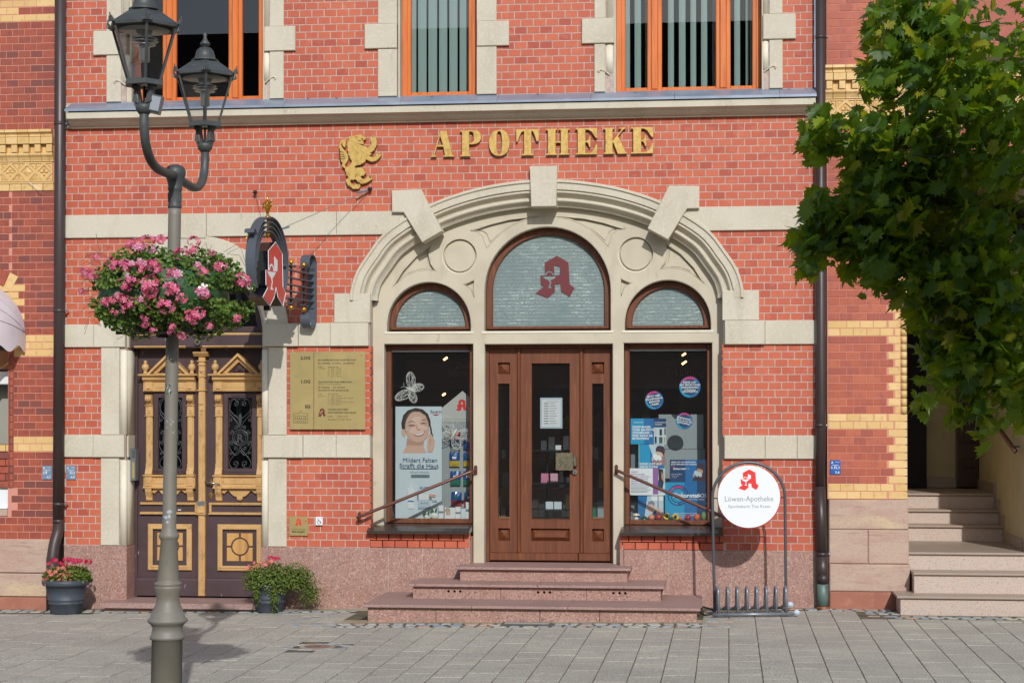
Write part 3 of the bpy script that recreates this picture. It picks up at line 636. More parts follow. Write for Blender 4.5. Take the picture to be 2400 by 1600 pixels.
def room(x0, x1, y0, y1, z0, z1, m, parent, name='room'):
    b = MB(); b.add([(x0, y0, z0), (x1, y0, z0), (x1, y1, z0), (x0, y1, z0), (x0, y0, z1), (x1, y0, z1), (x1, y1, z1), (x0, y1, z1)], [(0, 1, 2, 3), (4, 5, 6, 7), (1, 2, 6, 5), (2, 3, 7, 6), (3, 0, 4, 7)])
    return b.build(name, m, parent, fixn=False)
w1 = upwin(-4.40, -2.985, -4.669, -2.761, [(-4.81, -4.53), (-2.965, -2.635)], True)
frame(w1, -4.425, -2.975, 5.205, 7.25, .13, [-4.035, -3.32])
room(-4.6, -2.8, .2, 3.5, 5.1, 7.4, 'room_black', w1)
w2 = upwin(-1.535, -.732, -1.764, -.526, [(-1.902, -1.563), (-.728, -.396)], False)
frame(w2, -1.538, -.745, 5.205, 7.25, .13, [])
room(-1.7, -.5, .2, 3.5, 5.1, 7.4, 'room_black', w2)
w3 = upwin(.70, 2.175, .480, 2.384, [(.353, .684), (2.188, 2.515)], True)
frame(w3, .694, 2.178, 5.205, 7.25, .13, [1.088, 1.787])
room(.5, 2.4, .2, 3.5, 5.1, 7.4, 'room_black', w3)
def slats(w, L_):
    for a, c in L_:
        b = MB(); n = 5; vs = []
        for i in range(n): 
            t = i / (n - 1); x = a + (c - a) * t; vs += [(x, .30 + .012 * math.sin(math.pi * t) + .03 * t, 5.27), (x, .30 + .012 * math.sin(math.pi * t) + .03 * t, 7.2)]
        b.add(vs, [(2 * i, 2 * i + 2, 2 * i + 3, 2 * i + 1) for i in range(n - 1)]).build('slat', 'blind', w)
slats(w2, [(-1.504, -1.42), (-1.395, -1.311), (-1.286, -1.199), (-1.172, -1.091), (-1.064, -.982), (-.955, -.874), (-.847, -.78)])
slats(w3, [(.76, .826), (.876, .94), (.985, 1.03), (1.221, 1.28), (1.333, 1.4), (1.452, 1.509), (1.561, 1.623), (1.675, 1.705), (1.901, 1.96), (2.017, 2.045), (2.06, 2.128)])

# ---------------------------------------------------------------- arched lights over the shopfront
def archlight(c, y=.31, fw=.072, gm='frosted'):
    w = bpy.data.objects.new('fanlight', None); COL.objects.link(w); w.parent = bld
    P = aw(c, -.003, 2.806); Q = aw((c[0], c[1], c[2] - fw), 0, 2.806 + .05)
    MB().plate([P, Q], y - .02, .07, .008).build('frame', 'wood_brown', w)
    MB().box(c[0] - c[2] + .02, c[0] + c[2] - .02, y - .045, y + .0, 2.822, 2.852, .008).build('sill_bar', 'wood_brown', w)
    MB().plate([Q], y + .02, .004).build('pane', gm, w)
    return w
awc = archlight(CW); awl = archlight(SWL, gm='frosted'); awr = archlight(SWR, gm='frosted')
# shop windows
def shopwin(x0, x1):
    w = bpy.data.objects.new('shop_window', None); COL.objects.link(w); w.parent = bld
    z0, z1 = .800, 2.668; y = .30
    b = MB(); b.box(x0 + .004, x0 + .055, y, y + .08, z0, z1, .008).box(x1 - .055, x1 - .004, y, y + .08, z0, z1, .008).box(x0 + .055, x1 - .055, y, y + .08, z0, z0 + .05, .008).box(x0 + .055, x1 - .055, y, y + .08, z1 - .055, z1, .008)
    b.build('frame', 'wood_brown', w)
    MB().box(x0 + .055, x1 - .055, y + .02, y + .03, z1 - .075, z1 - .055).build('top_strip', 'display_grey', w)
    MB().add([(x0 + .05, y + .03, z0 + .045), (x1 - .05, y + .03, z0 + .045), (x1 - .05, y + .03, z1 - .05), (x0 + .05, y + .03, z1 - .05)], [(0, 1, 2, 3)]).build('pane', 'glass_shop', w)
    return w
shw1 = shopwin(*OL); shw2 = shopwin(*OR_)
def sill(x0, x1, nx0, nx1):
    b = MB(); b.prismx([(.30, .800), (.0, .772), (-.09, .745), (-.09, .715), (-.08, .715), (.02, .722), (.30, .74)], x0, x1); b.build('window_sill', 'sill_bronze', bld)
mat('sill_bronze', (92, 82, 78), .25, .6, layers=[((74, 66, 62), 6, .4, .7, (.3, 1, 1))])
sill(-1.865, -.80, 0, 0); sill(.745, 1.772, 0, 0)
room(-2.2, 2.2, .395, 4.2, .36, 2.775, 'room_dark', bld, 'shop_room')
room(-1.9, 1.9, .395, 1.0, 2.79, 4.4, 'room_black', bld, 'loft_space')
MB().box(OL[0] - .05, OL[1] + .05, .36, 1.0, .40, .83).build('window_ledge', 'shop_wood', shw1)
MB().box(OR_[0] - .05, OR_[1] + .05, .36, .95, .40, .83).build('window_ledge', 'shop_wood', shw2)
# shop fittings seen through the panes
MB().box(-2.1, 2.1, 3.4, 3.5, 2.25, 2.60).build('shelf_header', 'shop_wood', bld)
b = MB()
for t, x in (('Zur', -1.37), ('Stärkung', -1.35), ('Erkältung', 1.32), ('Urlaub', 1.95), ('Haut', -.75)):
    b.text(t, x, 2.40 if t not in ('Zur',) else 2.50, .12, 3.39, 'CENTER', .01)
b.build('shelf_lettering', 'text_gold', bld)
b = MB()
for zz in (.7, 1.05, 1.4, 1.75, 2.1): b.box(-2.1, 2.1, 3.1, 3.4, zz, zz + .02)
b.build('wall_shelf', 'shop_wood', bld)
b = MB()
for zz in (.72, 1.07, 1.42, 1.77):
    x = -2.05
    while x < 2.0:
        w_ = RN.uniform(.05, .12); b.mi = RN.randrange(5); b.box(x, x + w_ * .85, 3.15, 3.3, zz, zz + RN.uniform(.1, .24)); x += w_ * (1 if RN.random() < .8 else 2)
b.build('shelf_stock', ['paper_white', 'bag_green', 'bag_red', 'bag_yellow', 'display_grey'], bld, kind='stuff')
for x, y, z, s_ in ((-1.29, 1.5, 2.56, 1), (1.35, 1.6, 2.60, 1), (1.36, 1.3, 2.50, 1.2), (-1.26, 1.2, 2.16, .8)):
    b = MB(); b.box(-.024 * s_, .024 * s_, -.01, .01, -.009, .009); b.build('ceiling_spot', 'bulb_warm', bld, loc=(x, y, z)).rotation_euler = (0, rad(-35), 0)
# ---------------------------------------------------------------- pharmacy door
def empt(name, parent, loc=(0, 0, 0)):
    o = bpy.data.objects.new(name, None); COL.objects.link(o); o.parent = parent; o.location = loc; return o
def pyr(b, x0, x1, z0, z1, y, d, inset=.5):
    """raised panel whose faces slope to a ridge"""
    dx = min(x1 - x0, z1 - z0) / 2 * inset; b.add([(x0, y, z0), (x1, y, z0), (x1, y, z1), (x0, y, z1), (x0 + dx, y - d, z0 + dx), (x1 - dx, y - d, z0 + dx), (x1 - dx, y - d, z1 - dx), (x0 + dx, y - d, z1 - dx)],
        [(0, 1, 5, 4), (1, 2, 6, 5), (2, 3, 7, 6), (3, 0, 4, 7), (4, 5, 6, 7)])
pd = empt('door', bld); y = .33; z0, z1 = .408, 2.662; xa, xb = OD
MB().plate([[(xa + .003, z0), (xa + .003, z1), (xb - .003, z1), (xb - .003, z0), (xb - .035, z0), (xb - .035, z1 - .03), (xa + .035, z1 - .03), (xa + .035, z0)]], y - .02, .10, .004).build('frame', 'wood_brown', pd)
for a, c, ga, gc, gz0, gz1 in ((-.643, -.352, -.552, -.434, .855, 2.262), (-.319, .302, -.200, .197, .853, 2.472), (.338, .620, .431, .550, .858, 2.260)):
    pans = [rect(ga, gc, gz0, gz1)]
    main = (a < -.3 and c > 0)
    low = rect(ga if not main else -.208, gc if not main else .192, .625, .752); pans.append(low)
    if not main: pans.append(rect(ga - .003, gc + .003, 2.362, 2.480))
    MB().plate([rect(a, c, .50, z1 - .03)] + pans, y, .055, .004).build('door_leaf', 'wood_brown', pd)
    b = MB(); b.box(ga - .01, gc + .01, y + .045, y + .06, .60, .77)
    pyr(b, low[0][0] + .003, low[1][0] - .003, .628, .749, y + .043, .034, .98 if not main else .6)
    if not main:
        b.build('raised_panel', 'wood_brown', pd); b = MB()
        b.box(ga - .01, gc + .01, y + .045, y + .06, 2.35, 2.49); pyr(b, ga + .002, gc - .002, 2.365, 2.477, y + .043, .034, .98)
    b.build('raised_panel', 'wood_brown', pd)
    MB().add([(ga - .01, y + .03, gz0 - .01), (gc + .01, y + .03, gz0 - .01), (gc + .01, y + .03, gz1 + .01), (ga - .01, y + .03, gz1 + .01)], [(0, 1, 2, 3)]).build('pane', 'glass_shop', pd)
    b = MB()
    b.plate([rect(ga - .006, gc + .006, gz0 - .006, gz1 + .006), rect(ga, gc, gz0, gz1)], y - .004, .02, .0); b.build('glazing_bead', 'wood_brown', pd)
for a, c in ((-.352, -.319), (.302, .338)): MB().box(a, c, y - .028, y + .05, .50, z1 - .03, .012).build('mullion', 'wood_brown', pd)
MB().box(-.643, .284, y - .022, y + .05, z0 + .012, .500, .008).build('kick_board', 'wood_brown', pd); MB().box(.290, .620, y - .022, y + .05, z0 + .012, .500, .008).build('kick_board', 'wood_brown', pd)
hb = MB(); hb.box(.055, .240, y - .075, y - .055, 1.360, 1.545, .004); hb.box(.236, .272, y - .05, y - .0, 1.405, 1.505, .004)
hd = hb.build('handle', 'bronze_handle', pd) if 'bronze_handle' in MATS else None
mat('bronze_handle', (118, 110, 88), .4, .7, layers=[((92, 96, 84), 30, .45, .6, (1, 1, 1)), ((150, 134, 96), 60, .55, .7, (1, 1, 1))], bump=1.0, bscale=90)
hd = hb.build('handle', 'bronze_handle', pd)
AL = [(1055, 300), (1230, 405), (1250, 745), (1325, 800), (1250, 940), (1115, 855), (1105, 740), (1020, 740), (1020, 860), (905, 955), (720, 880), (850, 775), (800, 750), (795, 605), (865, 600), (860, 405)]
AHOLE = [(1008, 440), (1100, 480), (1098, 590), (1062, 600), (1008, 600)]
CUP = [(815, 612), (1058, 608), (1000, 655), (955, 682), (972, 715), (948, 760), (990, 797), (912, 798), (930, 752), (945, 718), (918, 678), (868, 655)]
SNK = [(1000 - 65 + 68 * math.cos(t), 600 - 72 * math.sin(t)) for t in [math.pi * k / 10 for k in range(11)]] + [(935 + 48 * math.cos(t), 600 - 50 * math.sin(t)) for t in [math.pi * (10 - k) / 10 for k in range(11)]]
def tr(P, cx, cz, h, sx=1.): return [(cx + (x - 1030) / 655 * h * sx, cz - (zz - 627) / 655 * h) for x, zz in P]
def apoA(cx, cz, h, y, mA, mW, parent, th=.002, sx=1.):
    MB().plate([tr(AL, cx, cz, h, sx), tr(AHOLE, cx, cz, h, sx)], y, th).build('emblem', mA, parent)
    if mW: MB().plate([tr(CUP, cx, cz, h, sx)], y - .0008, .0006).plate([tr(SNK, cx, cz, h, sx)], y - .0008, .0006).build('emblem_chalice', mW, parent)
apoA(.147, 1.452, .13, y - .079, 'bronze_handle', None, hd, .004)
b = MB(); b.smooth = True; b.v = []
lk = MB(); lk.tube([(.253, y - .03, 1.343), (.253, y + .01, 1.343)], .025, 16); lk.build('lock', 'lamp_metal', pd); MB().box(.248, .258, y - .033, y - .028, 1.328, 1.352).build('lock', 'black_print', pd)
t = thing('notice_sheet', 'white opening notice taped inside the glass of the pharmacy door', 'notice', (.0, .375, 1.955))
b = MB(); b.mi = 0; b.box(-.116, .116, 0, .002, -.160, .160); b.mi = 1; b.box(-.098, .098, -.001, 0, -.142, .142); b.mi = 2
for i in range(9): b.box(-.075, -.03, -.0015, -.001, .095 - i * .026, .104 - i * .026); b.box(-.02, .04 + (i % 3) * .01, -.0015, -.001, .097 - i * .026, .102 - i * .026)
b.box(-.05, .075, -.0015, -.001, .118, .122); b.build('sheet', ['poster_pale2', 'white_print', 'grey_print'], t)
# glass shelves with goods behind the door
b = MB()
for zz in (1.55, 1.20, .92): b.box(-.32, .3, .7, .95, zz, zz + .012)
b.tube([(-.1, .97, .4), (-.1, .97, 1.6)], .01, 6); b.build('display_shelf', 'iron_dark', bld)
CL_ = ['leftmost white carton on the top shelf behind the pharmacy door', 'tall white carton second from left on the top shelf behind the door', 'lowest white carton in the middle of the top shelf behind the door', 'tallest white carton on the top shelf behind the door', 'white carton at the right end of the top shelf behind the door',
       'left one of the two pink patterned cartons behind the door', 'right one of the two pink patterned cartons behind the door', 'small white carton beside the door handle on the middle shelf', 'left one of the two pale cartons on the bottom shelf behind the door', 'right one of the two pale cartons on the bottom shelf behind the door', 'yellowish upright carton at the right end of the bottom shelf behind the door']
for i, (x, z, w_, h_, m_) in enumerate(((-.12, 1.562, .06, .1, 'paper_white'), (-.04, 1.562, .06, .14, 'paper_white'), (.03, 1.562, .07, .05, 'paper_white'), (.12, 1.562, .06, .15, 'paper_white'), (.2, 1.562, .05, .1, 'paper_white'), (-.11, 1.212, .08, .1, 'petal_light'), (-.01, 1.212, .08, .1, 'petal_light'), (.16, 1.212, .08, .06, 'paper_white'), (-.06, .932, .08, .08, 'poster_pale'), (.03, .932, .08, .08, 'poster_pale'), (.16, .932, .09, .16, 'yellow_brick'))):
    tag(MB().box(-w_ / 2, w_ / 2, 0, .05, 0, h_, .003).build('carton', m_, loc=(x, .78, z)), CL_[i], 'box', 'cartons on the shelves behind the door')
tag(MB().plate([tr(AL, .05, 3.37, .44), tr(AHOLE, .05, 3.37, .44), tr(CUP, .05, 3.37, .44), tr(SNK, .05, 3.37, .44)], .322, .003).build('pharmacy_emblem', 'maroon_film'), 'dark red pharmacy letter A emblem on the large arched fanlight', 'emblem')

# ---------------------------------------------------------------- steps
st = thing('entrance_steps', 'three pink granite steps stacked in front of the pharmacy door', 'steps')
for x0, x1, yf, zt, zb in ((-1.662, 1.575, -1.335, .115, -.4), (-1.325, 1.215, -.72, .262, .115), (-.905, .868, -.375, .405, .262)):
    xs_ = [x0] + ([-.60, .32] if zt < .2 else [-.03] if zt < .3 else []) + [x1]
    for a, c in zip(xs_[:-1], xs_[1:]): MB().box(a, c - .003, yf, (.32 if zt > .4 else 0) - .012 + (.0 if zt > .4 else 0), zt - .026, zt, .004).build('tread', 'granite_tread', st)
    rx0, rx1 = x0 + .045, x1 - .035; yr = yf + .05
    cuts = [rx0] + ([-.95, .05, .62] if zt < .2 else [-.40, .45] if zt < .3 else []) + [rx1]
    for a, c in zip(cuts[:-1], cuts[1:]):
        if .2 < zt < .3:
            hx = (-.865, .028, .771)[cuts.index(a)]
            MB().plate([rect(a, c - .004, zb, zt - .026)] + [circ(hx + d, .188, .0135, 14) for d in (-.060, 0, .058)], yr, .2, 0).build('riser', 'granite', st)
            MB().box(a, c, yr + .1, yr + .12, zb, zt - .03).build('riser', 'room_black', st)  # black sheet behind the drilled holes, colouring in their dark depth
        else: MB().box(a, c - .004, yr, -.013, zb, zt - .026, .002).build('riser', 'granite', st)
t = thing('doorstep', 'thin pink granite doorstep in front of the side entrance', 'step')
MB().box(-4.62, -2.80, -.36, .30, -.055, .0, .004).build('tread', 'granite_tread', t); MB().box(-4.58, -2.84, -.30, .0, -.4, -.055).build('riser', 'sandstone', t)

# ---------------------------------------------------------------- carved side entrance door
ed = empt('entrance_door', bld); Y = .28
MB().box(EX - .718, EX - .69, Y - .03, Y + .1, .0, 2.66, .005).build('door_jamb', 'paint_plum', ed); MB().box(EX + .69, EX + .718, Y - .03, Y + .1, 0, 2.66, .005).build('door_jamb', 'paint_plum', ed)
MB().prismx([(Y + .1, 2.650), (.10, 2.650), (.10, 2.785), (.13, 2.80), (Y + .1, 2.80)], EX - .76, EX + .745).build('transom', 'paint_plum', ed)
for x0, x1 in ((EX - .68, EX - .12), (EX + .06, EX + .70)):
    MB().prismx([(.094, 2.775), (.094, 2.787), (.14, 2.803), (.14, 2.775)], x0, x1).build('transom_strip', 'paint_ochre', ed)
    MB().prismx([(.098, 2.652), (.098, 2.664), (.12, 2.650), (.12, 2.640)], x0, x1).build('transom_strip', 'paint_ochre', ed)
b = MB(); b.text('8', EX + .015, 2.672, .15, .085, 'CENTER', .03, .02); b.build('house_number', 'bronze_handle', ed)
MB().box(EX - .03, EX + .06, .08, .14, 2.80, 2.86, .01).build('transom_block', 'paint_ochre', ed)
fl = [(EX - .70, 2.80)] + arc(EX, 2.80, .70, 180, 0, 30) + [(EX + .70, 2.80)]
fi = [(EX - .62, 2.87)] + arc(EX, 2.83, .62, 176, 4, 30) + [(EX + .62, 2.87)]
MB().plate([fl, fi], Y - .06, .08, .01).build('fanlight_frame', 'paint_plum', ed); MB().plate([fi], Y - .01, .004).build('fanlight_pane', 'glass', ed)
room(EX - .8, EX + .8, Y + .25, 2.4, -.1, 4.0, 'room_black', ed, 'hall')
MB().box(EX - .62, EX - .1, 1.0, 1.02, 2.6, 3.1).build('hall_panel', 'shop_wood', ed)
for s_ in (-1, 1):
    cx = -4.058 if s_ < 0 else -3.298; xl, xr = (EX - .69, -3.745) if s_ < 0 else (-3.672, EX + .69)
    lf = MB(); lf.plate([rect(xl, xr, .012, 2.645), rect(cx - .128, cx + .128, 1.37, 2.113)], Y, .06).build('door_leaf', 'paint_plum', ed)
    def P(name, m, bb): return bb.build(name, m, ed)
    # opened glazed wicket with its frame
    b = MB(); b.plate([rect(cx - .182, cx + .186, 1.33, 2.163), rect(cx - .128, cx + .128, 1.368, 2.115)], Y - .022, .03, .006); b.box(cx - .19, cx + .195, Y - .03, Y, 1.308, 1.332, .005); b.box(cx - .09, cx + .09, Y - .03, Y - .01, 2.135, 2.15, .004); P('window_frame', 'paint_plum', b)
    MB().add([(cx - .13, Y + .02, 1.36), (cx + .13, Y + .02, 1.36), (cx + .13, Y + .02, 2.12), (cx - .13, Y + .02, 2.12)], [(0, 1, 2, 3)]).build('pane', 'glass', ed)
    # wrought scrollwork
    b = MB(); b.smooth = True
    def scr(pts, r=.0045): b.tube([(cx + x, Y - .004, z) for x, z in catmull(pts, 5)], r, 6)
    def spiral(x, z, r, a0, turns, d=1, n=14): return [(x + r * (1 - .8 * k / n) * math.cos(rad(a0 + d * 360 * turns * k / n)), z + r * (1 - .8 * k / n) * math.sin(rad(a0 + d * 360 * turns * k / n))) for k in range(n + 1)]
    for q in (-1, 1):
        scr(spiral(q * .045, 2.055, .03, 90 if q > 0 else 90, 1.3, q)[::-1] + [(q * .075, 2.105), (q * .118, 2.07), (q * .10, 1.97), (q * .02, 1.90), (-q * .02, 1.865)])
        scr([(q * .005, 2.10), (q * .03, 2.108), (q * .085, 2.09), (q * .11, 2.02), (q * .11, 1.95), (q * .045, 1.87), (0, 1.80)])
        scr(spiral(q * .045, 1.80, .022, 180 if q > 0 else 0, 1.2, -q) ); scr(spiral(q * .105, 1.88, .018, 90, 1.1, q)); scr(spiral(q * .095, 1.75, .024, 90, 1.2, q)); scr(spiral(q * .10, 1.64, .022, 270, 1.2, -q)); scr(spiral(q * .05, 1.585, .022, 180 if q > 0 else 0, 1.2, q))
        scr([(0, 1.60), (q * .02, 1.56), (q * .09, 1.48), (q * .118, 1.42), (q * .09, 1.375), (q * .04, 1.38)] + spiral(q * .05, 1.42, .034, 270, 1.3, -q))
        scr([(0, 1.56), (q * .05, 1.51), (q * .115, 1.59), (q * .12, 1.66)]); scr([(q * .12, 1.80), (q * .123, 1.87), (q * .115, 1.94)])
        scr(spiral(q * .10, 1.53, .016, 0, 1.1, q))
    b.tube([(cx + x, Y - .004, z) for x, z in circ(0, 1.695, .082, 24)], .0055, 6, closed=True)
    b.tube([(cx + x, Y - .004, z) for x, z in circ(0, 1.695, .062, 24)], .003, 6, closed=True)
    b.text('R', cx, 1.650, .12, Y - .006, 'CENTER', .02, .004)
    b.plate([[(cx + x, z) for x, z in ((0, 1.955), (.018, 1.925), (.012, 1.91), (.03, 1.905), (.012, 1.885), (.008, 1.83), (-.008, 1.83), (-.012, 1.885), (-.03, 1.905), (-.012, 1.91), (-.018, 1.925))]], Y - .008, .006)
    P('grille', 'iron_grille', b) if 'iron_grille' in MATS else (mat('iron_grille', (74, 78, 82), .4, .4), P('grille', 'iron_grille', b))
    # side pilasters
    for q in (-1, 1):
        px = cx + q * .226; b = MB()
        b.box(px - .036, px + .036, Y - .03, Y, 1.335, 1.93, .006); b.box(px - .040, px + .040, Y - .036, Y, 1.925, 2.03, .006); b.box(px - .046, px + .046, Y - .045, Y, 2.03, 2.04, .003); b.box(px - .046, px + .046, Y - .045, Y, 1.92, 1.928, .003)
        b.prismz([(px - .02, Y - .038), (px + .02, Y - .038), (px + .024, Y - .03), (px - .024, Y - .03)], 1.72, 1.915); b.box(px - .012, px + .012, Y - .04, Y - .03, 1.70, 1.712); b.box(px - .006, px + .006, Y - .04, Y - .03, 1.68, 1.695)
        b.box(px - .02, px + .02, Y - .046, Y - .03, 1.955, 1.965); b.ball((px, Y - .036, 1.985), .014, 8)
        P('pilaster', 'paint_ochre', b)
        b = MB(); b.smooth = True
        for k in (-1, 0, 1): b.tube([(px + k * .02 - .011, Y - .05, 2.11), (px + k * .02 + .011, Y - .05, 2.11)], .042 - .004 * abs(k), 12)
        b.smooth = False; b.prismx([(Y, 2.04), (Y - .03, 2.04), (Y - .05, 2.07), (Y - .06, 2.15), (Y, 2.15)], px - .034, px + .034); P('console', 'paint_ochre', b)
        b = MB(); b.prismx([(Y, 1.29), (Y - .05, 1.29), (Y - .062, 1.31), (Y - .05, 1.34), (Y - .03, 1.375), (Y - .028, 1.42), (Y, 1.42)], px - .037, px + .037); P('pilaster_foot', 'paint_ochre', b)
        b = MB(); b.box(px - .044, px + .044, Y - .06, Y, 2.19, 2.285, .006); b.prismx([(Y - .06, 2.225), (Y - .075, 2.215), (Y - .06, 2.21)], px - .018, px + .018); P('frieze_block', 'paint_ochre', b)
        b = MB(); b.smooth = True; b.lathe([(.0, 2.370), (.026, 2.372), (.026, 2.385), (.018, 2.392), (.02, 2.402), (.034, 2.418), (.0405, 2.44), (.034, 2.466), (.018, 2.478), (.012, 2.484), (.018, 2.49), (.019, 2.50), (.012, 2.512), (0, 2.515)], cx + q * .253, Y - .075, 16); P('finial', 'paint_ochre', b)
        # lower bracket
        b = MB(); b.prismx([(Y, 1.02), (Y - .02, 1.03), (Y - .03, 1.07), (Y - .06, 1.12), (Y - .07, 1.165), (Y, 1.165)], px - .034, px + .034); b.ball((px - .018, Y - .02, 1.04), .014, 6); b.ball((px + .018, Y - .02, 1.04), .014, 6); P('bracket', 'paint_ochre', b)
        b = MB(); b.box(px - .040, px + .040, Y - .065, Y, 1.182, 1.285, .005); b.box(px - .022, px + .022, Y - .07, Y - .06, 1.21, 1.255, .004); P('apron_block', 'paint_ochre', b)
    b = MB(); b.prismx([(Y, 2.185), (Y - .05, 2.185), (Y - .055, 2.20), (Y - .045, 2.205), (Y - .045, 2.285), (Y - .06, 2.29), (Y - .075, 2.305), (Y - .09, 2.31), (Y - .09, 2.33), (Y - .115, 2.345), (Y - .125, 2.362), (Y - .125, 2.368), (Y, 2.372)], cx - .285, cx + .285)
    b.box(cx - .17, cx + .17, Y - .05, Y, 2.222, 2.272, .004); P('entablature', 'paint_ochre', b)
    b = MB(); b.box(cx - .32, cx + .32, Y - .13, Y, 2.352, 2.366, .003); P('cornice', 'paint_ochre', b)
    b = MB(); b.plate([[(cx - .215, 2.366), (cx + .215, 2.366), (cx, 2.575)], [(cx - .125, 2.378), (cx, 2.492), (cx + .125, 2.378)][::-1]], Y - .07, .07, .008)
    for q in (-1, 1):
        b.add([(cx + q * .235, Y - .12, 2.362), (cx, Y - .12, 2.585), (cx, Y, 2.585), (cx + q * .235, Y, 2.362), (cx + q * .215, Y - .12, 2.352), (cx, Y - .12, 2.555), (cx, Y, 2.555), (cx + q * .215, Y, 2.352)], [(0, 1, 2, 3), (4, 5, 6, 7), (0, 1, 5, 4), (0, 3, 7, 4)])
    P('pediment', 'paint_ochre', b)
    b = MB(); b.smooth = True; b.plate([[(cx - .12, 2.38), (cx, 2.49), (cx + .12, 2.38)]], Y - .03, .03)
    for k in range(7):
        a = rad(20 + k * 23.3); b.tube([(cx + .012 * math.cos(a), Y - .034, 2.382 + .01 * math.sin(a)), (cx + .075 * math.cos(a), Y - .038, 2.382 + .06 * math.sin(a))], [.004, .012], 6)
    P('shell_carving', 'paint_plum', b)
    b = MB(); b.prismx([(Y, 1.150), (Y - .075, 1.160), (Y - .075, 1.172), (Y - .055, 1.182), (Y - .05, 1.19), (Y - .05, 1.272), (Y - .06, 1.28), (Y - .08, 1.288), (Y - .08, 1.30), (Y, 1.305)], cx - .28, cx + .28); b.box(cx - .165, cx + .165, Y - .056, Y - .04, 1.205, 1.255, .004)
    P('apron', 'paint_ochre', b)
    h_ = [(.19, 1.155), (.19, 1.11), (.165, 1.10), (.15, 1.12), (.12, 1.135), (.09, 1.10), (.06, 1.075), (.035, 1.07), (.03, 1.045), (.012, 1.03), (0, 1.028)]
    b = MB(); b.plate([[(cx + x, z) for x, z in h_] + [(cx - x, z) for x, z in h_[-2::-1]]], Y - .03, .03, .004); b.ball((cx, Y - .034, 1.052), .013, 8)
    for q in (-1, 1): b.ball((cx + q * .172, Y - .034, 1.118), .011, 8)
    P('scalloped_apron', 'paint_ochre', b)
    # rails and lower panel
    fx0, fx1 = (EX - .66, -3.76) if s_ < 0 else (-3.63, EX + .70)
    b = MB(); b.prismx([(Y, .985), (Y - .03, .985), (Y - .035, 1.0), (Y - .02, 1.008), (Y, 1.01)], fx0, fx1); b.prismx([(Y, .88), (Y - .04, .884), (Y - .04, .895), (Y - .02, .905), (Y, .908)], fx0, fx1)
    if s_ > 0: b.box(fx0, fx0 + .025, Y - .03, Y, .905, .99, .004)
    else: b.box(fx1 - .025, fx1, Y - .03, Y, .905, .99, .004)
    P('rail_moulding', 'paint_ochre', b)
    b = MB(); b.plate([rect(cx - .242, cx + .240, .287, .780), rect(cx - .185, cx + .184, .342, .724)], Y - .03, .03, .010); b.plate([rect(cx - .215, cx + .212, .315, .752), rect(cx - .185, cx + .184, .342, .724)], Y - .036, .03, .006); P('panel_frame', 'paint_ochre', b)
    b = MB(); b.plate([rect(cx - .185, cx + .184, .342, .724)], Y - .004, .01)
    P('panel_ground', 'paint_plum', b)
    sx0, sx1, sz0, sz1, R_ = cx - .142, cx + .138, .390, .686, .098; zc = .543
    for qx in (-1, 1):
        for qz in (-1, 1):
            X0 = cx + qx * .009; Z0 = zc + qz * .009; X1 = sx1 if qx > 0 else sx0; Z1 = sz1 if qz > 0 else sz0
            a0 = math.asin(.009 / R_); pts = [(cx + qx * R_ * math.cos(t), zc + qz * R_ * math.sin(t)) for t in [a0 + (math.pi / 2 - 2 * a0) * k / 8 for k in range(9)]]
            MB().plate([pts + [(cx + qx * .009, Z1), (X1, Z1), (X1, zc + qz * .009)]], Y - .014, .014, .003).build('panel_field', 'paint_ochre_worn', ed) if 'paint_ochre_worn' in MATS else (mat('paint_ochre_worn', (198, 152, 88), .6, layers=[((176, 128, 72), 5, .45, .75, (3, 1, .3)), ((104, 84, 62), 26, .66, .74, (2.5, 1, .18))]), MB().plate([pts + [(cx + qx * .009, Z1), (X1, Z1), (X1, zc + qz * .009)]], Y - .014, .014, .003).build('panel_field', 'paint_ochre_worn', ed))
    MB().plate([circ(cx, zc, .083)], Y - .014, .014, .003).build('panel_field', 'paint_ochre_worn', ed)
    b = MB(); b.prismx([(Y, .02), (Y - .03, .02), (Y - .03, .185), (Y - .018, .205), (Y, .212)], xl + .0, xr - .0); P('kick_board', 'paint_plum', b)
# centre post
b = MB(); px = -3.708
b.box(px - .036, px + .038, Y - .045, Y, .02, 2.56, .008); b.box(px - .034, px + .034, Y - .052, Y, 2.18, 2.50, .008)
for z_ in (.3, .5, .7, 1.2, 1.4, 1.6, 1.8): pass
for dx in (-.014, .014): b.box(px + dx - .006, px + dx + .006, Y - .050, Y - .04, .05, .85, .003); b.box(px + dx - .006, px + dx + .006, Y - .050, Y - .04, 1.05, 2.0, .003)
b.prismz([(px - .026, Y - .06), (px + .026, Y - .06), (px + .016, Y - .04), (px - .016, Y - .04)], 2.05, 2.17)
for z_, w_ in ((2.50, .046), (2.46, .04), (2.335, .046), (2.19, .05)): b.box(px - w_, px + w_, Y - .062, Y, z_, z_ + .012, .003)
b.box(px - .022, px + .022, Y - .058, Y - .05, 2.45, 2.455); b.ball((px, Y - .055, 2.40), .018, 8); b.box(px - .018, px + .018, Y - .058, Y - .05, 1.985, 1.995); b.box(px - .01, px + .01, Y - .058, Y - .05, 1.955, 1.965); b.ball((px, Y - .05, 1.945), .008, 6)
b.prismx([(Y, 2.555), (Y - .06, 2.555), (Y - .10, 2.59), (Y - .10, 2.605), (Y, 2.605)], px - .08, px + .08); b.build('centre_post', 'paint_ochre', ed)
b = MB(); b.box(px - .048, px + .046, Y - .066, Y, .875, 1.018, .01); b.prismx([(Y - .066, .92), (Y - .078, .905), (Y - .066, .895)], px - .03, px + .03); b.build('post_block', 'paint_ochre', ed)
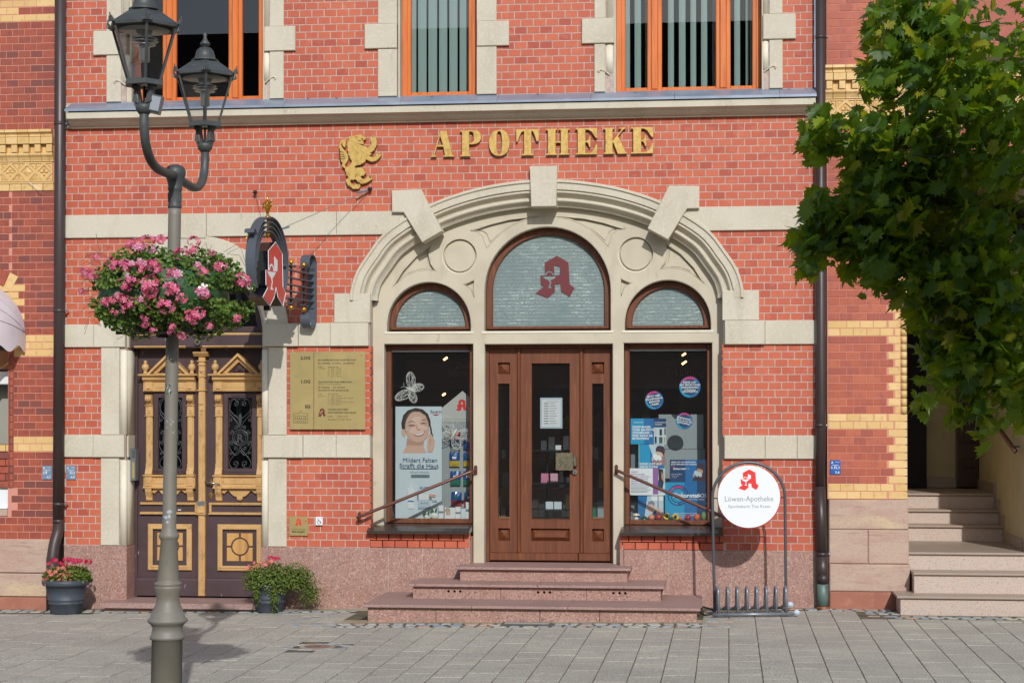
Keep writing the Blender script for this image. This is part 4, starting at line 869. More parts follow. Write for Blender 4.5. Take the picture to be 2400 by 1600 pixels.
b = MB(); b.plate([[(px + x, 1.02 + z) for x, z in ((-.04, -.03), (-.02, -.05), (.01, -.04), (.04, -.05), (.045, .0), (.02, .01), (-.01, .0), (-.04, .01))]], Y - .068, .002); b.build('bare_patch', 'lamp_metal', ed)
b = MB(); b.plate([[(-3.612, 1.265), (-3.585, 1.222), (-3.612, 1.178), (-3.638, 1.222)]], Y - .012, .012, .003); b.plate([[(-3.613, 1.135), (-3.585, 1.09), (-3.613, 1.045), (-3.642, 1.09)]], Y - .012, .012, .003); b.build('escutcheon', 'gold_bright', ed)
b = MB(); b.smooth = True; b.tube([(-3.612, Y, 1.222), (-3.612, Y - .06, 1.222)], .009, 8); b.tube([(-3.665, Y - .062, 1.232), (-3.60, Y - .064, 1.22), (-3.50, Y - .066, 1.198)], [.008, .01, .009], 8); b.tube([(-3.613, Y - .02, 1.09), (-3.613, Y - .01, 1.09)], .012, 10); b.build('handle', 'steel', ed)
b = MB(); b.box(-3.975, -3.94, Y - .012, Y, .925, .934); b.build('name_label', 'white_print', ed)
t = thing('intercom_panel', 'silver intercom with slotted speaker and name buttons beside the carved door', 'intercom', (-4.425, .09, 1.41))
MB().box(-.012, .0, 0, .12, -.17, .17, .0).box(0, .045, -.006, .12, -.165, .165, .004).build('housing', 'intercom_grey', t)
for i in range(7): MB().box(.010, .040, -.008, -.005, .145 - i * .012, .150 - i * .012).build('slot', 'black_print', t)
MB().box(.012, .036, -.009, -.005, -.14, .03).build('name_strip', 'brass_plate', t)

# ---------------------------------------------------------------- handrails
for nm, lab, P in (('handrail', 'brown metal handrail sloping down to the left of the pharmacy door', [(-.768, .17, 1.362), (-.768, .10, 1.36), (-.82, .085, 1.345), (-1.90, -.115, .905), (-1.945, -.12, .888), (-1.96, -.09, .88), (-1.96, .0, .88)]),
                   ('handrail', 'brown metal handrail sloping down to the right of the pharmacy door', [(.690, .17, 1.372), (.690, .10, 1.37), (.74, .085, 1.352), (1.85, -.115, .885), (1.90, -.12, .868), (1.915, -.09, .86), (1.915, .0, .86)])):
    t = thing(nm, lab, 'handrail', group='handrails of the pharmacy steps'); b = MB(); b.smooth = True; b.tube(P[1:6], .0165, 12); b.build('rail', 'rail_brown', t)
    for a, c, e in ((P[0], P[1], .172), (P[6], P[5], -.002)):
        b = MB(); b.smooth = True; b.tube([a, c], .008, 8); b.build('stay', 'rail_brown', t)
        MB().plate([arc(a[0], a[2] + .035, .018, 0, 180, 8) + arc(a[0], a[2] - .035, .018, 180, 360, 8)], e - .006, .008, .002).build('wall_plate', 'rail_brown', t)

# ---------------------------------------------------------------- downpipes
def pipe(lab, segs, r, colls, m='pipe_brown'):
    t = thing('downpipe', lab, 'drainpipe')
    for k, (pts, rr, mm) in enumerate(segs):
        b = MB(); b.smooth = True; b.tube(pts, rr, 20); b.build('pipe_section', mm, t)
    for (x, y, z, rr) in colls:
        b = MB(); b.smooth = True; b.tube([(x, y, z - .018), (x, y, z + .018)], rr, 20); b.build('collar', m, t)
        b = MB(); b.tube([(x + rr, y + .01, z), (x + rr + .02, y + .05, z)], .009, 6); b.ball((x + rr + .012, y - .0, z), .012, 6); b.build('clamp', 'galv', t)
    return t
pipe('dark brown downpipe with a bend near the ground at the left corner', [([(-5.146, -.085, 8), (-5.150, -.085, 4.0), (-5.158, -.085, .80)], .058, 'pipe_brown'), (catmull([(-5.158, -.085, .84), (-5.160, -.087, .72), (-5.185, -.125, .58), (-5.195, -.15, .46), (-5.196, -.155, .40)], 5), .0585, 'pipe_brown'), ([(-5.196, -.155, .44), (-5.196, -.155, -.12)], .062, 'pipe_brown')], .058,
     [(-5.152, -.085, 5.0, .0605), (-5.153, -.085, 3.03, .0605), (-5.157, -.085, 1.0, .0605)])
dr = pipe('straight brown downpipe with a green weathered foot at the right corner', [([(2.757, -.09, 8), (2.757, -.09, 2.0), (2.745, -.09, 1.2)], .050, 'pipe_brown'), ([(2.745, -.09, 1.22), (2.765, -.10, .5)], .053, 'pipe_brown'), ([(2.765, -.10, .53), (2.768, -.10, .25)], .058, 'pipe_brown'), ([(2.768, -.10, .27), (2.774, -.10, .02)], .057, 'pipe_green')], .05,
     [(2.757, -.09, 5.72, .053), (2.745, -.09, 1.83, .054), (2.764, -.10, .545, .060)])
b = MB(); b.smooth = True; b.tube([(2.772, -.165, .30), (2.772, -.15, .30)], .05, 18); b.build('cleaning_cap', 'pipe_brown', dr)
b = MB(); b.smooth = True; b.tube([(2.774, -.10, .022), (2.774, -.10, .0)], .066, 18); b.build('foot_ring', 'copper', dr)

# ---------------------------------------------------------------- gilded lettering and lion
G = {'A': (.9, [[(0, 0), (.21, 0), (.21, .045), (.14, .06), (.235, .39), (.475, .39), (.54, .06), (.48, .045), (.48, 0), (.9, 0), (.9, .045), (.82, .06), (.6, 1), (.36, 1), (.085, .06), (0, .045)], [(.26, .46), (.35, .82), (.46, .46)]]),
 'P': (.79, [[(0, 0), (.39, 0), (.39, .05), (.34, .06), (.34, .46), (.5, .46), (.63, .485), (.73, .55), (.785, .65), (.79, .75), (.775, .86), (.72, .95), (.62, .99), (.5, 1), (0, 1), (0, .95), (.07, .94), (.07, .06), (0, .05)], [(.34, .52), (.34, .95), (.42, .95), (.48, .92), (.51, .86), (.51, .61), (.48, .55), (.42, .52)]]),
 'O': (.77, [[(.385 + .385 * math.copysign(abs(math.cos(t)) ** .82, math.cos(t)), .5 + .5 * math.copysign(abs(math.sin(t)) ** .9, math.sin(t))) for t in [2 * math.pi * k / 36 for k in range(36)]], [(.385 + .10 * math.copysign(abs(math.cos(t)) ** .7, math.cos(t)), .5 + .445 * math.copysign(abs(math.sin(t)) ** .85, math.sin(t))) for t in [-2 * math.pi * k / 30 for k in range(30)]]]),
 'T': (.87, [[(.21, 0), (.67, 0), (.67, .05), (.58, .06), (.58, .94), (.64, .90), (.72, .72), (.77, .54), (.86, .54), (.87, 1), (0, 1), (.01, .54), (.06, .52), (.12, .70), (.20, .88), (.3, .94), (.3, .06), (.21, .05)]]),
 'H': (.92, [[(0, 0), (.43, 0), (.43, .05), (.37, .06), (.37, .46), (.57, .46), (.57, .06), (.5, .05), (.5, 0), (.92, 0), (.92, .05), (.85, .06), (.85, .94), (.92, .95), (.92, 1), (.5, 1), (.5, .95), (.57, .94), (.57, .51), (.37, .51), (.37, .94), (.43, .95), (.43, 1), (0, 1), (0, .95), (.07, .94), (.07, .06), (0, .05)]]),
 'E': (.84, [[(0, 0), (.83, 0), (.84, .38), (.79, .38), (.72, .2), (.6, .07), (.38, .05), (.38, .46), (.45, .45), (.5, .38), (.53, .28), (.58, .28), (.58, .7), (.54, .7), (.5, .58), (.44, .52), (.38, .51), (.38, .94), (.5, .94), (.62, .86), (.72, .7), (.78, .62), (.84, .62), (.83, 1), (0, 1), (0, .95), (.08, .94), (.08, .06), (0, .05)]]),
 'K': (.91, [[(0, 0), (.41, 0), (.41, .05), (.35, .06), (.35, .42), (.37, .44), (.55, 0), (.91, 0), (.91, .05), (.86, .07), (.56, .67), (.78, .94), (.85, .95), (.85, 1), (.6, 1), (.6, .95), (.7, .94), (.5, .68), (.35, .5), (.35, .94), (.41, .95), (.41, 1), (0, 1), (0, .95), (.07, .94), (.07, .06), (0, .05)]])}
t = thing('shop_lettering', 'gilded capital letters spelling APOTHEKE on the brick above the arch', 'lettering')
for ch, x0, x1 in (('A', -1.205, -.959), ('P', -.900, -.684), ('O', -.601, -.389), ('T', -.322, -.084), ('H', -.012, .231), ('E', .290, .512), ('K', .576, .816), ('E', .856, 1.082)):
    w_, Ls = G[ch]; s_ = (x1 - x0) / w_
    MB().plate([[(x0 + u * s_, 4.588 + v * .268) for u, v in L_] for L_ in Ls], -.045, .030, .002).build('letter', 'gold', t)
LION = [(410,225),(480,228),(560,210),(640,195),(720,190),(745,210),(735,232),(790,236),(828,250),(828,290),(800,325),(775,330),(745,305),(735,318),(770,345),(768,395),(772,430),(700,425),(620,408),(700,432),(790,465),(850,500),(870,520),(930,450),(955,400),(940,330),(940,270),(960,225),(1010,220),(1050,232),(1070,260),(1085,330),(1090,380),(1085,425),(1103,435),(1070,475),(1077,500),(1030,540),(1040,570),(985,590),(990,612),(925,625),(982,655),(935,668),(987,690),(900,703),(960,730),(1010,735),(1050,700),(1080,640),(1110,620),(1150,625),(1170,660),(1190,680),(1185,720),(1130,780),(1070,830),(1020,840),(1000,855),(975,840),(960,857),(930,835),(890,825),(830,790),(815,830),(795,862),(770,868),(750,897),(722,885),(700,917),(640,925),(570,945),(550,980),(600,985),(690,980),(740,990),(780,1040),(800,1080),(837,1120),(805,1130),(807,1160),(775,1158),(780,1190),(720,1180),(700,1215),(740,1250),(790,1275),(830,1240),(880,1190),(930,1185),(975,1230),(978,1270),(930,1300),(870,1340),(800,1370),(750,1370),(740,1397),(715,1365),(690,1387),(660,1330),(637,1342),(600,1290),(560,1260),(520,1290),(480,1270),(440,1310),(480,1370),(520,1400),(590,1385),(640,1375),(680,1385),(695,1420),(680,1460),(640,1500),(560,1500),(500,1490),(460,1440),(438,1457),(430,1410),(398,1432),(370,1380),(345,1320),(330,1270),(370,1245),(400,1220),(385,1185),(348,1170),(345,1100),(320,1050),(320,1000),(260,960),(245,900),(265,860),(213,830),(225,812),(188,770),(222,755),(178,700),(215,686),(178,630),(212,618),(172,560),(203,552),(170,500),(185,400),(220,320),(270,290),(320,295),(345,340),(340,420),(320,500),(290,490),(255,440),(250,380),(230,420),(240,480),(290,540),(340,590),(385,660),(400,720),(395,790),(360,860),(320,920),(340,970),(400,955),(450,900),(480,840),(492,790),(468,822),(455,770),(430,760),(430,700),(405,690),(395,600),(375,560),(380,480),(370,420),(385,350),(415,290),(408,265)]
t = thing('lion_emblem', 'gilded rampant lion relief fixed on the brick left of the lettering', 'emblem')
LP_ = [(-2.171 + (x - 165) * .000434, 4.832 - (z - 190) * .000430) for x, z in LION]
MB().plate([LP_], -.048, .034, .003).build('lion', 'gold', t)
b = MB()
def groove_shade(P, r=.0034): b.tube([(-2.171 + (x - 165) * .000434, -.0485, 4.832 - (z - 190) * .000430) for x, z in P], r, 5)  # dark tubes on the surface, the shade of carved lines put into colour
for P in ([(715, 290), (760, 280)], [(640, 345), (700, 335)], [(190, 640), (250, 668), (300, 672)], [(182, 570), (240, 600), (290, 612)], [(190, 700), (250, 722), (310, 722)], [(200, 770), (260, 772), (320, 762)], [(600, 1130), (570, 1220)], [(860, 1100), (600, 1010)][:0], [(1020, 235), (1030, 262)], [(985, 228), (990, 255)], [(1110, 640), (1150, 660)], [(900, 1205), (940, 1240)], [(930, 1200), (960, 1235)], [(630, 1390), (660, 1420)]):
    if len(P) > 1: groove_shade(P)
b.build('shade_line', 'brown_print', t); b = MB(); b.ball((-2.171 + (590 - 165) * .000434, -.048, 4.832 - (245 - 190) * .00043), .005, 6); b.build('eye', 'brown_print', t)

# ---------------------------------------------------------------- plaques
t = thing('directory_plaque', 'large brass directory plaque with black and red print right of the carved door', 'plaque')
X0, X1, Z0, Z1, yy = -2.684, -1.890, 1.786, 2.590, -.040
k_ = (X1 - X0) / (1292 - 137)
def px_(x): return X0 + (x - 137) * k_
def pz_(z): return Z1 - (z - 160) * (Z1 - Z0) / (1345 - 160)
MB().box(X0, X1, yy, yy + .012, Z0, Z1, .001).build('plate', 'brass_plate', t)
MB().box(px_(500), px_(508), yy - .001, yy, Z0 + .003, Z1 - .003).build('dividing_line', 'maroon_film', t)
b = MB()
for s_, x, z in (('2.OG', 452, 278), ('1.OG', 452, 638), ('EG', 452, 1020)): b.text(s_, px_(x), pz_(z), .046, yy - .001, 'RIGHT', .03)
for s_, x, z, sz, e in (('MVZ RHEUMAZENTRUM SAALEBOGEN GmbH', 568, 300, .0245, .69), ('DR. SCHWABE  |  K. HÖHN  |  DR. BRAUNIG', 568, 350, .0245, .64), ('GESUNDHEITSZENTRUM WEIMAR GmbH', 568, 636, .0245, .62), ('DR. WINKENS   |   DR. SCHULDT', 568, 718, .0245, .47), ('FACHÄRZTE FÜR NEUROLOGIE', 568, 762, .0245, .47), ('LÖWEN-APOTHEKE', 720, 1055, .0255, .3), ('APOTHEKERIN TINA KRAZE', 720, 1102, .0255, .42)):
    b.text(s_, px_(x), pz_(z), sz, yy - .001, 'LEFT', .004, sx=.93 if len(s_) < 28 else .80)
b.text('HAUS', px_(300), pz_(1198), .040, yy - .001, 'CENTER', -.005, sx=1.25); b.text('MARKT 8', px_(300), pz_(1235), .019, yy - .001, 'CENTER', 0, sx=1.55)
lw = .0028
def seg(x0, z0, x1, z1): b.tube([(px_(x0), yy - .0005, pz_(z0)), (px_(x1), yy - .0005, pz_(z1))], lw / 2, 4)
for q in ((192, 1102, 275, 1102), (275, 1102, 302, 1060), (302, 1060, 328, 1102), (328, 1102, 412, 1102), (412, 1102, 412, 1140), (192, 1140, 412, 1140), (192, 1102, 192, 1140), (192, 1152, 192, 1250), (192, 1250, 412, 1250), (412, 1250, 412, 1152)): seg(*q)
b.build('lettering', 'black_print', t)
b = MB()
b.text('MEDIZINISCHES VERSORGUNGSZENTRUM', px_(568), pz_(668), .015, yy - .001, 'LEFT', -.01, sx=.85)
for j, (zz, tx) in enumerate(((398, '036424 / 881 009'), (418, 'Mo   08.00 - 13.00 Uhr'), (450, 'Di    08.00 - 13.00 Uhr'), (482, 'Mi    08.00 - 13.00 Uhr'), (512, 'Do   13.00 - 18.00 Uhr'), (545, 'Fr    08.00 - 13.00 Uhr'), (812, '036424 / 882 001'), (843, 'Mo   08.00 - 13.00 Uhr'), (875, 'Di    08.00 - 12.00 Uhr & 14.00 - 16.00 Uhr'), (908, 'Mi    08.00 - 12.00 Uhr'), (938, 'Do   08.00 - 12.00 Uhr & 13.00 - 17.00 Uhr'), (970, 'Fr    08.00 - 13.00 Uhr'))):
    b.text(tx, px_(718), pz_(zz), .0155, yy - .001, 'LEFT', -.005)
for zz, tx in ((398, 'Telefon'), (420, 'Sprechzeiten'), (812, 'Telefon'), (845, 'Sprechzeiten')): b.text(tx, px_(568), pz_(zz), .0155, yy - .001, 'LEFT', -.01)
b.text('Telefon           036424 / 22 226', px_(720), pz_(1155), .0165, yy - .001); b.text('Öffnungszeiten  Mo - Fr  08.00 - 18.30 Uhr', px_(720), pz_(1202), .0165, yy - .001, 'LEFT', 0, sx=.85)
b.build('small_lettering', 'brown_print', t)
apoA(px_(628), pz_(1088), .090, yy - .0012, 'maroon_film', 'brass_plate', t, .001)
b = MB()
for x, z in ((200, 225), (1232, 220), (195, 1288), (1232, 1288)): b.ball((px_(x), yy, pz_(z)), .006, 8)
b.build('screw', 'steel', t)
t = thing('bell_sign', 'small brass pharmacy sign reading Bitte klingeln above the granite base', 'sign')
MB().box(-2.695, -2.500, -.02, -.008, .684, .882, .001).build('plate', 'brass_plate', t)
apoA(-2.598, .825, .078, -.0212, 'red_print', 'brass_plate', t, .001)
b = MB(); b.plate([[(-2.527, .853), (-2.512, .836), (-2.527, .815)]], -.0212, .001); b.build('arrow', 'red_print', t)
b = MB(); b.text('Bitte klingeln!', -2.598, .718, .0245, -.0212, 'CENTER', .02); b.build('lettering', 'black_print', t)
b = MB(); b.text('Wir helfen Ihnen gern', -2.598, .745, .017, -.0212, 'CENTER', -.01); b.build('small_lettering', 'brown_print', t)
t = thing('wheelchair_bell', 'white square bell plate with a black wheelchair symbol on the brick', 'doorbell')
MB().box(-2.416, -2.341, -.03, -.004, .793, .880, .004).build('plate', 'white_print', t)
b = MB(); b.tube([(x, -.0308, z) for x, z in arc(-2.380, .828, .018, 140, 400, 14)], .0022, 5); b.tube([(-2.388, -.031, .862), (-2.386, -.031, .838), (-2.368, -.031, .836), (-2.360, -.031, .816), (-2.354, -.031, .818)], .0026, 5); b.tube([(-2.386, -.031, .850), (-2.372, -.031, .850)], .002, 5); b.ball((-2.389, -.031, .869), .004, 6); b.box(-2.359, -.2352, -.031, -.030, .862, .868) if False else b.box(-2.359, -2.352, -.031, -.030, .862, .868); b.build('symbol', 'black_print', t)
for lab, x0, x1, z0, z1, m_, tx in (('greyish blue water valve plate on the dark brick left of the downpipe', -5.362, -5.257, 1.256, 1.400, 'bluegrey_plate', ('A', '2,9', '4,7')), ('greyish blue water valve plate on the orange brick right of the downpipe', -5.101, -4.997, 1.256, 1.400, 'bluegrey_plate', ('A', '12,5', '4,9')), ('bright blue water valve plate on the red brick beside the stairs', 2.851, 2.952, 1.338, 1.480, 'blue_plate', ('A', '13,3', '5,6'))):
    t = thing('valve_plate', lab, 'marker plate', group='blue valve marker plates'); yp = -.012 if x0 < 0 else -.012; MB().box(x0, x1, yp, yp + .01, z0, z1, .002).build('plate', m_, t)
    b = MB(); b.text(tx[0], x0 + .008, z1 - .034, .034, yp - .001, 'LEFT', .015); b.text('Wasser', x1 - .008, z1 - .022, .014, yp - .001, 'RIGHT', .01); b.box(x0 + .018, x1 - .018, yp - .001, yp, z1 - .050, z1 - .046); b.box((x0 + x1) / 2 - .006, (x0 + x1) / 2 - .002, yp - .001, yp, z1 - .085, z1 - .046)
    if tx[1] == '2,9': b.text(tx[1], x0 + .005, z1 - .085, .036, yp - .001, 'LEFT', .01)
    else: b.text(tx[1][:2] if 0 else tx[1], x1 - .006, z1 - .085, .036, yp - .001, 'RIGHT', .01); 
    if tx[1] == '13,3': b.text('0,', x0 + .004, z1 - .085, .036, yp - .001, 'LEFT', .01)
    b.text(tx[2], (x0 + x1) / 2 + .02, z1 - .132, .036, yp - .001, 'CENTER', .01); b.build('lettering', 'white_print', t)

# ---------------------------------------------------------------- hanging pharmacy sign
AG = rad(9); u = Vector((-math.sin(AG), -math.cos(AG), 0)); nn = Vector((math.cos(AG), -math.sin(AG), 0)); O = Vector((-2.455, 0, 0))
def U(s_, n_, z): return O + u * s_ + nn * n_ + Vector((0, 0, z))
hs = thing('hanging_sign', 'projecting pharmacy sign with red letter A in a scrolled iron frame', 'sign')
b = MB(); wp = catmull([(.10, 3.47), (.03, 3.47), (.0, 3.53), (.03, 3.595), (.10, 3.60), (.12, 3.55), (.09, 3.52)][::-1], 5)
b.ribbon([U(.012 + 0, 0, 3.5), U(.012, 0, 2.92)], .10, .010, nn)
b.ribbon([U(.012 + .10 - .10 * math.cos(a), 0, 3.5 + .085 * math.sin(a)) for a in [rad(0 + 230 * k / 14) for k in range(15)]], .10, .010, nn)
b.ribbon([U(.012 + .10 - .10 * math.cos(a), 0, 2.92 - .085 * math.sin(a)) for a in [rad(230 * k / 14) for k in range(15)]], .10, .010, nn)
b.build('wall_bracket', 'iron_grey', hs)
b = MB()
for k, z in enumerate((3.39, 3.315, 3.245, 3.18, 3.11)):
    b.ribbon([U(.01, 0, z - (.03 if k else -.02) * 0), U(.74, 0, z)], .05, .012, nn)
for q, zz in ((1, 3.39), (-1, 3.11)): b.ribbon([U(.02, 0, zz), U(.01, 0, zz + q * .03), U(.03, 0, zz + q * .07)], .05, .010, nn)
b.build('bracket_bar', 'iron_grey', hs)
for s_ in (.24, .58):
    b = MB(); b.tube([U(s_, 0, 3.04), U(s_, 0, 3.45)], .014, 8); b.build('upright', 'iron_dark', hs)
    for z in (3.02, 3.475): b = MB(); b.smooth = True; b.ball(U(s_, 0, z), .025, 12); b.build('gold_ball', 'gold_bright', hs)
    for z, q in ((3.06, -1), (3.435, 1)): b = MB(); b.ribbon([U(s_ - .09, 0, z), U(s_ - .04, 0, z + q * .012), U(s_, 0, z - q * .01), U(s_ + .04, 0, z + q * .012), U(s_ + .09, 0, z)], .04, .008, nn); b.build('leaf_bar', 'iron_grey', hs)
cs, cz = 1.18, 3.315; rz_ = 3.415
for R_, a0, a1, w_ in ((.45, -55, 215, .10), (.405, 0, 200, .08), (.36, 10, 190, .07), (.315, 20, 180, .06)):
    b = MB(); b.ribbon([U(cs + .92 * R_ * math.cos(rad(a0 + (a1 - a0) * k / 36)) * -1, 0, rz_ + R_ * math.sin(rad(a0 + (a1 - a0) * k / 36))) for k in range(37)], w_, .010, nn); b.build('ring', 'iron_grey', hs)
b = MB(); b.ribbon([U(cs + .35, 0, rz_ + .25), U(cs + .40, 0, rz_ + .30), U(cs + .43, 0, rz_ + .29), U(cs + .435, 0, rz_ + .26)], .10, .010, nn); b.build('ring_scroll', 'iron_grey', hs)
# box letter: shape drawn in (s, z), both faces red
def aS(P, h=.63, sx=.98): return [(-(x - 1030) / 655 * h * sx, (627 - zz) / 655 * h) for x, zz in P]
SIL = [(1055, 300), (1230, 405), (1250, 745), (1325, 800), (1250, 940), (1115, 855), (1062, 760), (1020, 860), (905, 955), (720, 880), (850, 775), (800, 750), (795, 605), (865, 600), (860, 405)]
def shape_into(bb, loops, n0, n1):
    q = MB(); q.plate(loops, -n1, n1 - n0); bb.add([U(cs + v[0], -v[1], cz - .005 + v[2]) for v in q.v], q.f)
b = MB(); shape_into(b, [aS(SIL)], -.075, .075); b.build('letter_box', 'black_gloss', hs)
for sg in (1,):
    b = MB(); shape_into(b, [aS(SIL, .612, .96)], .0755, .078); b.build('letter_face', 'red_sign', hs)
    b = MB(); b.v = []
    shape_into(b, [aS(CUP, .612, .96)], .079, .0805); shape_into(b, [aS(SNK, .612, .96)], .079, .0805); shape_into(b, [aS(AHOLE, .612, .96)], .079, .0805)
    LPp = aS(SIL, .63, .975)
    b.tube([U(cs + x, .0765, cz - .005 + z) for x, z in LPp], .004, 4, closed=True); b.build('white_symbol', 'white_print', hs)
MB().box(-.03, .03, -.03, .03, -.06, .0).build('sign_foot', 'black_gloss', hs, loc=U(cs, 0, cz - .30))
b = MB(); b.smooth = True; b.tube([U(cs, 0, 3.66), U(cs, 0, 3.93)], .009, 6); b.ball(U(cs, 0, 3.865), .026, 8); b.ball(U(cs, 0, 3.70), .024, 8)
for k in range(-2, 3):
    for j in range(2): b.tube([U(cs, k * .004, 3.90 + j * .04), U(cs + k * .012, k * .016, 3.96 + j * .04), U(cs + k * .02, k * .030, 4.0 + j * .035 - abs(k) * .012), U(cs + k * .028, k * .038, 3.99 + j * .03 - abs(k) * .02)], [.006, .011, .008, .003], 6)
b.tube([U(cs, 0, 4.0), U(cs, 0, 4.09)], [.010, .001], 6)
b.tube([U(cs + .42, 0, rz_ + .27), U(cs + .44, -.02, rz_ + .22), U(cs + .47, -.03, rz_ + .19)], .005, 5); b.build('gilded_leaf', 'gold_bright', hs)
b = MB()
for P in ([(-3.058, -.02, 4.245), U(.90, 0, 3.77)], [(-1.846, -.02, 4.26), U(.90, .0, 3.77)]): b.tube(P, .0035, 5)
b.build('stay_wire', 'galv', hs)
for x, z in ((-3.058, 4.25), (-1.840, 4.268)): b = MB(); b.smooth = True; b.tube([(x, 0, z + .01), (x, -.05, z)], .016, 8); b.ball((x, -.055, z), .022, 8); b.build('wall_eye', 'iron_dark', hs)
b = MB(); b.tube([(-1.85, -.04, 4.262), (-1.97, -.10, 4.222)], .011, 6); b.tube([U(.88, .0, 3.775), U(.80, .07, 3.81)], .011, 6); b.build('turnbuckle', 'galv', hs)

# ---------------------------------------------------------------- bicycle stand with round sign
rk = thing('bicycle_stand', 'grey tubular bicycle rack with a round white pharmacy sign in its hoop', 'bicycle rack', (2.055, -.66, 0))
rk.rotation_euler = (0, rad(-.75), rad(6)); rk.location.x = 2.04; b = MB(); b.smooth = True
b.tube([(-.385, -.225, .02), (.385, -.225, .02)], .017, 10); b.tube([(-.335, .245, .03), (.335, .245, .03)], .014, 10); b.build('ground_bar', 'galv', rk)
for k in range(8):
    x = -.325 + k * .65 / 7; b = MB(); b.smooth = True; b.tube([(x, -.225, .02), (x, -.215, .22)] + [(x, -.215 + .05 - .05 * math.cos(a), .225 + .05 * math.sin(a)) for a in [rad(20 * j) for j in range(1, 9)]] + [(x, -.110, .20), (x, -.05, .08), (x, .245, .03)], .0135, 10); b.build('wheel_holder', 'galv', rk)
b = MB(); b.smooth = True; b.tube([(-.345, -.05, .02), (-.348, -.05, .35), (-.352, -.05, 1.13)] + [(.352 * math.cos(a), -.05, 1.13 + .345 * math.sin(a)) for a in [rad(180 - 6 * j) for j in range(1, 30)]] + [(.352, -.05, 1.13), (.348, -.05, .35), (.345, -.05, .02)], .0145, 12); b.build('hoop', 'iron_hoop', rk) if 'iron_hoop' in MATS else (mat('iron_hoop', (92, 98, 106), .4, .5), b.build('hoop', 'iron_hoop', rk))
b = MB(); b.tube([(-.345, -.225, .02), (-.345, .245, .03)], .014, 8); b.tube([(.345, -.225, .02), (.345, .245, .03)], .014, 8); b.build('side_bar', 'galv', rk)
for q, z in ((-.225, .02), (.22, .05)):
    b = MB(); b.smooth = True; b.tube([(.385, q, z), (.425, q, z)], .010, 8); b.build('axle', 'galv', rk)
    b = MB(); b.smooth = True; b.tube([(.425, q - .012, z + .012), (.425, q + .012, z + .012)], .028, 16); b.build('castor', 'poster_pale2', rk)
b = MB(); b.smooth = True
b.tube([(-.385 - .02, -.20, .02), (-.46, -.18, .012), (-.50, -.12, .04), (-.46, -.05, .08), (-.36, -.04, .05)], .009, 6); b.build('lock_cable', 'iron_dark', rk)
MB().plate([circ(0, 1.142, .303, 48)], -.062, .004).build('sign_rim', 'red_sign', rk); MB().plate([circ(0, 1.137, .3085, 48)], -.052, .004).build('sign_rim', 'red_sign', rk)
MB().plate([circ(0, 1.143, .3025, 48)], -.068, .006).build('sign_disc', 'white_print', rk)
apoA(.0, 1.305, .205, -.0695, 'red_print', 'white_print', rk, .001, 1.05)
b = MB(); b.text('Löwen-Apotheke', 0, 1.098, .073, -.069, 'CENTER', -.006, rot=-.008, sx=.93); b.build('lettering', 'grey_print', rk)
b = MB(); b.text('Apothekerin Tina Kraze', 0, 1.035, .042, -.069, 'CENTER', -.006, rot=-.008, sx=1.0); b.build('small_lettering', 'grey_print', rk)
b = MB(); b.ball((-.02, -.069, 1.425), .005, 6); b.build('screw', 'steel', rk)
for q in (-1, 1): b = MB(); b.tube([(q * .30, -.058, 1.13), (q * .355, -.05, 1.13)], .006, 6); b.build('clip', 'iron_dark', rk)
# ---------------------------------------------------------------- neighbours
def neighbour(nm, lab): return thing(nm, lab, 'building')
nl = neighbour('brick_building', 'dark red brick shop house with yellow cornice and awning at the left edge')
nr = neighbour('brick_building', 'red brick house with yellow quoins and a stepped porch at the right edge')
# left: wall with arched shop window opening at its left
WX = -5.745
WC = -6.10
lo = [(WX, .86), (WX, 3.19)] + arc(WC, 2.582, .77, 62, 118, 12) + [(2 * WC - WX, 3.19), (2 * WC - WX, .86)]
b = MB(); b.plate([rect(-9.2, -5.235, .60, 9.4), lo], .003, .35); b.build('wall', 'mortar_red', nl)
LB = []
def yl(z): return 1.553 < z < 1.70 or 2.545 < z < 2.785 or z > 6.085 and z < 6.335
nlb = []; nly = []
def nbrows(x0, x1, z0, z1, skip, ylw, lst, lsty, flip, cp=.0768, hp=.133):
    r = 0; z = z0
    while z < z1:
        za, zb = z + .004, z + cp - .004; zc = z + cp / 2; x = x1 if flip else x0; k = 0
        if not any(a < zc < c for a, c in skip):
            seq = [.20 if r % 2 else .133]
            while (x > x0 if flip else x < x1):
                w = seq[0] if k == 0 else hp
                a, c = (x - w, x) if flip else (x, x + w)
                a2, c2 = max(a, x0), min(c, x1)
                if c2 - a2 > .03:
                    yel = ylw(a2, c2, zc, r); (lsty if yel else lst).append((a2 + .0025, c2 - .0025, za, zb, 0.))
                x = a if flip else c; k += 1
        z += cp; r += 1
    return
def ylw_l(a, c, z, r):
    if 2.545 < z < 2.785 or 1.553 < z < 1.706: return True
    if 6.085 < z < 6.33: return RN.random() < (.45 if 6.165 < z < 6.25 else 1)
    return False
nbrows(-7.2, -5.240, .625, 1.553, [], ylw_l, nlb, nly, True)
nbrows(WX + .03, -5.240, 1.553, 4.30, [], ylw_l, nlb, nly, True)
nbrows(-7.6, WX + .03, 3.165, 4.30, [], ylw_l, nlb, nly, False)
nbrows(-7.2, -5.240, 4.95, 6.9, [], ylw_l, nlb, nly, True)
nlb = [q for q in nlb if not (q[3] > 3.1 and q[0] < WX + .03 and q[2] < 4.2 and min(math.hypot(x - WC, z - 2.582) for x in q[:2] for z in q[2:4]) < .86)]
nlb = [q for q in nlb if not (q[2] < 1.16 and q[0] < WX - .02 and q[3] > .86) and not (q[1] < WX - .02 and q[2] < .86 and q[0] < -6.3)]
def outv(q): return q[0] > -5.95
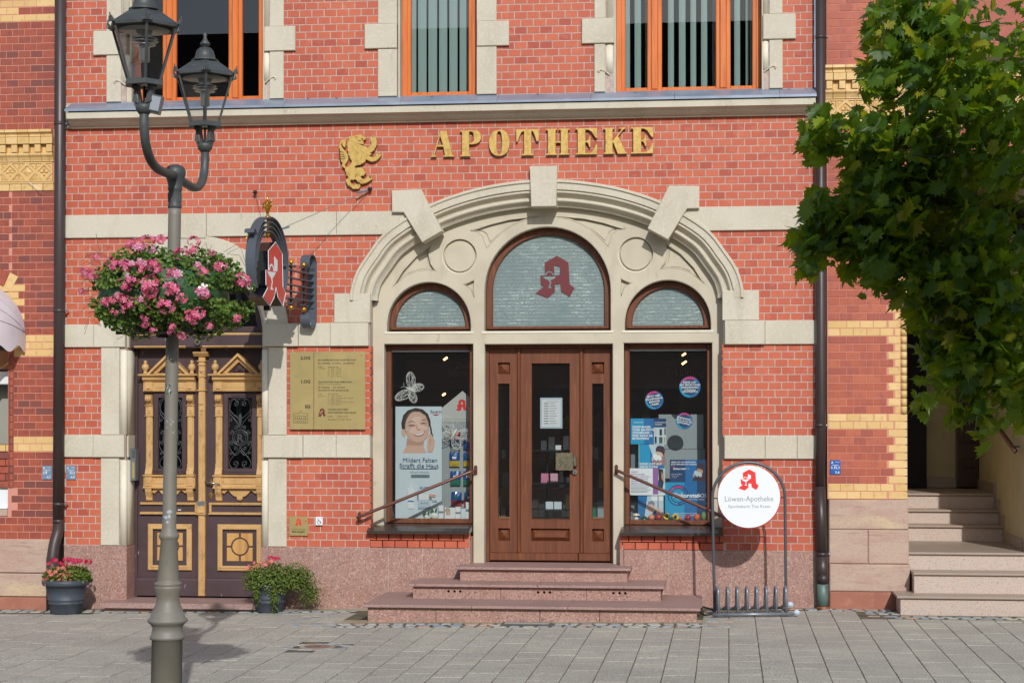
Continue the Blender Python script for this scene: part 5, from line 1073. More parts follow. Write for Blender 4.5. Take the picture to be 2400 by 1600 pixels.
vv = sorted([q for q in nlb if outv(q) and q[3] < 6.4], key=lambda q: -(q[1] - q[0]))[:300]; put_bricks(nlb, set(vv), 'brick_dark', nl, .002)
vy = [q for q in nly if outv(q) and q[3] < 6.5]; put_bricks(nly, set(vy[:120]), 'yellow_brick', nl, .003)
b = MB()                                                # rounded brick arris beside the shop window
for r in range(23):
    z = 1.168 + r * .0768; b.cr = RN.random(); b.tube([(WX + .035, .02, z + .003), (WX + .035, .02, z + .0738)], .036, 12)
b.build('round_arris', 'brick_dark', nl, fixn=False, kind='stuff')
for k in range(9):                                      # yellow and red arch bricks over the window
    a0 = 60 + k * 6.67
    P = [(WC + r_ * math.cos(rad(t)), 2.582 + r_ * math.sin(rad(t))) for r_, t in ((.775, a0 + .2), (.94, a0 + .2), (.94, a0 + 6.5), (.775, a0 + 6.5))]
    MB().plate([P], -.008, .03, .002).build('arch_brick', 'yellow_brick' if k % 2 == 0 else 'brick_dark', nl)
for z0, x1 in ((3.24, -5.56), (3.165, -5.63), (3.09, -5.565), (2.94, -5.565)): MB().box(-5.9, x1, -.004, .02, z0 + .004, z0 + .072, .002).build('quoin_brick', 'yellow_brick', nl)
room(-7.7, -5.72, .25, 2.5, .3, 4.1, 'room_dark', nl, 'shop_room')
w = empt('shop_window', nl)
MB().plate([rect(-6.46, WX - .002, 1.165, 3.4), rect(-6.42, WX - .03, 1.235, 3.36)], .12, .06, .004).build('frame', 'white_print', w)
MB().add([(-7.7, .16, 1.1), (WX, .16, 1.1), (WX, .16, 3.9), (-7.7, .16, 3.9)], [(0, 1, 2, 3)]).build('pane', 'glass_shop', w)
MB().box(-7.69, WX - .002, .04, .16, .955, 1.165, .004).box(-7.69, WX - .012, .02, .16, .94, .965, .003).build('window_sill', 'white_print', w)
MB().box(-7.69, WX - .005, .0, .16, .865, .935, .004).build('sill_stone', 'sandstone', w)
MB().box(-7.5, -5.70, .10, .2, 2.26, 2.40, .01).build('shutter_box', 'white_print', w)
MB().box(-7.5, -5.70, .12, .2, 2.42, 2.62).build('lintel_board', 'shop_wood', w)
MB().box(-7.5, -5.76, .35, .37, 1.62, 2.28).build('curtain', 'far_trim', w)
for (a, c, z0, z1, m_) in ((-9.2, -5.262, .27, .622, 'sandstone'), (-9.2, -5.275, .022, .266, 'sandstone'), (-9.2, -5.265, -.3, .018, 'sandstone_red')):
    MB().box(a, c, -.045 if z1 > .3 else -.06, .1, z0 + .003, z1, .008).build('base_stone', m_, nl)
MB().box(-9.2, -5.235, .1, .3, -.3, .62).build('base_core', 'mortar', nl)
def yellow_cornice(xa, xb, zt, parent, flower0):
    dx = .128; n = int((xb - xa) / dx) + 1
    m1 = MB().prismx([(.01, -.0), (-.075, -.0), (-.078, -.028), (-.060, -.036), (-.046, -.052), (-.046, -.062), (-.05, -.064), (-.05, -.072), (.01, -.072)], .002, dx - .003).me('cornice_brick', 'yellow_brick')
    m2 = MB().box(.002, dx - .003, -.062, .01, -.151, -.078, .003).me('cornice_brick', 'yellow_brick'); m3 = MB().box(0, .062, -.055, .01, -.238, -.158, .003).me('dentil', 'yellow_brick')
    m3b = MB().box(.002, dx - .003, -.008, .01, -.240, -.156, .002).me('cornice_brick', 'yellow_brick')
    m4 = MB().prismx([(.01, -.245), (-.045, -.245), (-.05, -.252), (-.05, -.268), (-.030, -.290), (-.016, -.322), (-.016, -.332), (.01, -.332)], .002, dx - .003).me('cornice_brick', 'yellow_brick')
    m6 = MB().box(.002, dx - .003, -.012, .01, -.640, -.568, .003).me('cornice_brick', 'yellow_brick')
    for i in range(n):
        x = xb - (i + 1) * dx
        if x < xa - .1: break
        for me_, o_ in ((m1, 0), (m2, .006), (m3b, 0), (m4, .004), (m6, .03)): inst(me_, me_.name.split('.')[0], parent, (x + o_ if x + o_ + dx <= xb + .01 else x, 0, zt))
        inst(m3, 'dentil', parent, (x + dx - .064, 0, zt))
    td = .187; zc = zt - .441
    for i in range(int((xb - xa) / td) + 2):
        cx = xb - .105 - i * td
        if cx < xa - .1: break
        tl = empt('frieze_tile', parent, (cx, 0, zc)); h = td / 2; hz = .10
        dm = [(-.070, 0), (0, .067), (.070, 0), (0, -.067)]
        tris = [[(sx * .018, sz * .094), (sx * (h - .001), sz * .094), (sx * (h - .001), sz * .016)] for sx in (-1, 1) for sz in (-1, 1)]
        tris = [[(sx * .022, sz * .088), (sx * (h - .006), sz * .088), (sx * (h - .006), sz * .018)] for sx in (-1, 1) for sz in (-1, 1)]
        b = MB(); b.plate([rect(-h + .0008, h - .0008, -.102, .102), dm] + tris, -.014, .014); b.build('lattice', 'yellow_brick', tl)
        MB().box(-h, h, -.001, .006, -.10, .10).build('ground', 'yellow_brick', tl)
        if (i + flower0) % 2 == 0:
            b = MB(); b.smooth = True
            for sx, sz in ((0, 1), (0, -1), (1, 0), (-1, 0)): b.ball((sx * .028, -.006, sz * .028), .017, 8, (1.1 if sx else .8, .6, 1.1 if sz else .8))
            b.ball((0, -.010, 0), .009, 8); b.build('flower', 'yellow_brick', tl)
        else:
            b = MB(); b.add([(x * .86, -.002, z * .86) for x, z in dm] + [(0, -.022, 0)], [(0, 1, 4), (1, 2, 4), (2, 3, 4), (3, 0, 4)]); b.build('pyramid', 'yellow_brick', tl)
        b = MB()
        for T in tris:
            mx, mz = sum(p[0] for p in T) / 3, sum(p[1] for p in T) / 3; b.add([(p[0], -.001, p[1]) for p in T] + [(mx, -.012, mz)], [(0, 1, 3), (1, 2, 3), (2, 0, 3)])
        b.build('corner_pyramid', 'yellow_brick', tl)
    MB().box(xa, xb + .002, -.018, .01, zt - .567, zt - .548, .002).build('string_course', 'yellow_brick', parent)
yellow_cornice(-6.4, -5.247, 4.947, nl, 0)
# awning: quarter dome of segments
aw_ = thing('awning', 'white domed fabric awning with scalloped hem over the left shop window', 'awning', (-6.33, -.02, 2.80))
b = MB(); n1, n2 = 9, 10
for i in range(n1):
    for j in range(n2):
        pass
vs = []
for i in range(n1 * 2 + 1):
    ph = math.pi * i / (n1 * 2)
    for j in range(n2 + 1):
        th = math.pi / 2 * j / n2; pf = 1 - .02 * abs(math.sin(ph * n1)); vs.append((.93 * math.cos(ph) * math.cos(th) * pf, -.80 * math.sin(ph) * math.cos(th) * pf if j < n2 else 0, .64 * math.sin(th)))
# segments run from the hinge line: rotate so ribs meet at the sides
vs2 = []
for i in range(n2 * 2 + 1):
    t_ = math.pi * i / (n2 * 2) 
    for j in range(n1 + 1):
        a_ = math.pi / 2 * j / n1; s_ = 1 - .022 * abs(math.sin(j * math.pi)) ; vs2.append((.78 * math.cos(t_), -.72 * math.sin(t_) * math.cos(a_), .62 * math.sin(t_) * math.sin(a_)))
k_ = n1 + 1
b.smooth = True; b.add(vs2, [(i * k_ + j, i * k_ + j + 1, (i + 1) * k_ + j + 1, (i + 1) * k_ + j) for i in range(n2 * 2) for j in range(n1)]); b.build('canopy', 'awning_cloth', aw_)
b = MB(); b.smooth = True
for j in (2, 4, 6): 
    a_ = math.pi / 2 * j / n1; b.tube([(.785 * math.cos(t_), -.725 * math.sin(t_) * math.cos(a_), .625 * math.sin(t_) * math.sin(a_) + .002) for t_ in [math.pi * i / 30 for i in range(31)]], .006, 5)
b.build('rib', 'awning_cloth', aw_)
b = MB(); vs = []; n = 96
for i in range(n + 1):
    t_ = math.pi * i / n; dz = -.17 - .035 * math.cos(i / n * 2 * math.pi * 8.0)
    p = (.785 * math.cos(t_), -.725 * math.sin(t_)); vs += [(p[0], p[1], .0), (p[0] * .995, p[1] * .99 - .01, dz)]
b.smooth = True; b.add(vs, [(2 * i, 2 * i + 1, 2 * i + 3, 2 * i + 2) for i in range(n)]); b.build('valance', 'awning_cloth', aw_)
t = thing('loose_cable', 'short loose white cable end poking from the yellow frieze at upper left', 'cable')
MB().tube([(-5.543, 0, 4.392), (-5.51, -.03, 4.388), (-5.44, -.06, 4.352), (-5.358, -.08, 4.30)], .0035, 5).build('cable', 'white_print', t)

# right neighbour --------------------------------------------------
RX = 3.612
b = MB(); b.plate([rect(2.823, RX - .02, 1.09, 9.4)], .004, .3); b.build('wall', 'mortar_red', nr)
nrb = []; nry = []
def ylw_r(a, c, z, r): return 1.09 < z < 1.245 or 1.79 < z < 1.942 or 2.71 < z < 2.865 
def rrows(z0, z1):
    z = z0; r = 0
    while z < z1:
        zc = z + .0389; yel = any(a < zc < c for a, c in ((1.08, 1.247), (1.79, 1.944), (2.71, 2.866))); q = zc < 3.9
        xr = (3.427 if r % 2 == 0 else 3.492) if q else RX
        x = 2.828; k = 0
        while x < (xr if not yel else xr) - .01:
            w = (.188 if r % 2 == 0 else .122) if k == 0 else .132
            c = min(x + w, xr); (nry if yel else nrb).append((x + .0025, c - .003, z + .0035, z + .0743, 0.)) if c - x > .03 else None; x += w; k += 1
        if q:
            if z < 1.94: nry.append((xr + .0, RX, z + .0035, z + .0743, 0.))
            else:
                nry.append((xr, 3.545, z + .0035, z + .0743, 0.)); b = MB(); b.smooth = True; b.tube([(3.580, .012, z + .003), (3.580, .012, z + .075)], .032, 12); b.build('round_brick', 'yellow_brick', nr, fixn=False)
        z += .0778; r += 1
rrows(1.090, 4.80); rrows(5.445, 7.2)
def keepn(L_): return [q for q in L_]
nrb.sort(key=lambda q: (q[2] > 3.3, q[2])); put_bricks(nrb, set(nrb[:290]), 'brick_right', nr, .0025); put_bricks(nry, set(nry), 'yellow_brick', nr, .003)
yellow_cornice(2.83, 4.8, 5.443, nr, 1)
MB().box(RX - .02, 4.9, .012, .3, 4.50, 9.4).build('upper_wall', 'brick_right', nr)
for a, c, z0, z1, yf, m_ in ((2.835, 3.618, .789, 1.086, -.03, 'sandstone'), (2.835, 3.22, .446, .786, -.035, 'sandstone'), (3.223, 3.622, .446, .786, -.035, 'sandstone'), (2.838, 3.63, .171, .443, -.06, 'sandstone'), (2.838, 3.63, -.3, .168, -.055, 'sandstone_red')):
    MB().box(a, c, yf, .1, z0, z1, .01).build('base_stone', m_, nr)
MB().box(2.823, RX - .01, .1, .3, -.3, 1.09).build('base_core', 'mortar', nr)
# porch recess
PX = 4.80
MB().box(2.823, RX - .012, .3, 3.9, -.3, 5).build('porch_wall', 'plaster_cream', nr)
MB().box(PX, PX + 1.6, .0, 3.9, -.3, 5, .01).build('porch_wall', 'plaster_cream', nr)
MB().box(RX - .2, PX + .2, 3.9, 4.0, -.3, 5).build('porch_back', 'plaster_cream', nr)
MB().box(RX - .1, PX + .1, .02, 4.0, 4.5, 4.6).build('porch_ceiling', 'plaster_cream', nr)
MB().box(RX - .1, 4.19, 3.70, 3.89, 1.06, 3.6, .01).build('porch_door', 'room_black', nr)
dd = empt('house_door', nr); b = MB(); b.box(4.55, 4.80, 3.68, 3.89, 1.07, 3.3, .01); b.build('door_leaf', 'wood_dark', dd)
b = MB(); b.plate([rect(4.60, 4.75, 1.30, 1.42), rect(4.615, 4.735, 1.315, 1.405)], 3.66, .02, .004); b.plate([rect(4.60, 4.75, 1.6, 2.9), rect(4.615, 4.735, 1.615, 2.885)], 3.66, .02, .004); b.build('panel_frame', 'wood_dark', dd)
MB().box(4.19, 4.56, 3.86, 3.89, 1.06, 1.19, .004).build('skirting', 'granite_light_tread', nr)
steps = thing('porch_steps', 'broad speckled granite stairs climbing into the porch at the right', 'steps')
for x0, x1, yf, zt, zb in ((3.455, 5.6, -.60, .183, -.4), (3.640, 5.6, -.30, .386, .183), (3.600, 4.805, .0, .565, .386), (3.600, 4.79, 1.65, .737, .565), (3.600, 4.79, 1.98, .889, .737), (3.600, 4.79, 2.30, 1.056, .889)):
    yb = {-.60: 0.02, -.30: .02, .0: 1.75, 1.65: 2.05, 1.98: 2.4, 2.30: 3.9}[yf]
    MB().box(x0, x1, yf, yb, zt - .022, zt, .003).build('tread', 'granite_light_tread', steps)
    MB().box(x0 + .035 if zt < .2 else x0 + .01, x1, yf + .03, yf + .5, zb, zt - .022, .001).build('riser', 'granite_light', steps)
for yf, zt in ((1.65, .737), (1.98, .889), (2.30, 1.056), (.4, .565)):
    MB().box(PX - .018, PX + .0, yf, yf + (.33 if yf > 1 else 1.25) if yf < 2.2 else 3.8, zt - .17, zt + .11, .003).build('skirting', 'granite_light_tread', steps)
t = thing('wall_handrail', 'brown round handrail on the cream porch wall at the right', 'handrail')
b = MB(); b.smooth = True; b.tube([(4.715, 3.0, 2.10), (4.715, .35, 1.57)], .026, 12); b.ball((4.715, .35, 1.57), .026, 10); b.build('rail', 'rail_brown', t)
for yq in (2.6, 1.5, .6): b = MB(); b.tube([(4.80, yq, 1.56 + (yq - .35) * .2), (4.715, yq, 1.56 + (yq - .35) * .2)], .008, 6); b.build('stay', 'iron_dark', t)
t = thing('name_board', 'small dark brass framed board on the porch wall at the right edge', 'sign')
MB().box(4.785, 4.80, .35, .62, 1.62 + .18, 1.98 + .12).build('board', 'black_print', t); MB().box(4.780, 4.80, .33, .64, 1.78, 1.80).build('frame', 'gold', t); MB().box(4.780, 4.80, .33, .64, 2.10, 2.12).build('frame', 'gold', t)

# ---------------------------------------------------------------- planters
def leafcloud(name, parent, m, centre_fn, count, size, seed, cup=.25, asp=1.0, petals=None, up=.5):
    r = random.Random(seed); b = MB()
    for i in range(count):
        p, nrm_ = centre_fn(r)
        n = (Vector(nrm_) + Vector((r.gauss(0, .5), r.gauss(0, .5), r.gauss(0, .5) + up * .4))).normalized()
        a = n.cross(Vector((r.gauss(0, 1), r.gauss(0, 1), r.gauss(0, 1)))).normalized(); c = n.cross(a); s = size * r.uniform(.6, 1.25); P = Vector(p)
        b.cr = r.random(); k = 5; vs = [P - n * s * cup]
        for j in range(k): 
            t_ = 2 * math.pi * j / k; q = s * (1 if j % 2 else .72); vs.append(P + a * (q * math.cos(t_)) + c * (q * asp * math.sin(t_)))
        b.add(vs, [(0, j + 1, (j + 1) % k + 1) for j in range(k)])
    return b.build(name, m, parent, fixn=False, kind='stuff')
def flower_me(name, m, seed, n, R_, ps, sh=(1, 1, 1)):
    """a ball-like head of small five-petalled flowers"""
    r = random.Random(seed); b = MB()
    for i in range(n):
        d = Vector((r.gauss(0, 1), r.gauss(0, 1) - .4, r.gauss(0, 1) + .2)).normalized(); c = Vector((d.x * R_ * sh[0], d.y * R_ * sh[1], d.z * R_ * sh[2])); a = d.cross(Vector((0, 0, 1)) + Vector((.1, .2, 0))).normalized(); e = d.cross(a)
        for k in range(5):
            t_ = 2 * math.pi * k / 5 + r.random() * .3; dr = a * math.cos(t_) + e * math.sin(t_); pr = a * -math.sin(t_) + e * math.cos(t_); b.cr = r.random()
            b.add([c, c + dr * ps * .6 + pr * ps * .30 + d * ps * .12, c + dr * ps + pr * ps * .22 + d * ps * .15, c + dr * ps - pr * ps * .22 + d * ps * .15, c + dr * ps * .6 - pr * ps * .30 + d * ps * .12], [(0, 1, 2, 3, 4)])
    return b.me(name, m, fixn=False)
# left pot
p1 = thing('flower_pot', 'dark grey pot overflowing with pink and salmon blossoms beside the left downpipe', 'flower pot', (-4.93, -.47, gz(-4.93)), 'grey flower pots')
b = MB(); b.smooth = True; b.lathe([(.150, .0), (.155, .01), (.175, .10), (.178, .102), (.180, .115), (.177, .118), (.181, .135), (.184, .138), (.186, .15), (.183, .153), (.205, .285), (.232, .290), (.240, .305), (.242, .325), (.236, .345), (.226, .350), (.212, .345), (.208, .30), (0, .30)], 0, 0, 40); b.build('pot', 'pot_grey', p1)
MB().lathe([(.0, .31), (.208, .31)][::-1], 0, 0, 20).build('soil', 'soil', p1)
def cf(rx, ry, rz, cz, cx=0, cy=0, inner=.5, low=-.15):
    def f(r):
        while True:
            d = Vector((r.gauss(0, 1), r.gauss(0, 1), r.gauss(0, 1))).normalized()
            if d.z > low: break
        k = r.uniform(inner, 1.04); return (cx + d.x * rx * k, cy + d.y * ry * k, cz + d.z * rz * k), d
    return f
leafcloud('foliage', p1, 'leaf_small', cf(.25, .22, .15, .34, .0, 0), 1500, .020, 11)
leafcloud('foliage', p1, 'leaf_small', cf(.10, .10, .13, .36, .17, 0), 500, .018, 12)
r = random.Random(5); sal = [flower_me('blossom', 'petal_salmon', s_, 1, .004, .024) for s_ in (1, 2, 3)]; mag = [flower_me('flower_head', 'petal_magenta', s_, 14, .03, .018, (1.3, 1, .6)) for s_ in (4, 5)]
for i in range(34):
    a = r.uniform(0, 6.28); q = r.uniform(.2, 1); x = -.06 + .17 * math.cos(a) * q; z = .36 + .10 * r.random() + .06 * (1 - q)
    inst(sal[i % 3], 'blossom', p1, (x, -.20 * math.sqrt(max(0, 1 - (x / .26) ** 2)) + r.uniform(-.02, .04), z - (.06 if r.random() < .4 else 0)), (r.uniform(-.5, .5), r.uniform(-.5, .5), r.uniform(-1, 1)), (1, 1, 1))
for x, z, s_ in ((-.10, .545, 1), (-.03, .515, .8), (.03, .555, 1), (.07, .55, .9), (.12, .54, 1.1), (.17, .545, .9), (.255, .535, 1.1), (-.16, .51, .7), (.0, .50, .8)): inst(mag[i % 2], 'flower_head', p1, (x, -.06, z), (0, 0, x * 9), (s_, s_, s_))
for i in range(8): inst(sal[i % 3], 'blossom', p1, (.03 + .03 * i, -.12, .50 + .015 * math.sin(i * 3)), (0, .3, i), (.9,) * 3)
b = MB()
for x in (.255, .12, .17, .03): b.tube([(x * .6, 0, .36), (x, -.05, .535)], .003, 4)
b.build('stalk', 'leaf_dark', p1)
# right pot
p2 = thing('flower_pot', 'dark grey pot with a sprawling small leaved shrub right of the carved door', 'flower pot', (-2.825, -.33, gz(-2.825)), 'grey flower pots')
b = MB(); b.smooth = True; b.lathe([(.135, .0), (.14, .01), (.152, .09), (.158, .095), (.160, .11), (.156, .115), (.158, .13), (.164, .135), (.165, .15), (.161, .155), (.175, .25), (.190, .255), (.194, .28), (.185, .285), (.175, .28), (0, .27)], 0, 0, 36); b.build('pot', 'pot_grey', p2)
leafcloud('foliage', p2, 'leaf_small', cf(.27, .22, .20, .31, -.01, -.02, .35, -.6), 3900, .0125, 21)
leafcloud('foliage', p2, 'leaf_small', cf(.23, .16, .17, .33, .25, -.02, .3, -.7), 2600, .0115, 22)
leafcloud('foliage', p2, 'leaf_small', cf(.15, .10, .17, .20, .42, .0, .1, -1), 900, .011, 23)
leafcloud('foliage', p2, 'leaf_small', cf(.05, .04, .16, .22, -.09, -.19, .1, -1), 260, .012, 24)
leafcloud('foliage', p2, 'leaf_small', cf(.05, .04, .18, .17, .10, -.19, .1, -1), 340, .012, 25)
b = MB(); r = random.Random(9)
for i in range(36):
    a = r.uniform(-.5, 3.6); L_ = r.uniform(.2, .42); b.tube([(0, 0, .28), (L_ * .6 * math.cos(a), -.05, .32 + L_ * .25 * math.sin(a)), (L_ * 1.05 * math.cos(a) + .1, -.08, .25 + L_ * .4 * math.sin(a))], .0018, 3)
b.build('twig', 'bark', p2, kind='stuff')
for i in range(26):
    x = -.20 + .30 * r.random(); inst(sal[i % 3], 'blossom', p2, (x, -.12 + r.uniform(-.05, .05), .455 + .14 * (x + .20) / .3 * .5 + r.uniform(-.03, .04)), (r.uniform(-.4, .4), r.uniform(-.5, .5), r.random()), (.85,) * 3)
for x, z in ((.07, .55), (.10, .545), (.03, .56)): inst(mag[0], 'flower_head', p2, (x, -.08, z), None, (.75,) * 3)

# ---------------------------------------------------------------- street lamp
LPX, LPY = -1.53, -8.0
lamp = thing('street_lamp', 'double headed street lamp on an ornate cast iron post in the foreground', 'street lamp', (LPX, LPY, gz(LPX)))
SC = 1 / 395.0
def pzv(py): return 1.9345 + (972 - py) * (18.8 - 8.0) / 4326 * 1.0 - gz(LPX)
LEAN = .0163
prof = [(36.5, None)]
pl_ = [(36.5, 1512), (41, 1510), (41, 1503), (38, 1500), (35, 1483), (40, 1475), (48, 1468), (47, 1463), (40.5, 1458), (40, 1448), (36, 1446), (35.5, 1440), (28, 1425), (26.5, 1414), (29, 1400), (32, 1388), (32, 1384), (30, 1383), (32.5, 1381), (32.5, 1375), (26, 1372), (25.8, 1368), (19.5, 1274), (22, 1270), (24, 1265), (24, 1259), (20, 1255), (19, 1251), (17.5, 1247), (16.7, 1244), (15.8, 1060), (15.3, 800), (15, 490), (15, 470)]
pr = [(38 * SC, -.05), (36.5 * SC, .0)] + [(r_ * SC, pzv(py)) for r_, py in pl_]
b = MB(); b.smooth = True; b.lathe(pr, 0, 0, 40, (LEAN, 0)); o = b.build('post', 'iron_post', lamp)
ztop = pzv(470)
b = MB(); b.smooth = True; b.lathe([(15.5 * SC, ztop - .01), (16.5 * SC, ztop), (16 * SC, ztop + .01), (15.2 * SC, ztop + .02), (15.2 * SC, pzv(432)), (17 * SC, pzv(429)), (17.5 * SC, pzv(425)), (16.4 * SC, pzv(421)), (18.5 * SC, pzv(410)), (21.5 * SC, pzv(400)), (24 * SC, pzv(393)), (24.5 * SC, pzv(388)), (23.5 * SC, pzv(380)), (19 * SC, pzv(373)), (10 * SC, pzv(369)), (0, pzv(368))], 0, 0, 32, (LEAN, 0)); b.build('capital', 'iron_lamp', lamp)
b = MB()
for k in range(14):
    a = k / 14 * 6.283; zc = ztop + .03; b.tube([(15.6 * SC * math.cos(a) + LEAN * zc, 15.6 * SC * math.sin(a), ztop + .03), (15.6 * SC * math.cos(a) + LEAN * zc, 15.6 * SC * math.sin(a), pzv(436))], .0028, 5)
b.build('fluting', 'iron_lamp', lamp)
hubz = pzv(392); tops = (LEAN * hubz, 0)
d1 = Vector((-1.425 - (-1.475), -.75, 0)); 
for sgn, tip, nm in ((1, (-1.425 - LPX, -.75), 'near'), (-1, (-1.505 - LPX, .74), 'far')):
    hx = tops[0]; tx, ty = tip
    def at(s_, z): return (hx + (tx - hx) * s_, ty * s_, z)
    z0 = hubz - .01; b = MB(); b.smooth = True
    pts = catmull([at(.04, z0), at(.35, z0 - .012), at(.62, z0 - .012), at(.82, z0 + .02), at(.95, z0 + .09), at(1.0, z0 + .18), at(1.0, z0 + .27)], 5)
    b.tube(pts, .0265, 14); b.build('arm', 'iron_lamp', lamp)
    zb = z0 + .27
    L_ = empt('lantern', lamp, (tx, ty, zb)); L_.rotation_euler = (0, 0, rad(-8 if sgn > 0 else -12))
    # cup and forked stay
    b = MB(); b.smooth = True; b.lathe([(.028, -.02), (.044, .0), (.050, .02), (.046, .035), (.03, .04)], 0, 0, 20); b.build('socket', 'iron_lamp', L_)
    for q in (-1, 1):
        b = MB(); b.prismz([(q * .012, -.02), (q * .05, -.022), (q * .05, .022), (q * .012, .02)], .03, .06); b.add([(q * .02, -.03, .04), (q * .058, -.03, .05), (q * .050, -.025, .135), (q * .034, -.02, .135), (q * .02, .03, .04), (q * .058, .03, .05), (q * .050, .025, .135), (q * .034, .02, .135)], [(0, 1, 2, 3), (4, 5, 6, 7), (0, 3, 7, 4), (1, 2, 6, 5), (0, 1, 5, 4)]); b.build('fork', 'iron_lamp', L_)
        b = MB(); b.smooth = True; b.tube([(q * .048, -.03, .135), (q * .048, .03, .135)], .016, 10); b.build('bolt', 'iron_lamp', L_)
    b = MB(); b.tube([(0, 0, .03), (0, 0, .14)], .007, 6); b.build('cable', 'iron_dark', L_)
    zb2 = .140
    def hexp(R_, z): return [(R_ * math.cos(rad(60 * k)), R_ * math.sin(rad(60 * k)), z) for k in range(6)]
    Rb, Rt, Hh = .098, .194, .325
    b = MB(); o_ = hexp(Rb + .018, zb2) + hexp(Rb + .018, zb2 + .028) + hexp(Rb - .02, zb2 + .028) + hexp(Rb - .02, zb2)
    b.add(o_, [(j * 6 + i, j * 6 + (i + 1) % 6, ((j + 1) % 4) * 6 + (i + 1) % 6, ((j + 1) % 4) * 6 + i) for j in range(4) for i in range(6)]); b.build('base_ring', 'iron_lamp', L_)
    b = MB(); b.add(hexp(Rb - .015, zb2 + .006) + [(0, 0, zb2 + .012)], [(i, (i + 1) % 6, 6) for i in range(6)]); b.build('base_plate', 'lamp_white', L_)
    lo_, hi_ = hexp(Rb, zb2 + .025), hexp(Rt, zb2 + Hh)
    for k in range(6):
        b = MB(); b.tube([lo_[k], hi_[k]], .008, 4); b.build('glazing_bar', 'iron_lamp', L_)
        MB().add([lo_[k], lo_[(k + 1) % 6], hi_[(k + 1) % 6], hi_[k]], [(0, 1, 2, 3)]).build('pane', 'glass_lamp', L_)
    b = MB(); o_ = hexp(Rt + .016, zb2 + Hh - .004) + hexp(Rt + .018, zb2 + Hh + .012) + hexp(Rt - .012, zb2 + Hh + .012) + hexp(Rt - .015, zb2 + Hh - .004)
    b.add(o_, [(j * 6 + i, j * 6 + (i + 1) % 6, ((j + 1) % 4) * 6 + (i + 1) % 6, ((j + 1) % 4) * 6 + i) for j in range(4) for i in range(6)]); b.build('eaves_ring', 'iron_lamp', L_)
    b = MB(); A_, B_ = hexp(Rt + .014, zb2 + Hh + .010), hexp(.070, zb2 + Hh + .105); b.add(A_ + B_, [(i, (i + 1) % 6, 6 + (i + 1) % 6, 6 + i) for i in range(6)])
    for k in range(6): b.tube([A_[k], B_[k]], .004, 4)
    b.build('roof', 'iron_lamp', L_)
    b = MB(); b.smooth = True; q = zb2 + Hh; b.lathe([(.086, q + .100), (.088, q + .106), (.066, q + .118), (.062, q + .14), (.055, q + .165), (.035, q + .186), (.012, q + .192), (.012, q + .196), (.030, q + .204), (.033, q + .214), (.016, q + .235), (.010, q + .255), (.013, q + .27), (.006, q + .283), (0, q + .285)], 0, 0, 24); b.build('dome', 'iron_lamp', L_)
    for k in range(6):
        c = Vector(hexp(Rt + .022, zb2 + Hh + .008)[k]); rd = Vector((c.x, c.y, 0)).normalized(); sd = Vector((-rd.y, rd.x, 0)); b = MB()
        for dx, h_ in ((-.022, .016), (-.012, .03), (0, .048), (.012, .03), (.022, .016)): b.tube([c + sd * dx, c + sd * dx * 1.1 + rd * h_ * .25 + Vector((0, 0, h_))], [.008, .003], 5)
        b.build('acroterion', 'iron_lamp', L_)
    b = MB(); b.smooth = True; b.lathe([(.145, q - .014), (.12, q - .004), (.0, q + .02)], 0, 0, 24); b.build('reflector', 'lamp_white', L_)
    b = MB(); b.smooth = True
    for z_, r_ in ((q - .06, .075), (q - .075, .08), (q - .095, .066)): b.lathe([(r_ - .01, z_ - .004), (r_, z_), (r_ - .01, z_ + .004)], 0, 0, 20)
    b.lathe([(.028, q - .19), (.03, q - .185), (.03, q - .06), (.05, q - .01)], 0, 0, 16); b.build('lamp_holder', 'lamp_metal', L_)
    if sgn > 0: MB().box(.02, .09, -.04, .04, .0, .10, .01).build('junction_box', 'intercom_grey', L_).rotation_euler = (0, rad(12), rad(20))
# stickers on the post
def sticker(pts, zc, r_, m_, a0=-90, nm='sticker'):
    b = MB(); cx = LEAN * zc; vs = []; n = len(pts)
    for px_2, pz_2 in pts:
        a = rad(a0 + math.degrees(px_2 / r_)); vs.append((cx + (r_ + .0008) * math.cos(a), (r_ + .0008) * math.sin(a), zc + pz_2))
    b.add(vs, [tuple(range(n))]); return b.build(nm, m_, lamp)
def grid_sticker(zc, w, h, r_, m_, a0):
    b = MB(); n = 8; cx = LEAN * zc
    vs = [(cx + (r_ + .0008) * math.cos(rad(a0) + w / r_ * (i / n - .5)), (r_ + .0008) * math.sin(rad(a0) + w / r_ * (i / n - .5)), zc + s_ * h / 2) for i in range(n + 1) for s_ in (-1, 1)]
    b.add(vs, [(2 * i, 2 * i + 2, 2 * i + 3, 2 * i + 1) for i in range(n)]); b.build('sticker', m_, lamp)
r15 = 15.35 * SC
def pz3(py): return 1.9345 + (972 - py) * 10.8 / 4326 - gz(LPX)
grid_sticker(pz3(910), .05, .062, r15 + .0003, 'sticker_mess', -112)
rs = random.Random(3)
for py, n, a_, sp in ((988, 5, -85, .03), (1008, 7, -92, .035), (1212, 5, -88, .022), (1222, 4, -95, .02)):
    for i in range(n):
        x = rs.uniform(-sp, sp); z = rs.uniform(-.02, .02); s_ = rs.uniform(.004, .012)
        sticker([(x - s_, z), (x, z - s_ * .8), (x + s_, z - s_ * .1), (x + s_ * .3, z + s_ * rs.uniform(.6, 1.6)), (x - s_ * .4, z + s_)], pz3(py), r15 if py < 1100 else 16.7 * SC, 'sticker_pale', a_)

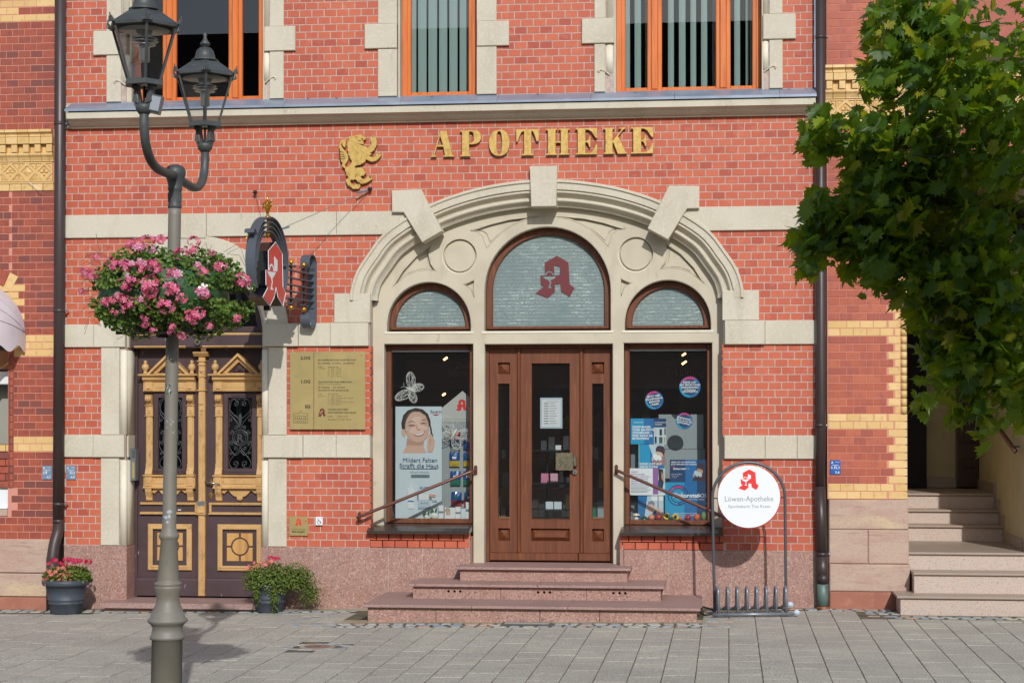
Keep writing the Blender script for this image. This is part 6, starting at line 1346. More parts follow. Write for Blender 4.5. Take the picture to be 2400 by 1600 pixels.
# ---------------------------------------------------------------- flower basket round the post
BX, BZ = -1.53 + LEAN * 2.7 - .055, 2.70
fb = thing('flower_basket', 'round hanging planter of pink geraniums wrapped around the lamp post', 'flower basket', (BX, -8.0, BZ))
b = MB(); b.smooth = True; b.lathe([(.10, -.26), (.20, -.25), (.28, -.08), (.32, .0), (.33, .0), (.29, -.10), (.21, -.27), (.10, -.28)], 0, 0, 28); b.build('trough', 'iron_dark', fb)
b = MB(); b.tube([(-.30, 0, -.27), (.30, 0, -.27)], .01, 6); b.tube([(0, -.30, -.27), (0, .30, -.27)], .01, 6); b.smooth = True; b.lathe([(.045, -.30), (.05, -.29), (.05, -.25), (.045, -.24)], 0, 0, 16); b.build('bracket', 'iron_dark', fb)
def bf(r):
    while True:
        a = r.uniform(0, 6.2832); t_ = r.uniform(-1, 1); rr = math.sqrt(max(0, 1 - t_ * t_)) ** .7
        lump = 1 + .10 * math.sin(3 * a + 1) + .07 * math.sin(7 * a + 4 * t_)
        k = r.uniform(.80, 1.02) * lump; x, y_, z = .455 * rr * math.cos(a) * k, .42 * rr * math.sin(a) * k, .25 * t_ * k - .02 - .06 * rr * (1 if t_ < 0 else 0)
        if math.hypot(x, y_) < .10 and t_ > 0: continue
        if t_ < -.5 and r.random() < .5: continue
        return (x + .01, y_, z), (x * 2, y_ * 2, z * 4)
leafcloud('foliage', fb, 'leaf_geranium', bf, 7200, .0165, 31, .3)
b = MB(); b.smooth = True; b.lathe([(.05, -.27), (.28, -.22), (.39, -.06), (.37, .08), (.2, .17), (.05, .19)], 0, 0, 20); b.build('inner_growth', 'leaf_dark', fb)
heads = [flower_me('flower_head', 'petal_pink', s_, 13, .032, .017, (1.15, 1, .8)) for s_ in (41, 42, 43)] + [flower_me('flower_head', 'petal_light', 44, 7, .026, .018, (1.2, 1, .6)), flower_me('flower_head', 'petal_pink', 45, 20, .036, .017, (1., 1, 1.3))]
FH = [(120, 560, .9, 1), (165, 595, .9, 1), (270, 620, 1, 1), (290, 395, .7, 2), (560, 480, 1.15, 0), (620, 540, 1., 2), (740, 500, 1, 1), (760, 555, 1, 0), (845, 510, .8, 3), (925, 480, .9, 3), (935, 580, 1, 2), (1050, 520, 1, 3), (1100, 530, 1.1, 0), (1150, 510, .9, 1), (990, 200, 1.2, 0), (860, 230, 1.1, 1), (880, 290, 1.2, 3), (760, 245, .8, 2), (1165, 180, 1., 1), (1070, 330, .9, 3), (1565, 200, 1.1, 0), (1445, 370, 1.2, 0), (1590, 340, .8, 2), (1800, 345, .6, 1), (1650, 520, .8, 3), (1725, 600, .9, 0), (1920, 520, 1.1, 1), (1230, 645, 1.3, 0), (1430, 650, 1.2, 3), (1380, 610, .8, 1), (820, 680, 1, 3), (870, 720, 1, 1), (720, 770, 1.1, 2), (780, 800, .9, 1), (1085, 790, 1.4, 4), (1085, 870, 1.2, 1), (1350, 830, 1.4, 0), (1700, 860, 1.4, 3), (1740, 890, 1, 0), (670, 895, .9, 3), (700, 930, .9, 1), (490, 970, 1., 1), (600, 950, .9, 1), (790, 990, 1.3, 0), (840, 1000, 1.1, 1), (760, 1080, 1., 2), (960, 950, .9, 3), (1125, 990, 1.3, 0), (1280, 1050, 1.4, 1), (1330, 1010, 1, 3), (1470, 940, 1, 0), (1650, 1120, 1.3, 1), (1550, 1160, 1.2, 0), (1600, 1200, 1, 2), (1000, 1170, .9, 1), (975, 1255, .8, 2), (1295, 1280, .8, 2), (1390, 1390, .8, 1), (1730, 1270, .8, 2), (2045, 1160, .9, 2), (2140, 670, 1.4, 0), (60, 800, .6, 1), (590, 1100, .8, 1), (1065, 1325, .7, 2), (1280, 1355, .7, 2)]
rs = random.Random(8); st = MB()
for zx, zy, s_, k in FH:
    px_2, py = 180 + zx / 5.226, 520 + zy / 5.226
    x = (px_2 - 387) * 10.55 / 4326 + .0; z = (663 - py) * 10.5 / 4326
    q = 1 - (x / .5) ** 2 - (z / .34) ** 2; y_ = -.44 * math.sqrt(max(q, .0)) - .03
    x += -(y_) * -.120 * 0
    o = inst(heads[k], 'flower_head', fb, (x - y_ * .123, y_, z), (rs.uniform(-.3, .3), rs.uniform(-.3, .3), rs.uniform(-1.2, 1.2)), (s_ * .95,) * 3)
    if q < .15: st.tube([(x * .75, y_ * .7, z * .75), (x * .9, y_ * .9, z * .92), (x, y_, z)], .002, 4)
st.build('stalk', 'leaf_dark', fb, kind='stuff')
b = MB()
for i in range(60):
    a = rs.uniform(0, 6.28); x, y_, z = .44 * math.cos(a), -.3 * abs(math.sin(a)), rs.uniform(-.3, .25)
    b.tube([(x * .9, y_ * .9, z), (x * 1.08, y_, z + rs.uniform(-.06, .06)), (x * 1.16, y_, z + rs.uniform(-.1, .08))], .0014, 3)
b.build('twig', 'bark', fb, kind='stuff')
inst(flower_me('petal_white', 'rose_white', 77, 3, .02, .03), 'white_blossom', fb, (.33 + .0, -.30, -.03))

# ---------------------------------------------------------------- maple tree in the near right foreground
tree = thing('maple_tree', 'leafy green maple tree reaching in from the right in the foreground', 'tree', (3.75, -12.9, gz(3.2) - .03))
TO = Vector(tree.location)
def T(x, y, z): return Vector((x, y, z)) - TO
b = MB(); b.smooth = True
b.tube([T(3.75, -12.9, 0), T(3.74, -12.9, 1.2), T(3.72, -12.88, 2.4), T(3.68, -12.9, 3.2), T(3.64, -13.0, 3.8)], [.13, .11, .10, .06, .03], 14); b.build('trunk', 'bark', tree)
for P in ([(3.72, -12.9, 2.1), (3.3, -12.85, 2.30), (2.85, -12.8, 2.48), (2.5, -12.8, 2.62), (2.2, -12.8, 2.70)], [(3.7, -12.9, 2.6), (3.2, -12.9, 2.9), (2.7, -12.85, 3.05), (2.25, -12.8, 3.0)], [(3.7, -12.9, 2.9), (3.3, -13.1, 3.4), (2.9, -13.5, 3.7), (2.6, -13.9, 3.8)], [(3.3, -12.87, 2.3), (2.95, -12.75, 2.2), (2.7, -12.7, 2.08)], [(2.85, -12.8, 2.48), (2.72, -12.75, 2.60), (2.6, -12.7, 2.52)], [(3.6, -12.9, 3.2), (3.0, -12.9, 3.45), (2.5, -12.85, 3.5)]):
    b = MB(); b.smooth = True; b.tube([T(*p) for p in catmull(P, 3)], [.035 * (1 - .85 * i / (3 * (len(P) - 1))) for i in range(3 * (len(P) - 1) + 1)], 8); b.build('limb', 'bark', tree)
# maple leaf outline: five toothed lobes
LF = [(0, -.50), (.10, -.42), (.30, -.50), (.26, -.34), (.52, -.26), (.36, -.12), (.62, .10), (.42, .12), (.46, .30), (.26, .24), (.20, .44), (.10, .36), (0, .72)]
LFo = LF + [(-x, z) for x, z in LF[-2:0:-1]]
def leaf_geo(s, fold):
    vs = [Vector((0, 0, 0))] + [Vector((x * s * .82, z * s * 1.12, -abs(x) * s * fold - .18 * s * z * z)) for x, z in LFo]; n = len(LFo)
    return vs, [(0, i + 1, (i + 1) % n + 1) for i in range(n)]
rl = random.Random(17)
CL = [(2.57, 3.05, 0.277, 4.6), (2.4, 3.18, 0.146, 2.2), (2.68, 2.81, 0.264, 4.0), (2.41, 2.81, 0.16, 2.2), (2.25, 2.81, 0.104, 1.0), (2.13, 2.86, 0.058, 0.5), (2.11, 2.81, 0.036, 0.3), (2.19, 2.55, 0.118, 1.5), (2.12, 2.61, 0.058, 0.5), (2.08, 2.5, 0.042, 0.35), (2.37, 2.58, 0.194, 3.0), (2.58, 2.49, 0.222, 4.0), (2.7, 2.3, 0.208, 3.4), (2.55, 2.28, 0.146, 2.2), (2.45, 2.39, 0.104, 1.2), (2.55, 2.1, 0.125, 1.7), (2.7, 2.06, 0.132, 2.0), (2.49, 2.18, 0.062, 0.6), (2.08, 2.43, 0.033, 0.25), (2.29, 2.43, 0.076, 0.8), (2.33, 2.39, 0.042, 0.3), (2.62, 1.96, 0.062, 0.6), (2.55, 1.96, 0.039, 0.25), (2.45, 1.99, 0.025, 0.12), (2.32, 3.04, 0.069, 0.6), (2.29, 2.66, 0.097, 1.0)]
leaves = []
from mathutils import noise as mnoise
def add_leaf(x, y, z, carve=.0):
    if carve and mnoise.noise(Vector((x * 4.2, y * 2.4, z * 5.0))) < carve - .26: return
    leaves.append((x, y, z, .050 * rl.uniform(.5, 1.45)))
for x, z, r_, w in CL:
    for i in range(int(w * 130)):
        d = Vector((rl.gauss(0, 1), rl.gauss(0, 1), rl.gauss(0, 1))).normalized() * rl.random() ** .45
        add_leaf(x + d.x * r_ * 1.06 - d.z * r_ * .18, -12.8 + d.y * max(r_, .14) * 1.3, z + d.z * r_ * 1.05 - abs(rl.gauss(0, .03)), 0 if z > 2.75 else .02)
# unseen foliage added above the picture, shaped to shade the lower leaves
for i in range(9000):
    a = Vector((rl.gauss(0, 1), rl.gauss(0, 1), rl.gauss(0, 1))).normalized() * rl.random() ** .35
    x, y, z = 3.05 + a.x * 1.05, -14.0 + a.y * 1.0, 3.35 + a.z * .62
    if z < 1.93 + (18.8 + y) * .2246 + .06 and x < 1.83 + (18.8 + y) * .162: continue
    if z > .62 * (-6.3 - y): continue
    if y < -14.9: continue
    if z - .62 * (-12.8 - y) > 2.70 and rl.random() < .93: continue
    add_leaf(x, y, z)
def leaf_me():
    vs, fs = leaf_geo(1, .22); b = MB(); b.add(vs, fs); return b.me('leaf', 'leaf_maple', fixn=False)
LME = leaf_me()
def orient():
    # leaves hang and are blown towards the left
    n = Vector((rl.gauss(-.25, .85), rl.gauss(-.4, .7), rl.gauss(.45, .75))).normalized()
    tip = Vector((rl.gauss(-.75, .4), rl.gauss(0, .45), rl.gauss(-.6, .4))); tip = (tip - n * tip.dot(n)).normalized(); side = tip.cross(n)
    return Matrix((side, tip, n)).transposed()
vis_l = [l for l in leaves if l[2] < 3.36 and l[0] < 2.86]
vis_l.sort(key=lambda l: -l[3] / (18.8 + l[1]) * (1 if l[1] < -12.8 else .6)); big = set(vis_l[:300]); cr = MB()
for l in leaves:
    M3 = orient()
    if l in big:
        o = inst(LME, 'leaf', tree, Vector(l[:3]) - TO); o.rotation_euler = M3.to_euler(); o.scale = (l[3],) * 3
    else:
        cr.cr = rl.random(); vs, fs = leaf_geo(l[3], rl.uniform(.1, .5)); c = Vector(l[:3]) - TO; cr.add([M3 @ v + c for v in vs], fs)
cr.build('crown', 'leaf_maple', tree, fixn=False, kind='stuff')
tw = MB()
for i in range(240):
    l = rl.choice(leaves); p = Vector(l[:3]) - TO; q = p + Vector((rl.uniform(.05, .2), rl.uniform(-.05, .05), rl.uniform(-.02, .1))); tw.tube([p, (p + q) / 2 + Vector((0, 0, -.01)), q], .0018, 3)
tw.build('twig', 'bark', tree, fixn=False, kind='stuff')

# ---------------------------------------------------------------- things in the shop windows
def printed(name, lab, cat, x0, x1, z0, z1, y, shapes, mats, group=None):
    t = thing(name, lab, cat, ((x0 + x1) / 2, y, z0), group); b = MB(); b.box(x0, x1, y, y + .003, z0, z1)
    lv = 1
    for mi, loops in shapes:
        b.mi = mi; lv += 1
        if callable(loops): loops(b, y - .0006 * lv * .5)
        else: b.plate(loops, y - .0006 * lv * .5, .0004)
    o = MB(); o.v = [(v[0] - (x0 + x1) / 2, v[1] - y, v[2] - z0) for v in b.v]; o.f, o.m, o.r, o.sm = b.f, b.m, b.r, b.sm; o.build('print', mats, t, fixn=False); return t
def ell(cx, cz, rx, rz, rot=0, n=24): 
    c, s_ = math.cos(rad(rot)), math.sin(rad(rot)); return [(cx + rx * math.cos(a) * c - rz * math.sin(a) * s_, cz + rx * math.cos(a) * s_ + rz * math.sin(a) * c) for a in [2 * math.pi * k / n for k in range(n)]]
def woman(cx, cz, s):
    def q(P): return [[(cx + x * s * 1.17, cz + z * s) for x, z in P]]
    return [(2, q([(-.62, .10), (-.66, .45), (-.58, .85), (-.38, 1.10), (-.05, 1.22), (.25, 1.15), (.48, .92), (.58, .60), (.60, .32), (.50, .30), (.3, .6), (-.3, .55), (-.42, .0), (-.5, -.02)])),
            (3, q([(-.42, -.30), (-.46, -.70), (-.60, -1.0), (.42, -1.0), (.30, -.70), (.30, -.35)])), (4, q([(-.40, -.25), (-.44, -.62), (.28, -.62), (.34, -.28), (.1, -.45), (-.2, -.42)])),
            (3, q(ell(-.56, -.02, .09, .20, 8))),
            (4, q([(-.50, .55), (-.40, .85), (-.15, 1.04), (.12, 1.04), (.38, .84), (.50, .50), (.52, .10), (.44, -.25), (.28, -.45), (.08, -.52), (-.16, -.45), (-.38, -.22), (-.50, .10)])), (3, q([(.04 + (x - .04) * .93, .27 + (z - .27) * .95) for x, z in [(-.50, .55), (-.40, .85), (-.15, 1.04), (.12, 1.04), (.38, .84), (.50, .50), (.52, .10), (.44, -.25), (.28, -.45), (.08, -.52), (-.16, -.45), (-.38, -.22), (-.50, .10)]])), (-1, q([(.06 + (x - .06) * .55, .42 + (z - .42) * .62) for x, z in [(-.50, .55), (-.40, .85), (-.15, 1.04), (.12, 1.04), (.38, .84), (.50, .50), (.52, .10), (.44, -.25), (.28, -.45), (.08, -.52), (-.16, -.45), (-.38, -.22), (-.50, .10)]])), (4, q([(.0, .42), (.05, .18), (.02, .16), (-.03, .30)])), (-2, q([(-.52, .3), (-.5, .7), (-.36, .98), (-.05, 1.12), (-.3, .92), (-.44, .62)])), (4, q(ell(-.2, .36, .17, .07))), (4, q(ell(.3, .46, .16, .065))), (-1, q(ell(-.22, .08, .12, .10))), (-1, q(ell(.36, .22, .08, .09))),
            (2, q([(-.40, .50), (-.2, .58), (-.04, .50), (-.2, .54)])), (2, q([(.14, .58), (.3, .66), (.44, .64), (.3, .62)])),
            (2, q([(-.34, .33), (-.22, .38), (-.08, .35), (-.2, .34)])), (2, q([(.16, .44), (.28, .49), (.4, .47), (.28, .455)])),
            (5, q([(.0, .18), (.06, .12), (.16, .14), (.2, .2), (.12, .17)])), (5, q([(-.14, -.08), (.0, -.03), (.2, .02), (.38, .12), (.30, -.08), (.14, -.18), (-.02, -.18)])), (6, q([(-.09, -.08), (.05, -.04), (.2, .0), (.34, .08), (.26, -.06), (.13, -.12), (.0, -.13)])),
            (3, q([(.50, -.1), (.60, .0), (.66, -.15), (.78, -.4), (.74, -.75), (.66, -.95), (.48, -.95), (.44, -.7), (.46, -.4)])), (4, q([(.56, -.3), (.60, -.3), (.58, -.62), (.55, -.62)])), (2, q([(.55, .35), (.62, .3), (.66, .0), (.72, -.2), (.6, -.05)]))]
X0, X1, Z0, Z1 = -1.657, -1.162, .848, 2.024; W_ = X1 - X0
def ptx(lst, al='CENTER'):
    def f(b, y):
        for s_, x, z, sz, off_ in lst: b.text(s_, x, z, sz, y, al, off_)
    return f
fcx = X0 + W_ * .46
sh = [((13 if a == -1 else 14 if a == -2 else a), c) for a, c in woman(X0 + W_ * .46, 1.748, .215)]
sh += [(7, ptx([('Mildert Falten', X0 + W_ * .53, 1.438, .0660, .0), ('Strafft die Haut', X0 + W_ * .51, 1.378, .0680, .0)])), (7, [rect(X0 + .06, X1 - .045, 1.366, 1.371)]), (7, ptx([('Eucerin', X1 - .060, 1.958, .040, .0)])), (8, [[(X1 - .10, 1.944), (X1 - .02, 1.944), (X1 - .06, 1.93)]]),
       (9, ptx([('Klinisch bewiesen', X0 + W_ * .53, 1.325, .028, -.01)])), (10, [rect(X0 + W_ * .34, X0 + W_ * .74, 1.278, 1.308)]), (7, ptx([('in 4 Wochen', X0 + W_ * .53, 1.284, .030, .0), ('HA', X1 - .075, 1.015, .036, .0)])),
       (6, ptx([('+23', X0 + .118, 1.772, .028, .01)])),
       (6, [[(X0 + .165, 1.22), (X0 + .175, 1.22), (X0 + .178, 1.17), (X0 + .20, 1.165), (X0 + .20, .95), (X0 + .135, .95), (X0 + .135, 1.165), (X0 + .16, 1.17)]]), (11, [rect(X0 + .137, X0 + .198, 1.02, 1.034)]), (11, ptx([('5% OFF', X0 + W_ * .62, 1.16, .030, .01)])),
       (10, [rect(X0 + .235, X0 + .39, 1.04, 1.10)]), (6, [rect(X0 + .25, X0 + .36, 1.045, 1.10)]), (1, [rect(X0 + .245, X0 + .375, .945, 1.045)]), (11, [rect(X0 + .245, X0 + .375, .955, .962)]), (7, ptx([('Eucerin', X0 + .31, 1.0, .026, .0)])), (12, [rect(X0 + .36, X0 + .43, 1.075, 1.10)]), (6, ptx([('100 ml', X0 + .395, 1.081, .018, .0)]))]
t = printed('advertising_poster', 'tall pale poster of a smiling dark haired woman in the left shop window', 'poster', X0, X1, Z0, Z1, .42, sh, ['poster_pale', 'poster_pale2', 'hair', 'skin', 'skin_dark', 'lips', 'white_print', 'print_text_blue', 'red_print', 'grey_print', 'grey_print', 'blue_mid', 'orange_tag', 'skin_light', 'hair_light'])
# wire rack with sweets bags
t = thing('wire_rack', 'pale perforated display board with a pointed pharmacy top in the left window', 'display rack', (-1.0, .62, .83))
MB().plate([rect(-.22, .25, 0, 1.06)], 0, .012).build('board', 'pegboard', t)
b = MB()
for i in range(22): b.box(-.21 + i * .0205, -.2 + i * .0205, -.002, 0, .02, 1.04)
for i in range(46): b.box(-.21, .24, -.003, -.001, .02 + i * .0222, .031 + i * .0222)
b.build('wire_mesh', 'display_grey', t, kind='stuff')
MB().plate([[(-.24, 1.06), (.27, 1.06), (.27, 1.14), (.03, 1.36), (-.24, 1.14)]], -.004, .016).build('gable', 'pegboard', t)
apoA(.02, 1.21, .13, -.0055, 'red_print', None, t, .001)
for i, (x, z, m_, m2) in enumerate(((-1.045, 1.62, 'bag_red', 'bag_blue'), (-.90, 1.58, 'bag_blue', 'bag_blue'), (-1.05, 1.40, 'bag_blue', 'bag_yellow'), (-.90, 1.40, 'bag_blue', 'bag_yellow'), (-1.04, 1.20, 'bag_blue', 'bag_green'), (-.90, 1.20, 'bag_blue', 'bag_green'), (-1.03, .98, 'bag_blue', 'bag_red'), (-.89, .98, 'bag_blue', 'bag_red'))):
    t = thing('sweets_bag', 'small glossy %s and %s sweets bag hanging on the display board, %s column' % (m_[4:], m2[4:], 'inner' if i % 2 == 0 else 'outer') if i not in (1,) else 'small glossy plain blue sweets bag hanging at the top of the outer column', 'bag', (x, .585, z), 'sweets bags on the display board')
    b = MB(); n = 5; vs = []
    for jz in range(n + 1):
        for jx in range(n + 1):
            u_, v_ = jx / n, jz / n; vs.append((-.055 + .11 * u_, -.022 * math.sin(math.pi * u_) * math.sin(math.pi * v_) + RN.uniform(-.003, .003), -.01 + .15 * v_))
    F_ = [(a_, a_ + 1, a_ + n + 2, a_ + n + 1) for a_ in [jz * (n + 1) + jx for jz in range(n) for jx in range(n)]]
    b.add(vs, F_[10:]); b.mi = 1; b.add(vs, F_[:10]); b.build('bag', [m_, m2], t, fixn=False)
    MB().box(-.022, .022, -.028, -.026, .07, .095).build('brand_panel', 'white_print', t) if i % 3 else MB().plate([ell(0, .09, .02, .014)], -.028, .001).build('brand_panel', 'bag_green', t)
# wicker butterflies
def butterfly(lab, x, y, z, s, rot):
    t = thing('wicker_butterfly', lab, 'butterfly ornament', (x, y, z), 'white wicker butterflies'); t.rotation_euler = (rad(8), rad(rot), rad(10)); rr = random.Random(int(abs(x) * 100))
    for q in (-1, 1):
        for (ox, oz, rx, rz, ro) in ((.085, .045, .085, .045, 35), (.055, -.055, .06, .040, -50)):
            P = ell(q * ox, oz, rx, rz, q * ro, 26); b = MB(); b.tube([(a_ * s, -.015 * abs(a_) * 4, c_ * s) for a_, c_ in P], .0028, 5, closed=True)
            for i in range(26): a_, c_ = rr.choice(P), rr.choice(P); m_ = ((a_[0] + c_[0]) / 2 * s, -.012 + rr.uniform(-.006, .004), (a_[1] + c_[1]) / 2 * s + rr.uniform(-.01, .01)); b.tube([(a_[0] * s, -.01, a_[1] * s), m_, (c_[0] * s, -.01, c_[1] * s)], .0019, 4)
            b.build('wing', 'wicker_white', t)
    b = MB(); b.smooth = True; b.ball((0, -.01, 0), .014 * s, 8, (1, 1, 4.2)); b.tube([(0, -.01, .05 * s), (-.01 * s, -.01, .09 * s), (-.03 * s, -.01, .10 * s)], .002, 4); b.tube([(0, -.01, .05 * s), (.012 * s, -.01, .09 * s), (.03 * s, -.01, .095 * s)], .002, 4); b.build('body', 'wicker_white', t)
butterfly('white wicker butterfly hanging above the tall pale poster', -1.50, .45, 2.20, 1.05, -62)
butterfly('white wicker butterfly hanging in front of the sweets bags', -1.045, .50, 1.735, 1.25, 30)
# cartons, roses at the foot of the left window
for i, (x, w_, h_, m_, lab) in enumerate(((-1.165, .055, .155, 'white_print', 'narrow white carton with a grey band at the foot of the tall poster'), (-.985, .055, .142, 'white_print', 'narrow white carton with a red side between the picture card and silver cartons'), (-.875, .06, .19, 'white_print', 'tallest white carton at the right end of the left window'))):
    t = thing('carton', lab, 'box', (x, .38 + i * .01, .83)); MB().box(-w_ / 2, w_ / 2, 0, .05, 0, h_, .002).build('box', m_, t); MB().box(-w_ / 2 + .001, w_ / 2 - .001, -.001, 0, h_ * .48, h_ * .62).build('band', 'grey_print', t)
t = printed('picture_card', 'small white card with a laughing woman among the cartons in the left window', 'card', -1.125, -1.012, .832, .965, .375, [((3 if a == -1 else 2 if a == -2 else a), c) for a, c in woman(-1.092, .918, .034)], ['white_print', 'white_print', 'hair', 'skin', 'skin_dark', 'lips', 'white_print'])
t = thing('carton', 'pale blue printed carton lying behind the tallest carton in the left window', 'box', (-.90, .41, .83)); MB().box(-.055, .05, 0, .04, 0, .12, .002).build('box', 'poster_pale', t)
for i, (x, z, s_) in enumerate(((-1.315, .865, .030), (-1.235, .878, .045))):
    t = thing('white_rose', ('small' if i == 0 else 'large') + ' white rose blossom lying at the foot of the tall poster', 'flower', (x, .37, z)); b = MB(); rr = random.Random(i)
    for k in range(16):
        a = k * 2.4; q = .25 + .75 * k / 16; b.ball((s_ * .45 * q * math.cos(a), -s_ * .3 * (1 - q), s_ * .45 * q * math.sin(a)), s_ * .5, 6, (1, .35, .8))
    b.build('petals', 'rose_white', t); b = MB(); b.plate([ell(-.02, s_ * 1.2, .012, .03, 30), ell(.02, s_ * 1.3, .010, .026, -20)], .0, .002); b.build('leaf', 'leaf_dark', t)
# right window: posters
def bigtext(lst, al='LEFT'): return ptx(lst, al)
PM = ['blue_cyan', 'blue_mid', 'blue_navy', 'white_print', 'print_magenta', 'print_purple', 'hair', 'skin', 'skin_dark', 'hat_plum', 'scarf', 'poster_pale2', 'grey_print', 'paper_white', 'leaf_dark']
def arcband(cx, cz, r1, r2, a0, a1): return [arc(cx, cz, r2, a0, a1, 18) + arc(cx, cz, r1, a1, a0, 18)]
x0, x1, z0, z1 = .827, 1.195, 1.632, 1.898
printed('poster', 'landscape cyan poster with a white slogan, top left of the right window', 'poster', x0, x1, z0, z1, .372,
        [(1, [rect(x0 + .14, x0 + .24, z0, z1)]), (2, [rect(x0 + .24, x1, z1 - .09, z1)]), (3, bigtext([(s_, x0 + .017, z1 - .098 - .030 * i, .031, .035) for i, s_ in enumerate(('ZINKMANGEL', 'ODER ERHÖHTER', 'ZINKBEDARF -', 'SIND AUCH SIE', 'BETROFFEN?'))])), (3, bigtext([('ZU ZINKMANGEL AUF', x0 + .25, z1 - .045, .012, .03), ('DAS BESTER', x0 + .25, z1 - .068, .014, .03), ('Zinkorotat-POS', x0 + .03, z1 - .045, .015, .02)])), (11, [rect(x0 + .242, x1, z0, z1 - .092)]), (7, [rect(x0 + .25, x0 + .265, z0 + .1, z1 - .1)]), (6, [rect(x0 + .30, x0 + .325, z0 + .09, z1 - .11)]), (9, [rect(x0 + .35, x1 - .005, z0 + .095, z1 - .10)]), (6, [rect(x0 + .25, x0 + .27, z0 + .01, z0 + .08)]), (14, [rect(x0 + .295, x0 + .33, z0 + .01, z0 + .075)]), (8, [rect(x0 + .345, x0 + .36, z0 + .015, z0 + .078)]), (3, [rect(x0 + .242, x1, z0 + .082, z0 + .088)])], PM)
def sneezer(cx, cz, s):
    def q(P): return [[(cx + x * s, cz + z * s) for x, z in P]]
    return [(10, q([(.1, -.2), (.5, .25), (.95, .1), (1.0, -1.0), (-.6, -1.0), (-.4, -.6)])), (7, q(ell(.35, .25, .38, .45))), (9, q([(-.05, .45), (-.1, .75), (.05, 1.05), (.4, 1.15), (.8, 1.0), (.92, .6), (.85, .2), (.75, .05), (.6, .35), (.2, .5)])), (8, q([(.1, -.05), (.6, -.1), (.5, -.6), (.2, -.5)])), (13, q([(-.3, .25), (.0, .2), (.15, .05), (.35, .12), (.5, -.15), (.6, -.35), (.35, -.5), (.15, -.35), (.0, -.55), (-.25, -.3), (-.45, -.1)])), (6, q([(.08, .32), (.22, .28), (.1, .29)])), (7, q([(-.55, -.2), (-.35, -.15), (-.3, -.45), (-.5, -.6)]))]
x0, x1, z0, z1 = .911, 1.172, 1.366, 1.640
printed('poster', 'portrait poster of a person in a plum hat sneezing into a tissue', 'poster', x0, x1, z0, z1, .378,
        [(1, [rect(x0 + .12, x1, z0, z1)]), (11, [[(x0 + .10, z1), (x0 + .16, z0 + .1), (x1, z0 + .05), (x1, z1)]])] + sneezer(1.095, 1.51, .095) + [(3, bigtext([('KEINE LUST AUF', x0 + .010, z0 + .052, .031, .03), ('ERKÄLTUNG?', x0 + .010, z0 + .022, .031, .03)])), (3, [rect(x0, x0 + .003, z0, z1)])], PM)
x0, x1, z0, z1 = .812, 1.183, 1.104, 1.382
printed('poster', 'white poster with purple stripe and small purple print under the sneezing poster', 'poster', x0, x1, z0, z1, .366,
        [(5, [rect(x0 + .245, x0 + .30, z0 + .01, z1)]), (11, [rect(x0 + .30, x1, z0 + .02, z1)]), (6, [[(x0 + .30, z1), (x0 + .35, z1 - .01), (x0 + .36, z1 - .14), (x0 + .34, z0 + .05), (x0 + .31, z0 + .1)]]), (8, [[(x0 + .335, z1 - .03), (x0 + .36, z1 - .08), (x0 + .36, z1 - .15), (x0 + .335, z1 - .10)]]), (2, [[(x0 + .30, z1 - .12), (x0 + .34, z1 - .15), (x0 + .33, z1 - .22), (x0 + .30, z1 - .20)]]),
         (5, bigtext([(s_, x0 + .022, z1 - .045 - .024 * i, .022, .0) for i, s_ in enumerate(('NÄHRT', 'SCHWANGER-', 'SCHAFT UND STILL-', 'ZEIT UNBEDINGT', 'ERHÖHTEN ZINK-', 'BEDARF DECKEN'))]))] + [(12, [rect(x0 + .02, x0 + .225 - (i % 3) * .02, z0 + .100 - i * .014, z0 + .1035 - i * .014)]) for i in range(6)], ['paper_white'] + PM[1:])
x0, x1, z0, z1 = .902, 1.166, .848, 1.118
printed('poster', 'poster of a short haired athlete in profile behind the fruit in the right window', 'poster', x0, x1, z0, z1, .380,
        [(11, [[(x0 + .10, z1), (x0 + .065, z0), (x1, z0), (x1, z1)]]), (13, [rect(x0 + .14, x1, z1 - .07, z1)]), (6, [rect(x0 + .205, x0 + .212, z0 + .1, z1)]), (2, [[(x0 + .13, z0), (x0 + .155, z0 + .08), (x0 + .20, z0 + .115), (x0 + .26, z0 + .08), (x1, z0)]]), (7, [[(x0 + .18, z0 + .12), (x0 + .235, z0 + .115), (x1 - .005, z0 + .05), (x1 - .005, z0 + .005), (x0 + .20, z0 + .04)]]), (7, [[(x0 + .10, z0 + .165), (x0 + .098, z0 + .13), (x0 + .104, z0 + .10), (x0 + .12, z0 + .08), (x0 + .15, z0 + .085), (x0 + .175, z0 + .10), (x0 + .17, z0 + .165)]]), (12, [[(x0 + .102, z0 + .16), (x0 + .11, z0 + .19), (x0 + .15, z0 + .20), (x0 + .175, z0 + .175), (x0 + .165, z0 + .14), (x0 + .15, z0 + .165)]])], ['blue_mid'] + PM[1:])
x0, x1, z0, z1 = 1.232, 1.616, 1.240, 1.473
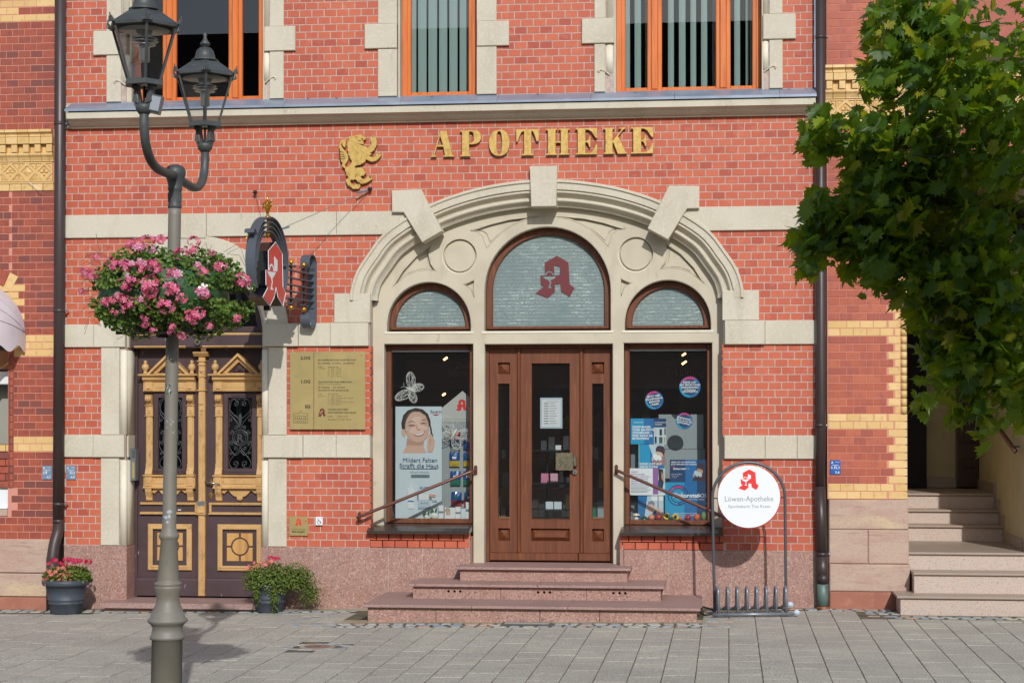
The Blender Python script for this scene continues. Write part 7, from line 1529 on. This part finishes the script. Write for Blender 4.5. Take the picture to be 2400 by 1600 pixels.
printed('poster', 'navy poster with a dark hatted person sneezing, above the large cyan poster', 'poster', x0, x1, z0, z1, .374,
        [(1, [rect(x0 + .16, x0 + .3, z0, z1)]), (2, [rect(x0 + .28, x1, z0, z1)])] + sneezer(1.515, 1.34, .085) + [(3, bigtext([('KEINE LUST AUF ERKÄLTUNG?', x0 + .015, z1 - .032, .0185, .03), ('JETZT IMMUNSYSTEM STÄRKEN', x0 + .015, z1 - .055, .0185, .03), ('Zinkorotat-', x0 + .034, z1 - .103, .028, .03), ('Zinkorotat-POS® ist', x0 + .015, z1 - .155, .013, .01), ('• magenfreundlich', x0 + .015, z1 - .172, .011, .0), ('• hochdosiert', x0 + .015, z1 - .188, .011, .0)])), (3, bigtext([('POS', x0 + .15, z1 - .103, .028, -.02)])), (4, arcband(x0 + .040, z1 - .092, .022, .027, 60, 150)), (0, arcband(x0 + .040, z1 - .092, .022, .027, 150, 280))], ['blue_navy'] + ['blue_mid', 'blue_navy', 'white_print', 'print_magenta', 'print_purple', 'hair', 'skin_dark', 'skin_dark', 'hat_plum', 'hat_plum', 'poster_pale2', 'grey_print', 'poster_pale2', 'leaf_dark'])
x0, x1, z0, z1 = 1.182, 1.620, .850, 1.239
printed('poster', 'large cyan poster with a navy ring and pink arc, lower right of the right window', 'poster', x0, x1, z0, z1, .370,
        [(1, [rect(x0 + .20, x0 + .33, z0, z1)]), (2, [rect(x0 + .33, x1, z0 + .0, z1)]), (2, [circ(x0 + .135, z1 - .135, .108, 36), circ(x0 + .135, z1 - .135, .070, 30)]), (4, arcband(x0 + .135, z1 - .135, .078, .098, 55, 115)), (5, arcband(x0 + .135, z1 - .135, .078, .098, 115, 175)), (0, arcband(x0 + .135, z1 - .135, .078, .098, 180, 270)), (1, arcband(x0 + .135, z1 - .135, .078, .098, -80, 50)),
         (3, bigtext([('Zinkorotat-', x0 + .083, z1 - .155, .060, .035), ('hochdosiert, magensaftresistente Tabletten', x0 + .12, z1 - .180, .0165, .0), ('Wirkstoff: Zinkorotat 2 H₂O, 40 mg Zink', x0 + .09, z1 - .325, .014, .02), ('entspricht 6,3 mg magensaftresistent', x0 + .11, z1 - .345, .014, .02), ('Tabletten für den', x0 + .13, z1 - .365, .014, .02)])), (3, bigtext([('POS®', x0 + .332, z1 - .155, .058, -.015)]))], PM)
for lab, cx, cz, r_, tx, rot, sz in (('blue disc sticker with four lines of white text, lowest left of the three', 1.074, 2.087, .096, ('JETZT HIER', 'FACHKUNDIG', 'BERATEN', 'LASSEN'), 8, .030), ('largest blue disc sticker with pink top, at the upper right', 1.441, 2.222, .111, ('KEINE LUST', 'AUF ERKÄLTUNG?', 'IMMUNSYSTEM', 'STÄRKEN!'), 0, .029), ('smallest blue disc sticker, tilted, over the grey display board', 1.382, 1.873, .086, ('ZINKMANGEL -', 'SIND AUCH SIE', 'BETROFFEN?'), -12, .026)):
    t = thing('window_sticker', lab, 'sticker', (cx, .338, cz), 'round blue window stickers'); t.rotation_euler = (0, rad(-rot), 0)
    MB().plate([circ(0, 0, r_, 36)], 0, .001).build('disc', 'blue_navy', t); b = MB(); b.plate(arcband(0, 0, r_ * .76, r_ * .96, -90, 60), -.0008, .0006); b.build('ring', 'blue_mid', t)
    b = MB(); b.plate(arcband(0, 0, r_ * .76, r_ * .96, 60, 125), -.0008, .0006); b.build('ring', 'print_magenta', t); b = MB(); b.plate(arcband(0, 0, r_ * .76, r_ * .96, 160, 270), -.0008, .0006); b.build('ring', 'blue_cyan', t); b = MB(); b.plate(arcband(0, 0, r_ * .76, r_ * .96, 125, 160), -.0008, .0006); b.build('ring', 'print_purple', t)
    b = MB()
    for i, s_ in enumerate(tx): b.text(s_, 0, (len(tx) / 2 - i - .8) * sz * .95 + (.008 if len(tx) == 4 and r_ > .1 else 0), sz * .9, -.001, 'CENTER', .03)
    if r_ > .1: b.text('Zinkorotat-POS', 0, -.056, .0245, -.001, 'CENTER', .02)
    b.build('lettering', 'white_print', t)
t = thing('display_board', 'plain grey folding display board behind the posters in the right window', 'display board', (1.34, .72, .83)); MB().box(-.235, .235, 0, .01, .75, 1.11).box(-.235, .25, -.012, .0, 0, .745).build('board', 'display_grey', t)
t = thing('display_board', 'dark leaning printed board at the left edge of the right window', 'display board', (.88, .55, .83)); MB().box(-.06, .06, 0, .01, 0, .8).build('board', 'grey_print', t)
# autumn fruit on the sill
def fruit(lab, x, r_, m_, sq=(1, 1, .9), nm='apple', cat='fruit', extra=None):
    t = thing(nm, lab, cat, (x, .365, .845)); b = MB(); b.smooth = True; n = 20
    b.ball((0, 0, r_ * sq[2]), r_, n, sq); b.build('body', m_, t)
    if extra == 'stalk': b = MB(); b.tube([(0, 0, r_ * sq[2] * 1.9), (.004, 0, r_ * sq[2] * 1.9 + .012)], .0025, 5); b.build('stalk', 'bark', t)
    return t
t = thing('mushroom_ornament', 'white mushroom ornament at the left end of the fruit row', 'ornament', (.885, .365, .845)); b = MB(); b.smooth = True; b.lathe([(.012, .0), (.024, .004), (.026, .02), (.014, .034), (.010, .04)], 0, 0, 16); b.build('stem', 'mushroom', t); b = MB(); b.smooth = True; b.lathe([(.008, .044), (.034, .045), (.040, .052), (.030, .066), (.0, .074)], 0, 0, 18); b.build('cap', 'mushroom', t)
t = thing('seed_pod', 'dark knobbly seed pod ornament between the mushroom and the fruit', 'ornament', (.965, .365, .845)); b = MB(); rr = random.Random(2)
for i in range(60):
    a, c = rr.uniform(0, 6.28), rr.uniform(0, 1.5); b.ball((.040 * math.cos(a) * math.cos(c), .03 * math.sin(a) * math.cos(c), .004 + .036 * math.sin(c)), .006, 5)
b.build('pod', 'leaf_dark', t)
fruit('peach coloured apple beside the seed pod', 1.042, .034, 'fruit_peach', extra='stalk'); fruit('pinkish red apple left of the sunflowers', 1.118, .037, 'fruit_red', extra='stalk')
fruit('shiny dark red apple right of the sunflowers', 1.418, .034, 'fruit_red', extra='stalk'); fruit('orange lantern fruit near the right end of the sill', 1.512, .036, 'fruit_orange', (.9, .9, 1), 'lantern_fruit'); fruit('green gourd at the right end of the sill', 1.580, .038, 'fruit_green', (.7, .7, 1.2), 'gourd'); fruit('small orange red berry ball behind the dark red apple', 1.345, .02, 'fruit_orange', nm='berry')
for i, (x, z) in enumerate(((1.200, .890), (1.290, .882))):
    t = thing('sunflower', ('left' if i == 0 else 'right') + ' one of the two yellow sunflower heads on the sill', 'flower', (x, .345, z), 'sunflower heads in the right window'); b = MB()
    for k in range(22):
        a = rad(k * 360 / 22 + (k % 2) * 4); q = .040 if k % 2 else .034; d = Vector((math.cos(a), 0, math.sin(a))); s_ = Vector((-math.sin(a), 0, math.cos(a)))
        b.add([d * .014 + s_ * .006, d * .026 + s_ * .0075 + Vector((0, -.006, 0)), d * q + Vector((0, -.004, 0)), d * .026 - s_ * .0075 + Vector((0, -.006, 0)), d * .014 - s_ * .006], [(0, 1, 2, 3, 4)])
    b.build('petals', 'sunflower', t, fixn=False); b = MB(); b.smooth = True; b.ball((0, -.002, 0), .016, 12, (1, .5, 1)); b.build('flower_centre', 'flower_centre', t)

# ---------------------------------------------------------------- houses across the square (seen mirrored in the panes)
op = thing('townhouse', 'row house with dark tiled roof across the square, behind the viewer', 'building', (0, -46, 0))
MB().box(-28, 28, -8, 0, 0, 11).build('wall', 'far_wall', op)
MB().prismx([(0.5, 11), (-4, 16.6), (-8.5, 11)], -28.5, 28.5).build('roof', 'far_roof', op)
wm = MB(); wf = MB()
for zz in (1.0, 4.6, 8.0):
    for i in range(17):
        x = -26 + i * 3.2; wm.box(x - .55, x + .55, .0, .06, zz, zz + 1.9); wf.plate([rect(x - .7, x + .7, zz - .15, zz + 2.05), rect(x - .52, x + .52, zz + .03, zz + 1.87)], .0, .12)
wm.build('window_glass', 'far_glass', op, kind='stuff'); wf.build('window_frame', 'far_trim', op, kind='stuff')
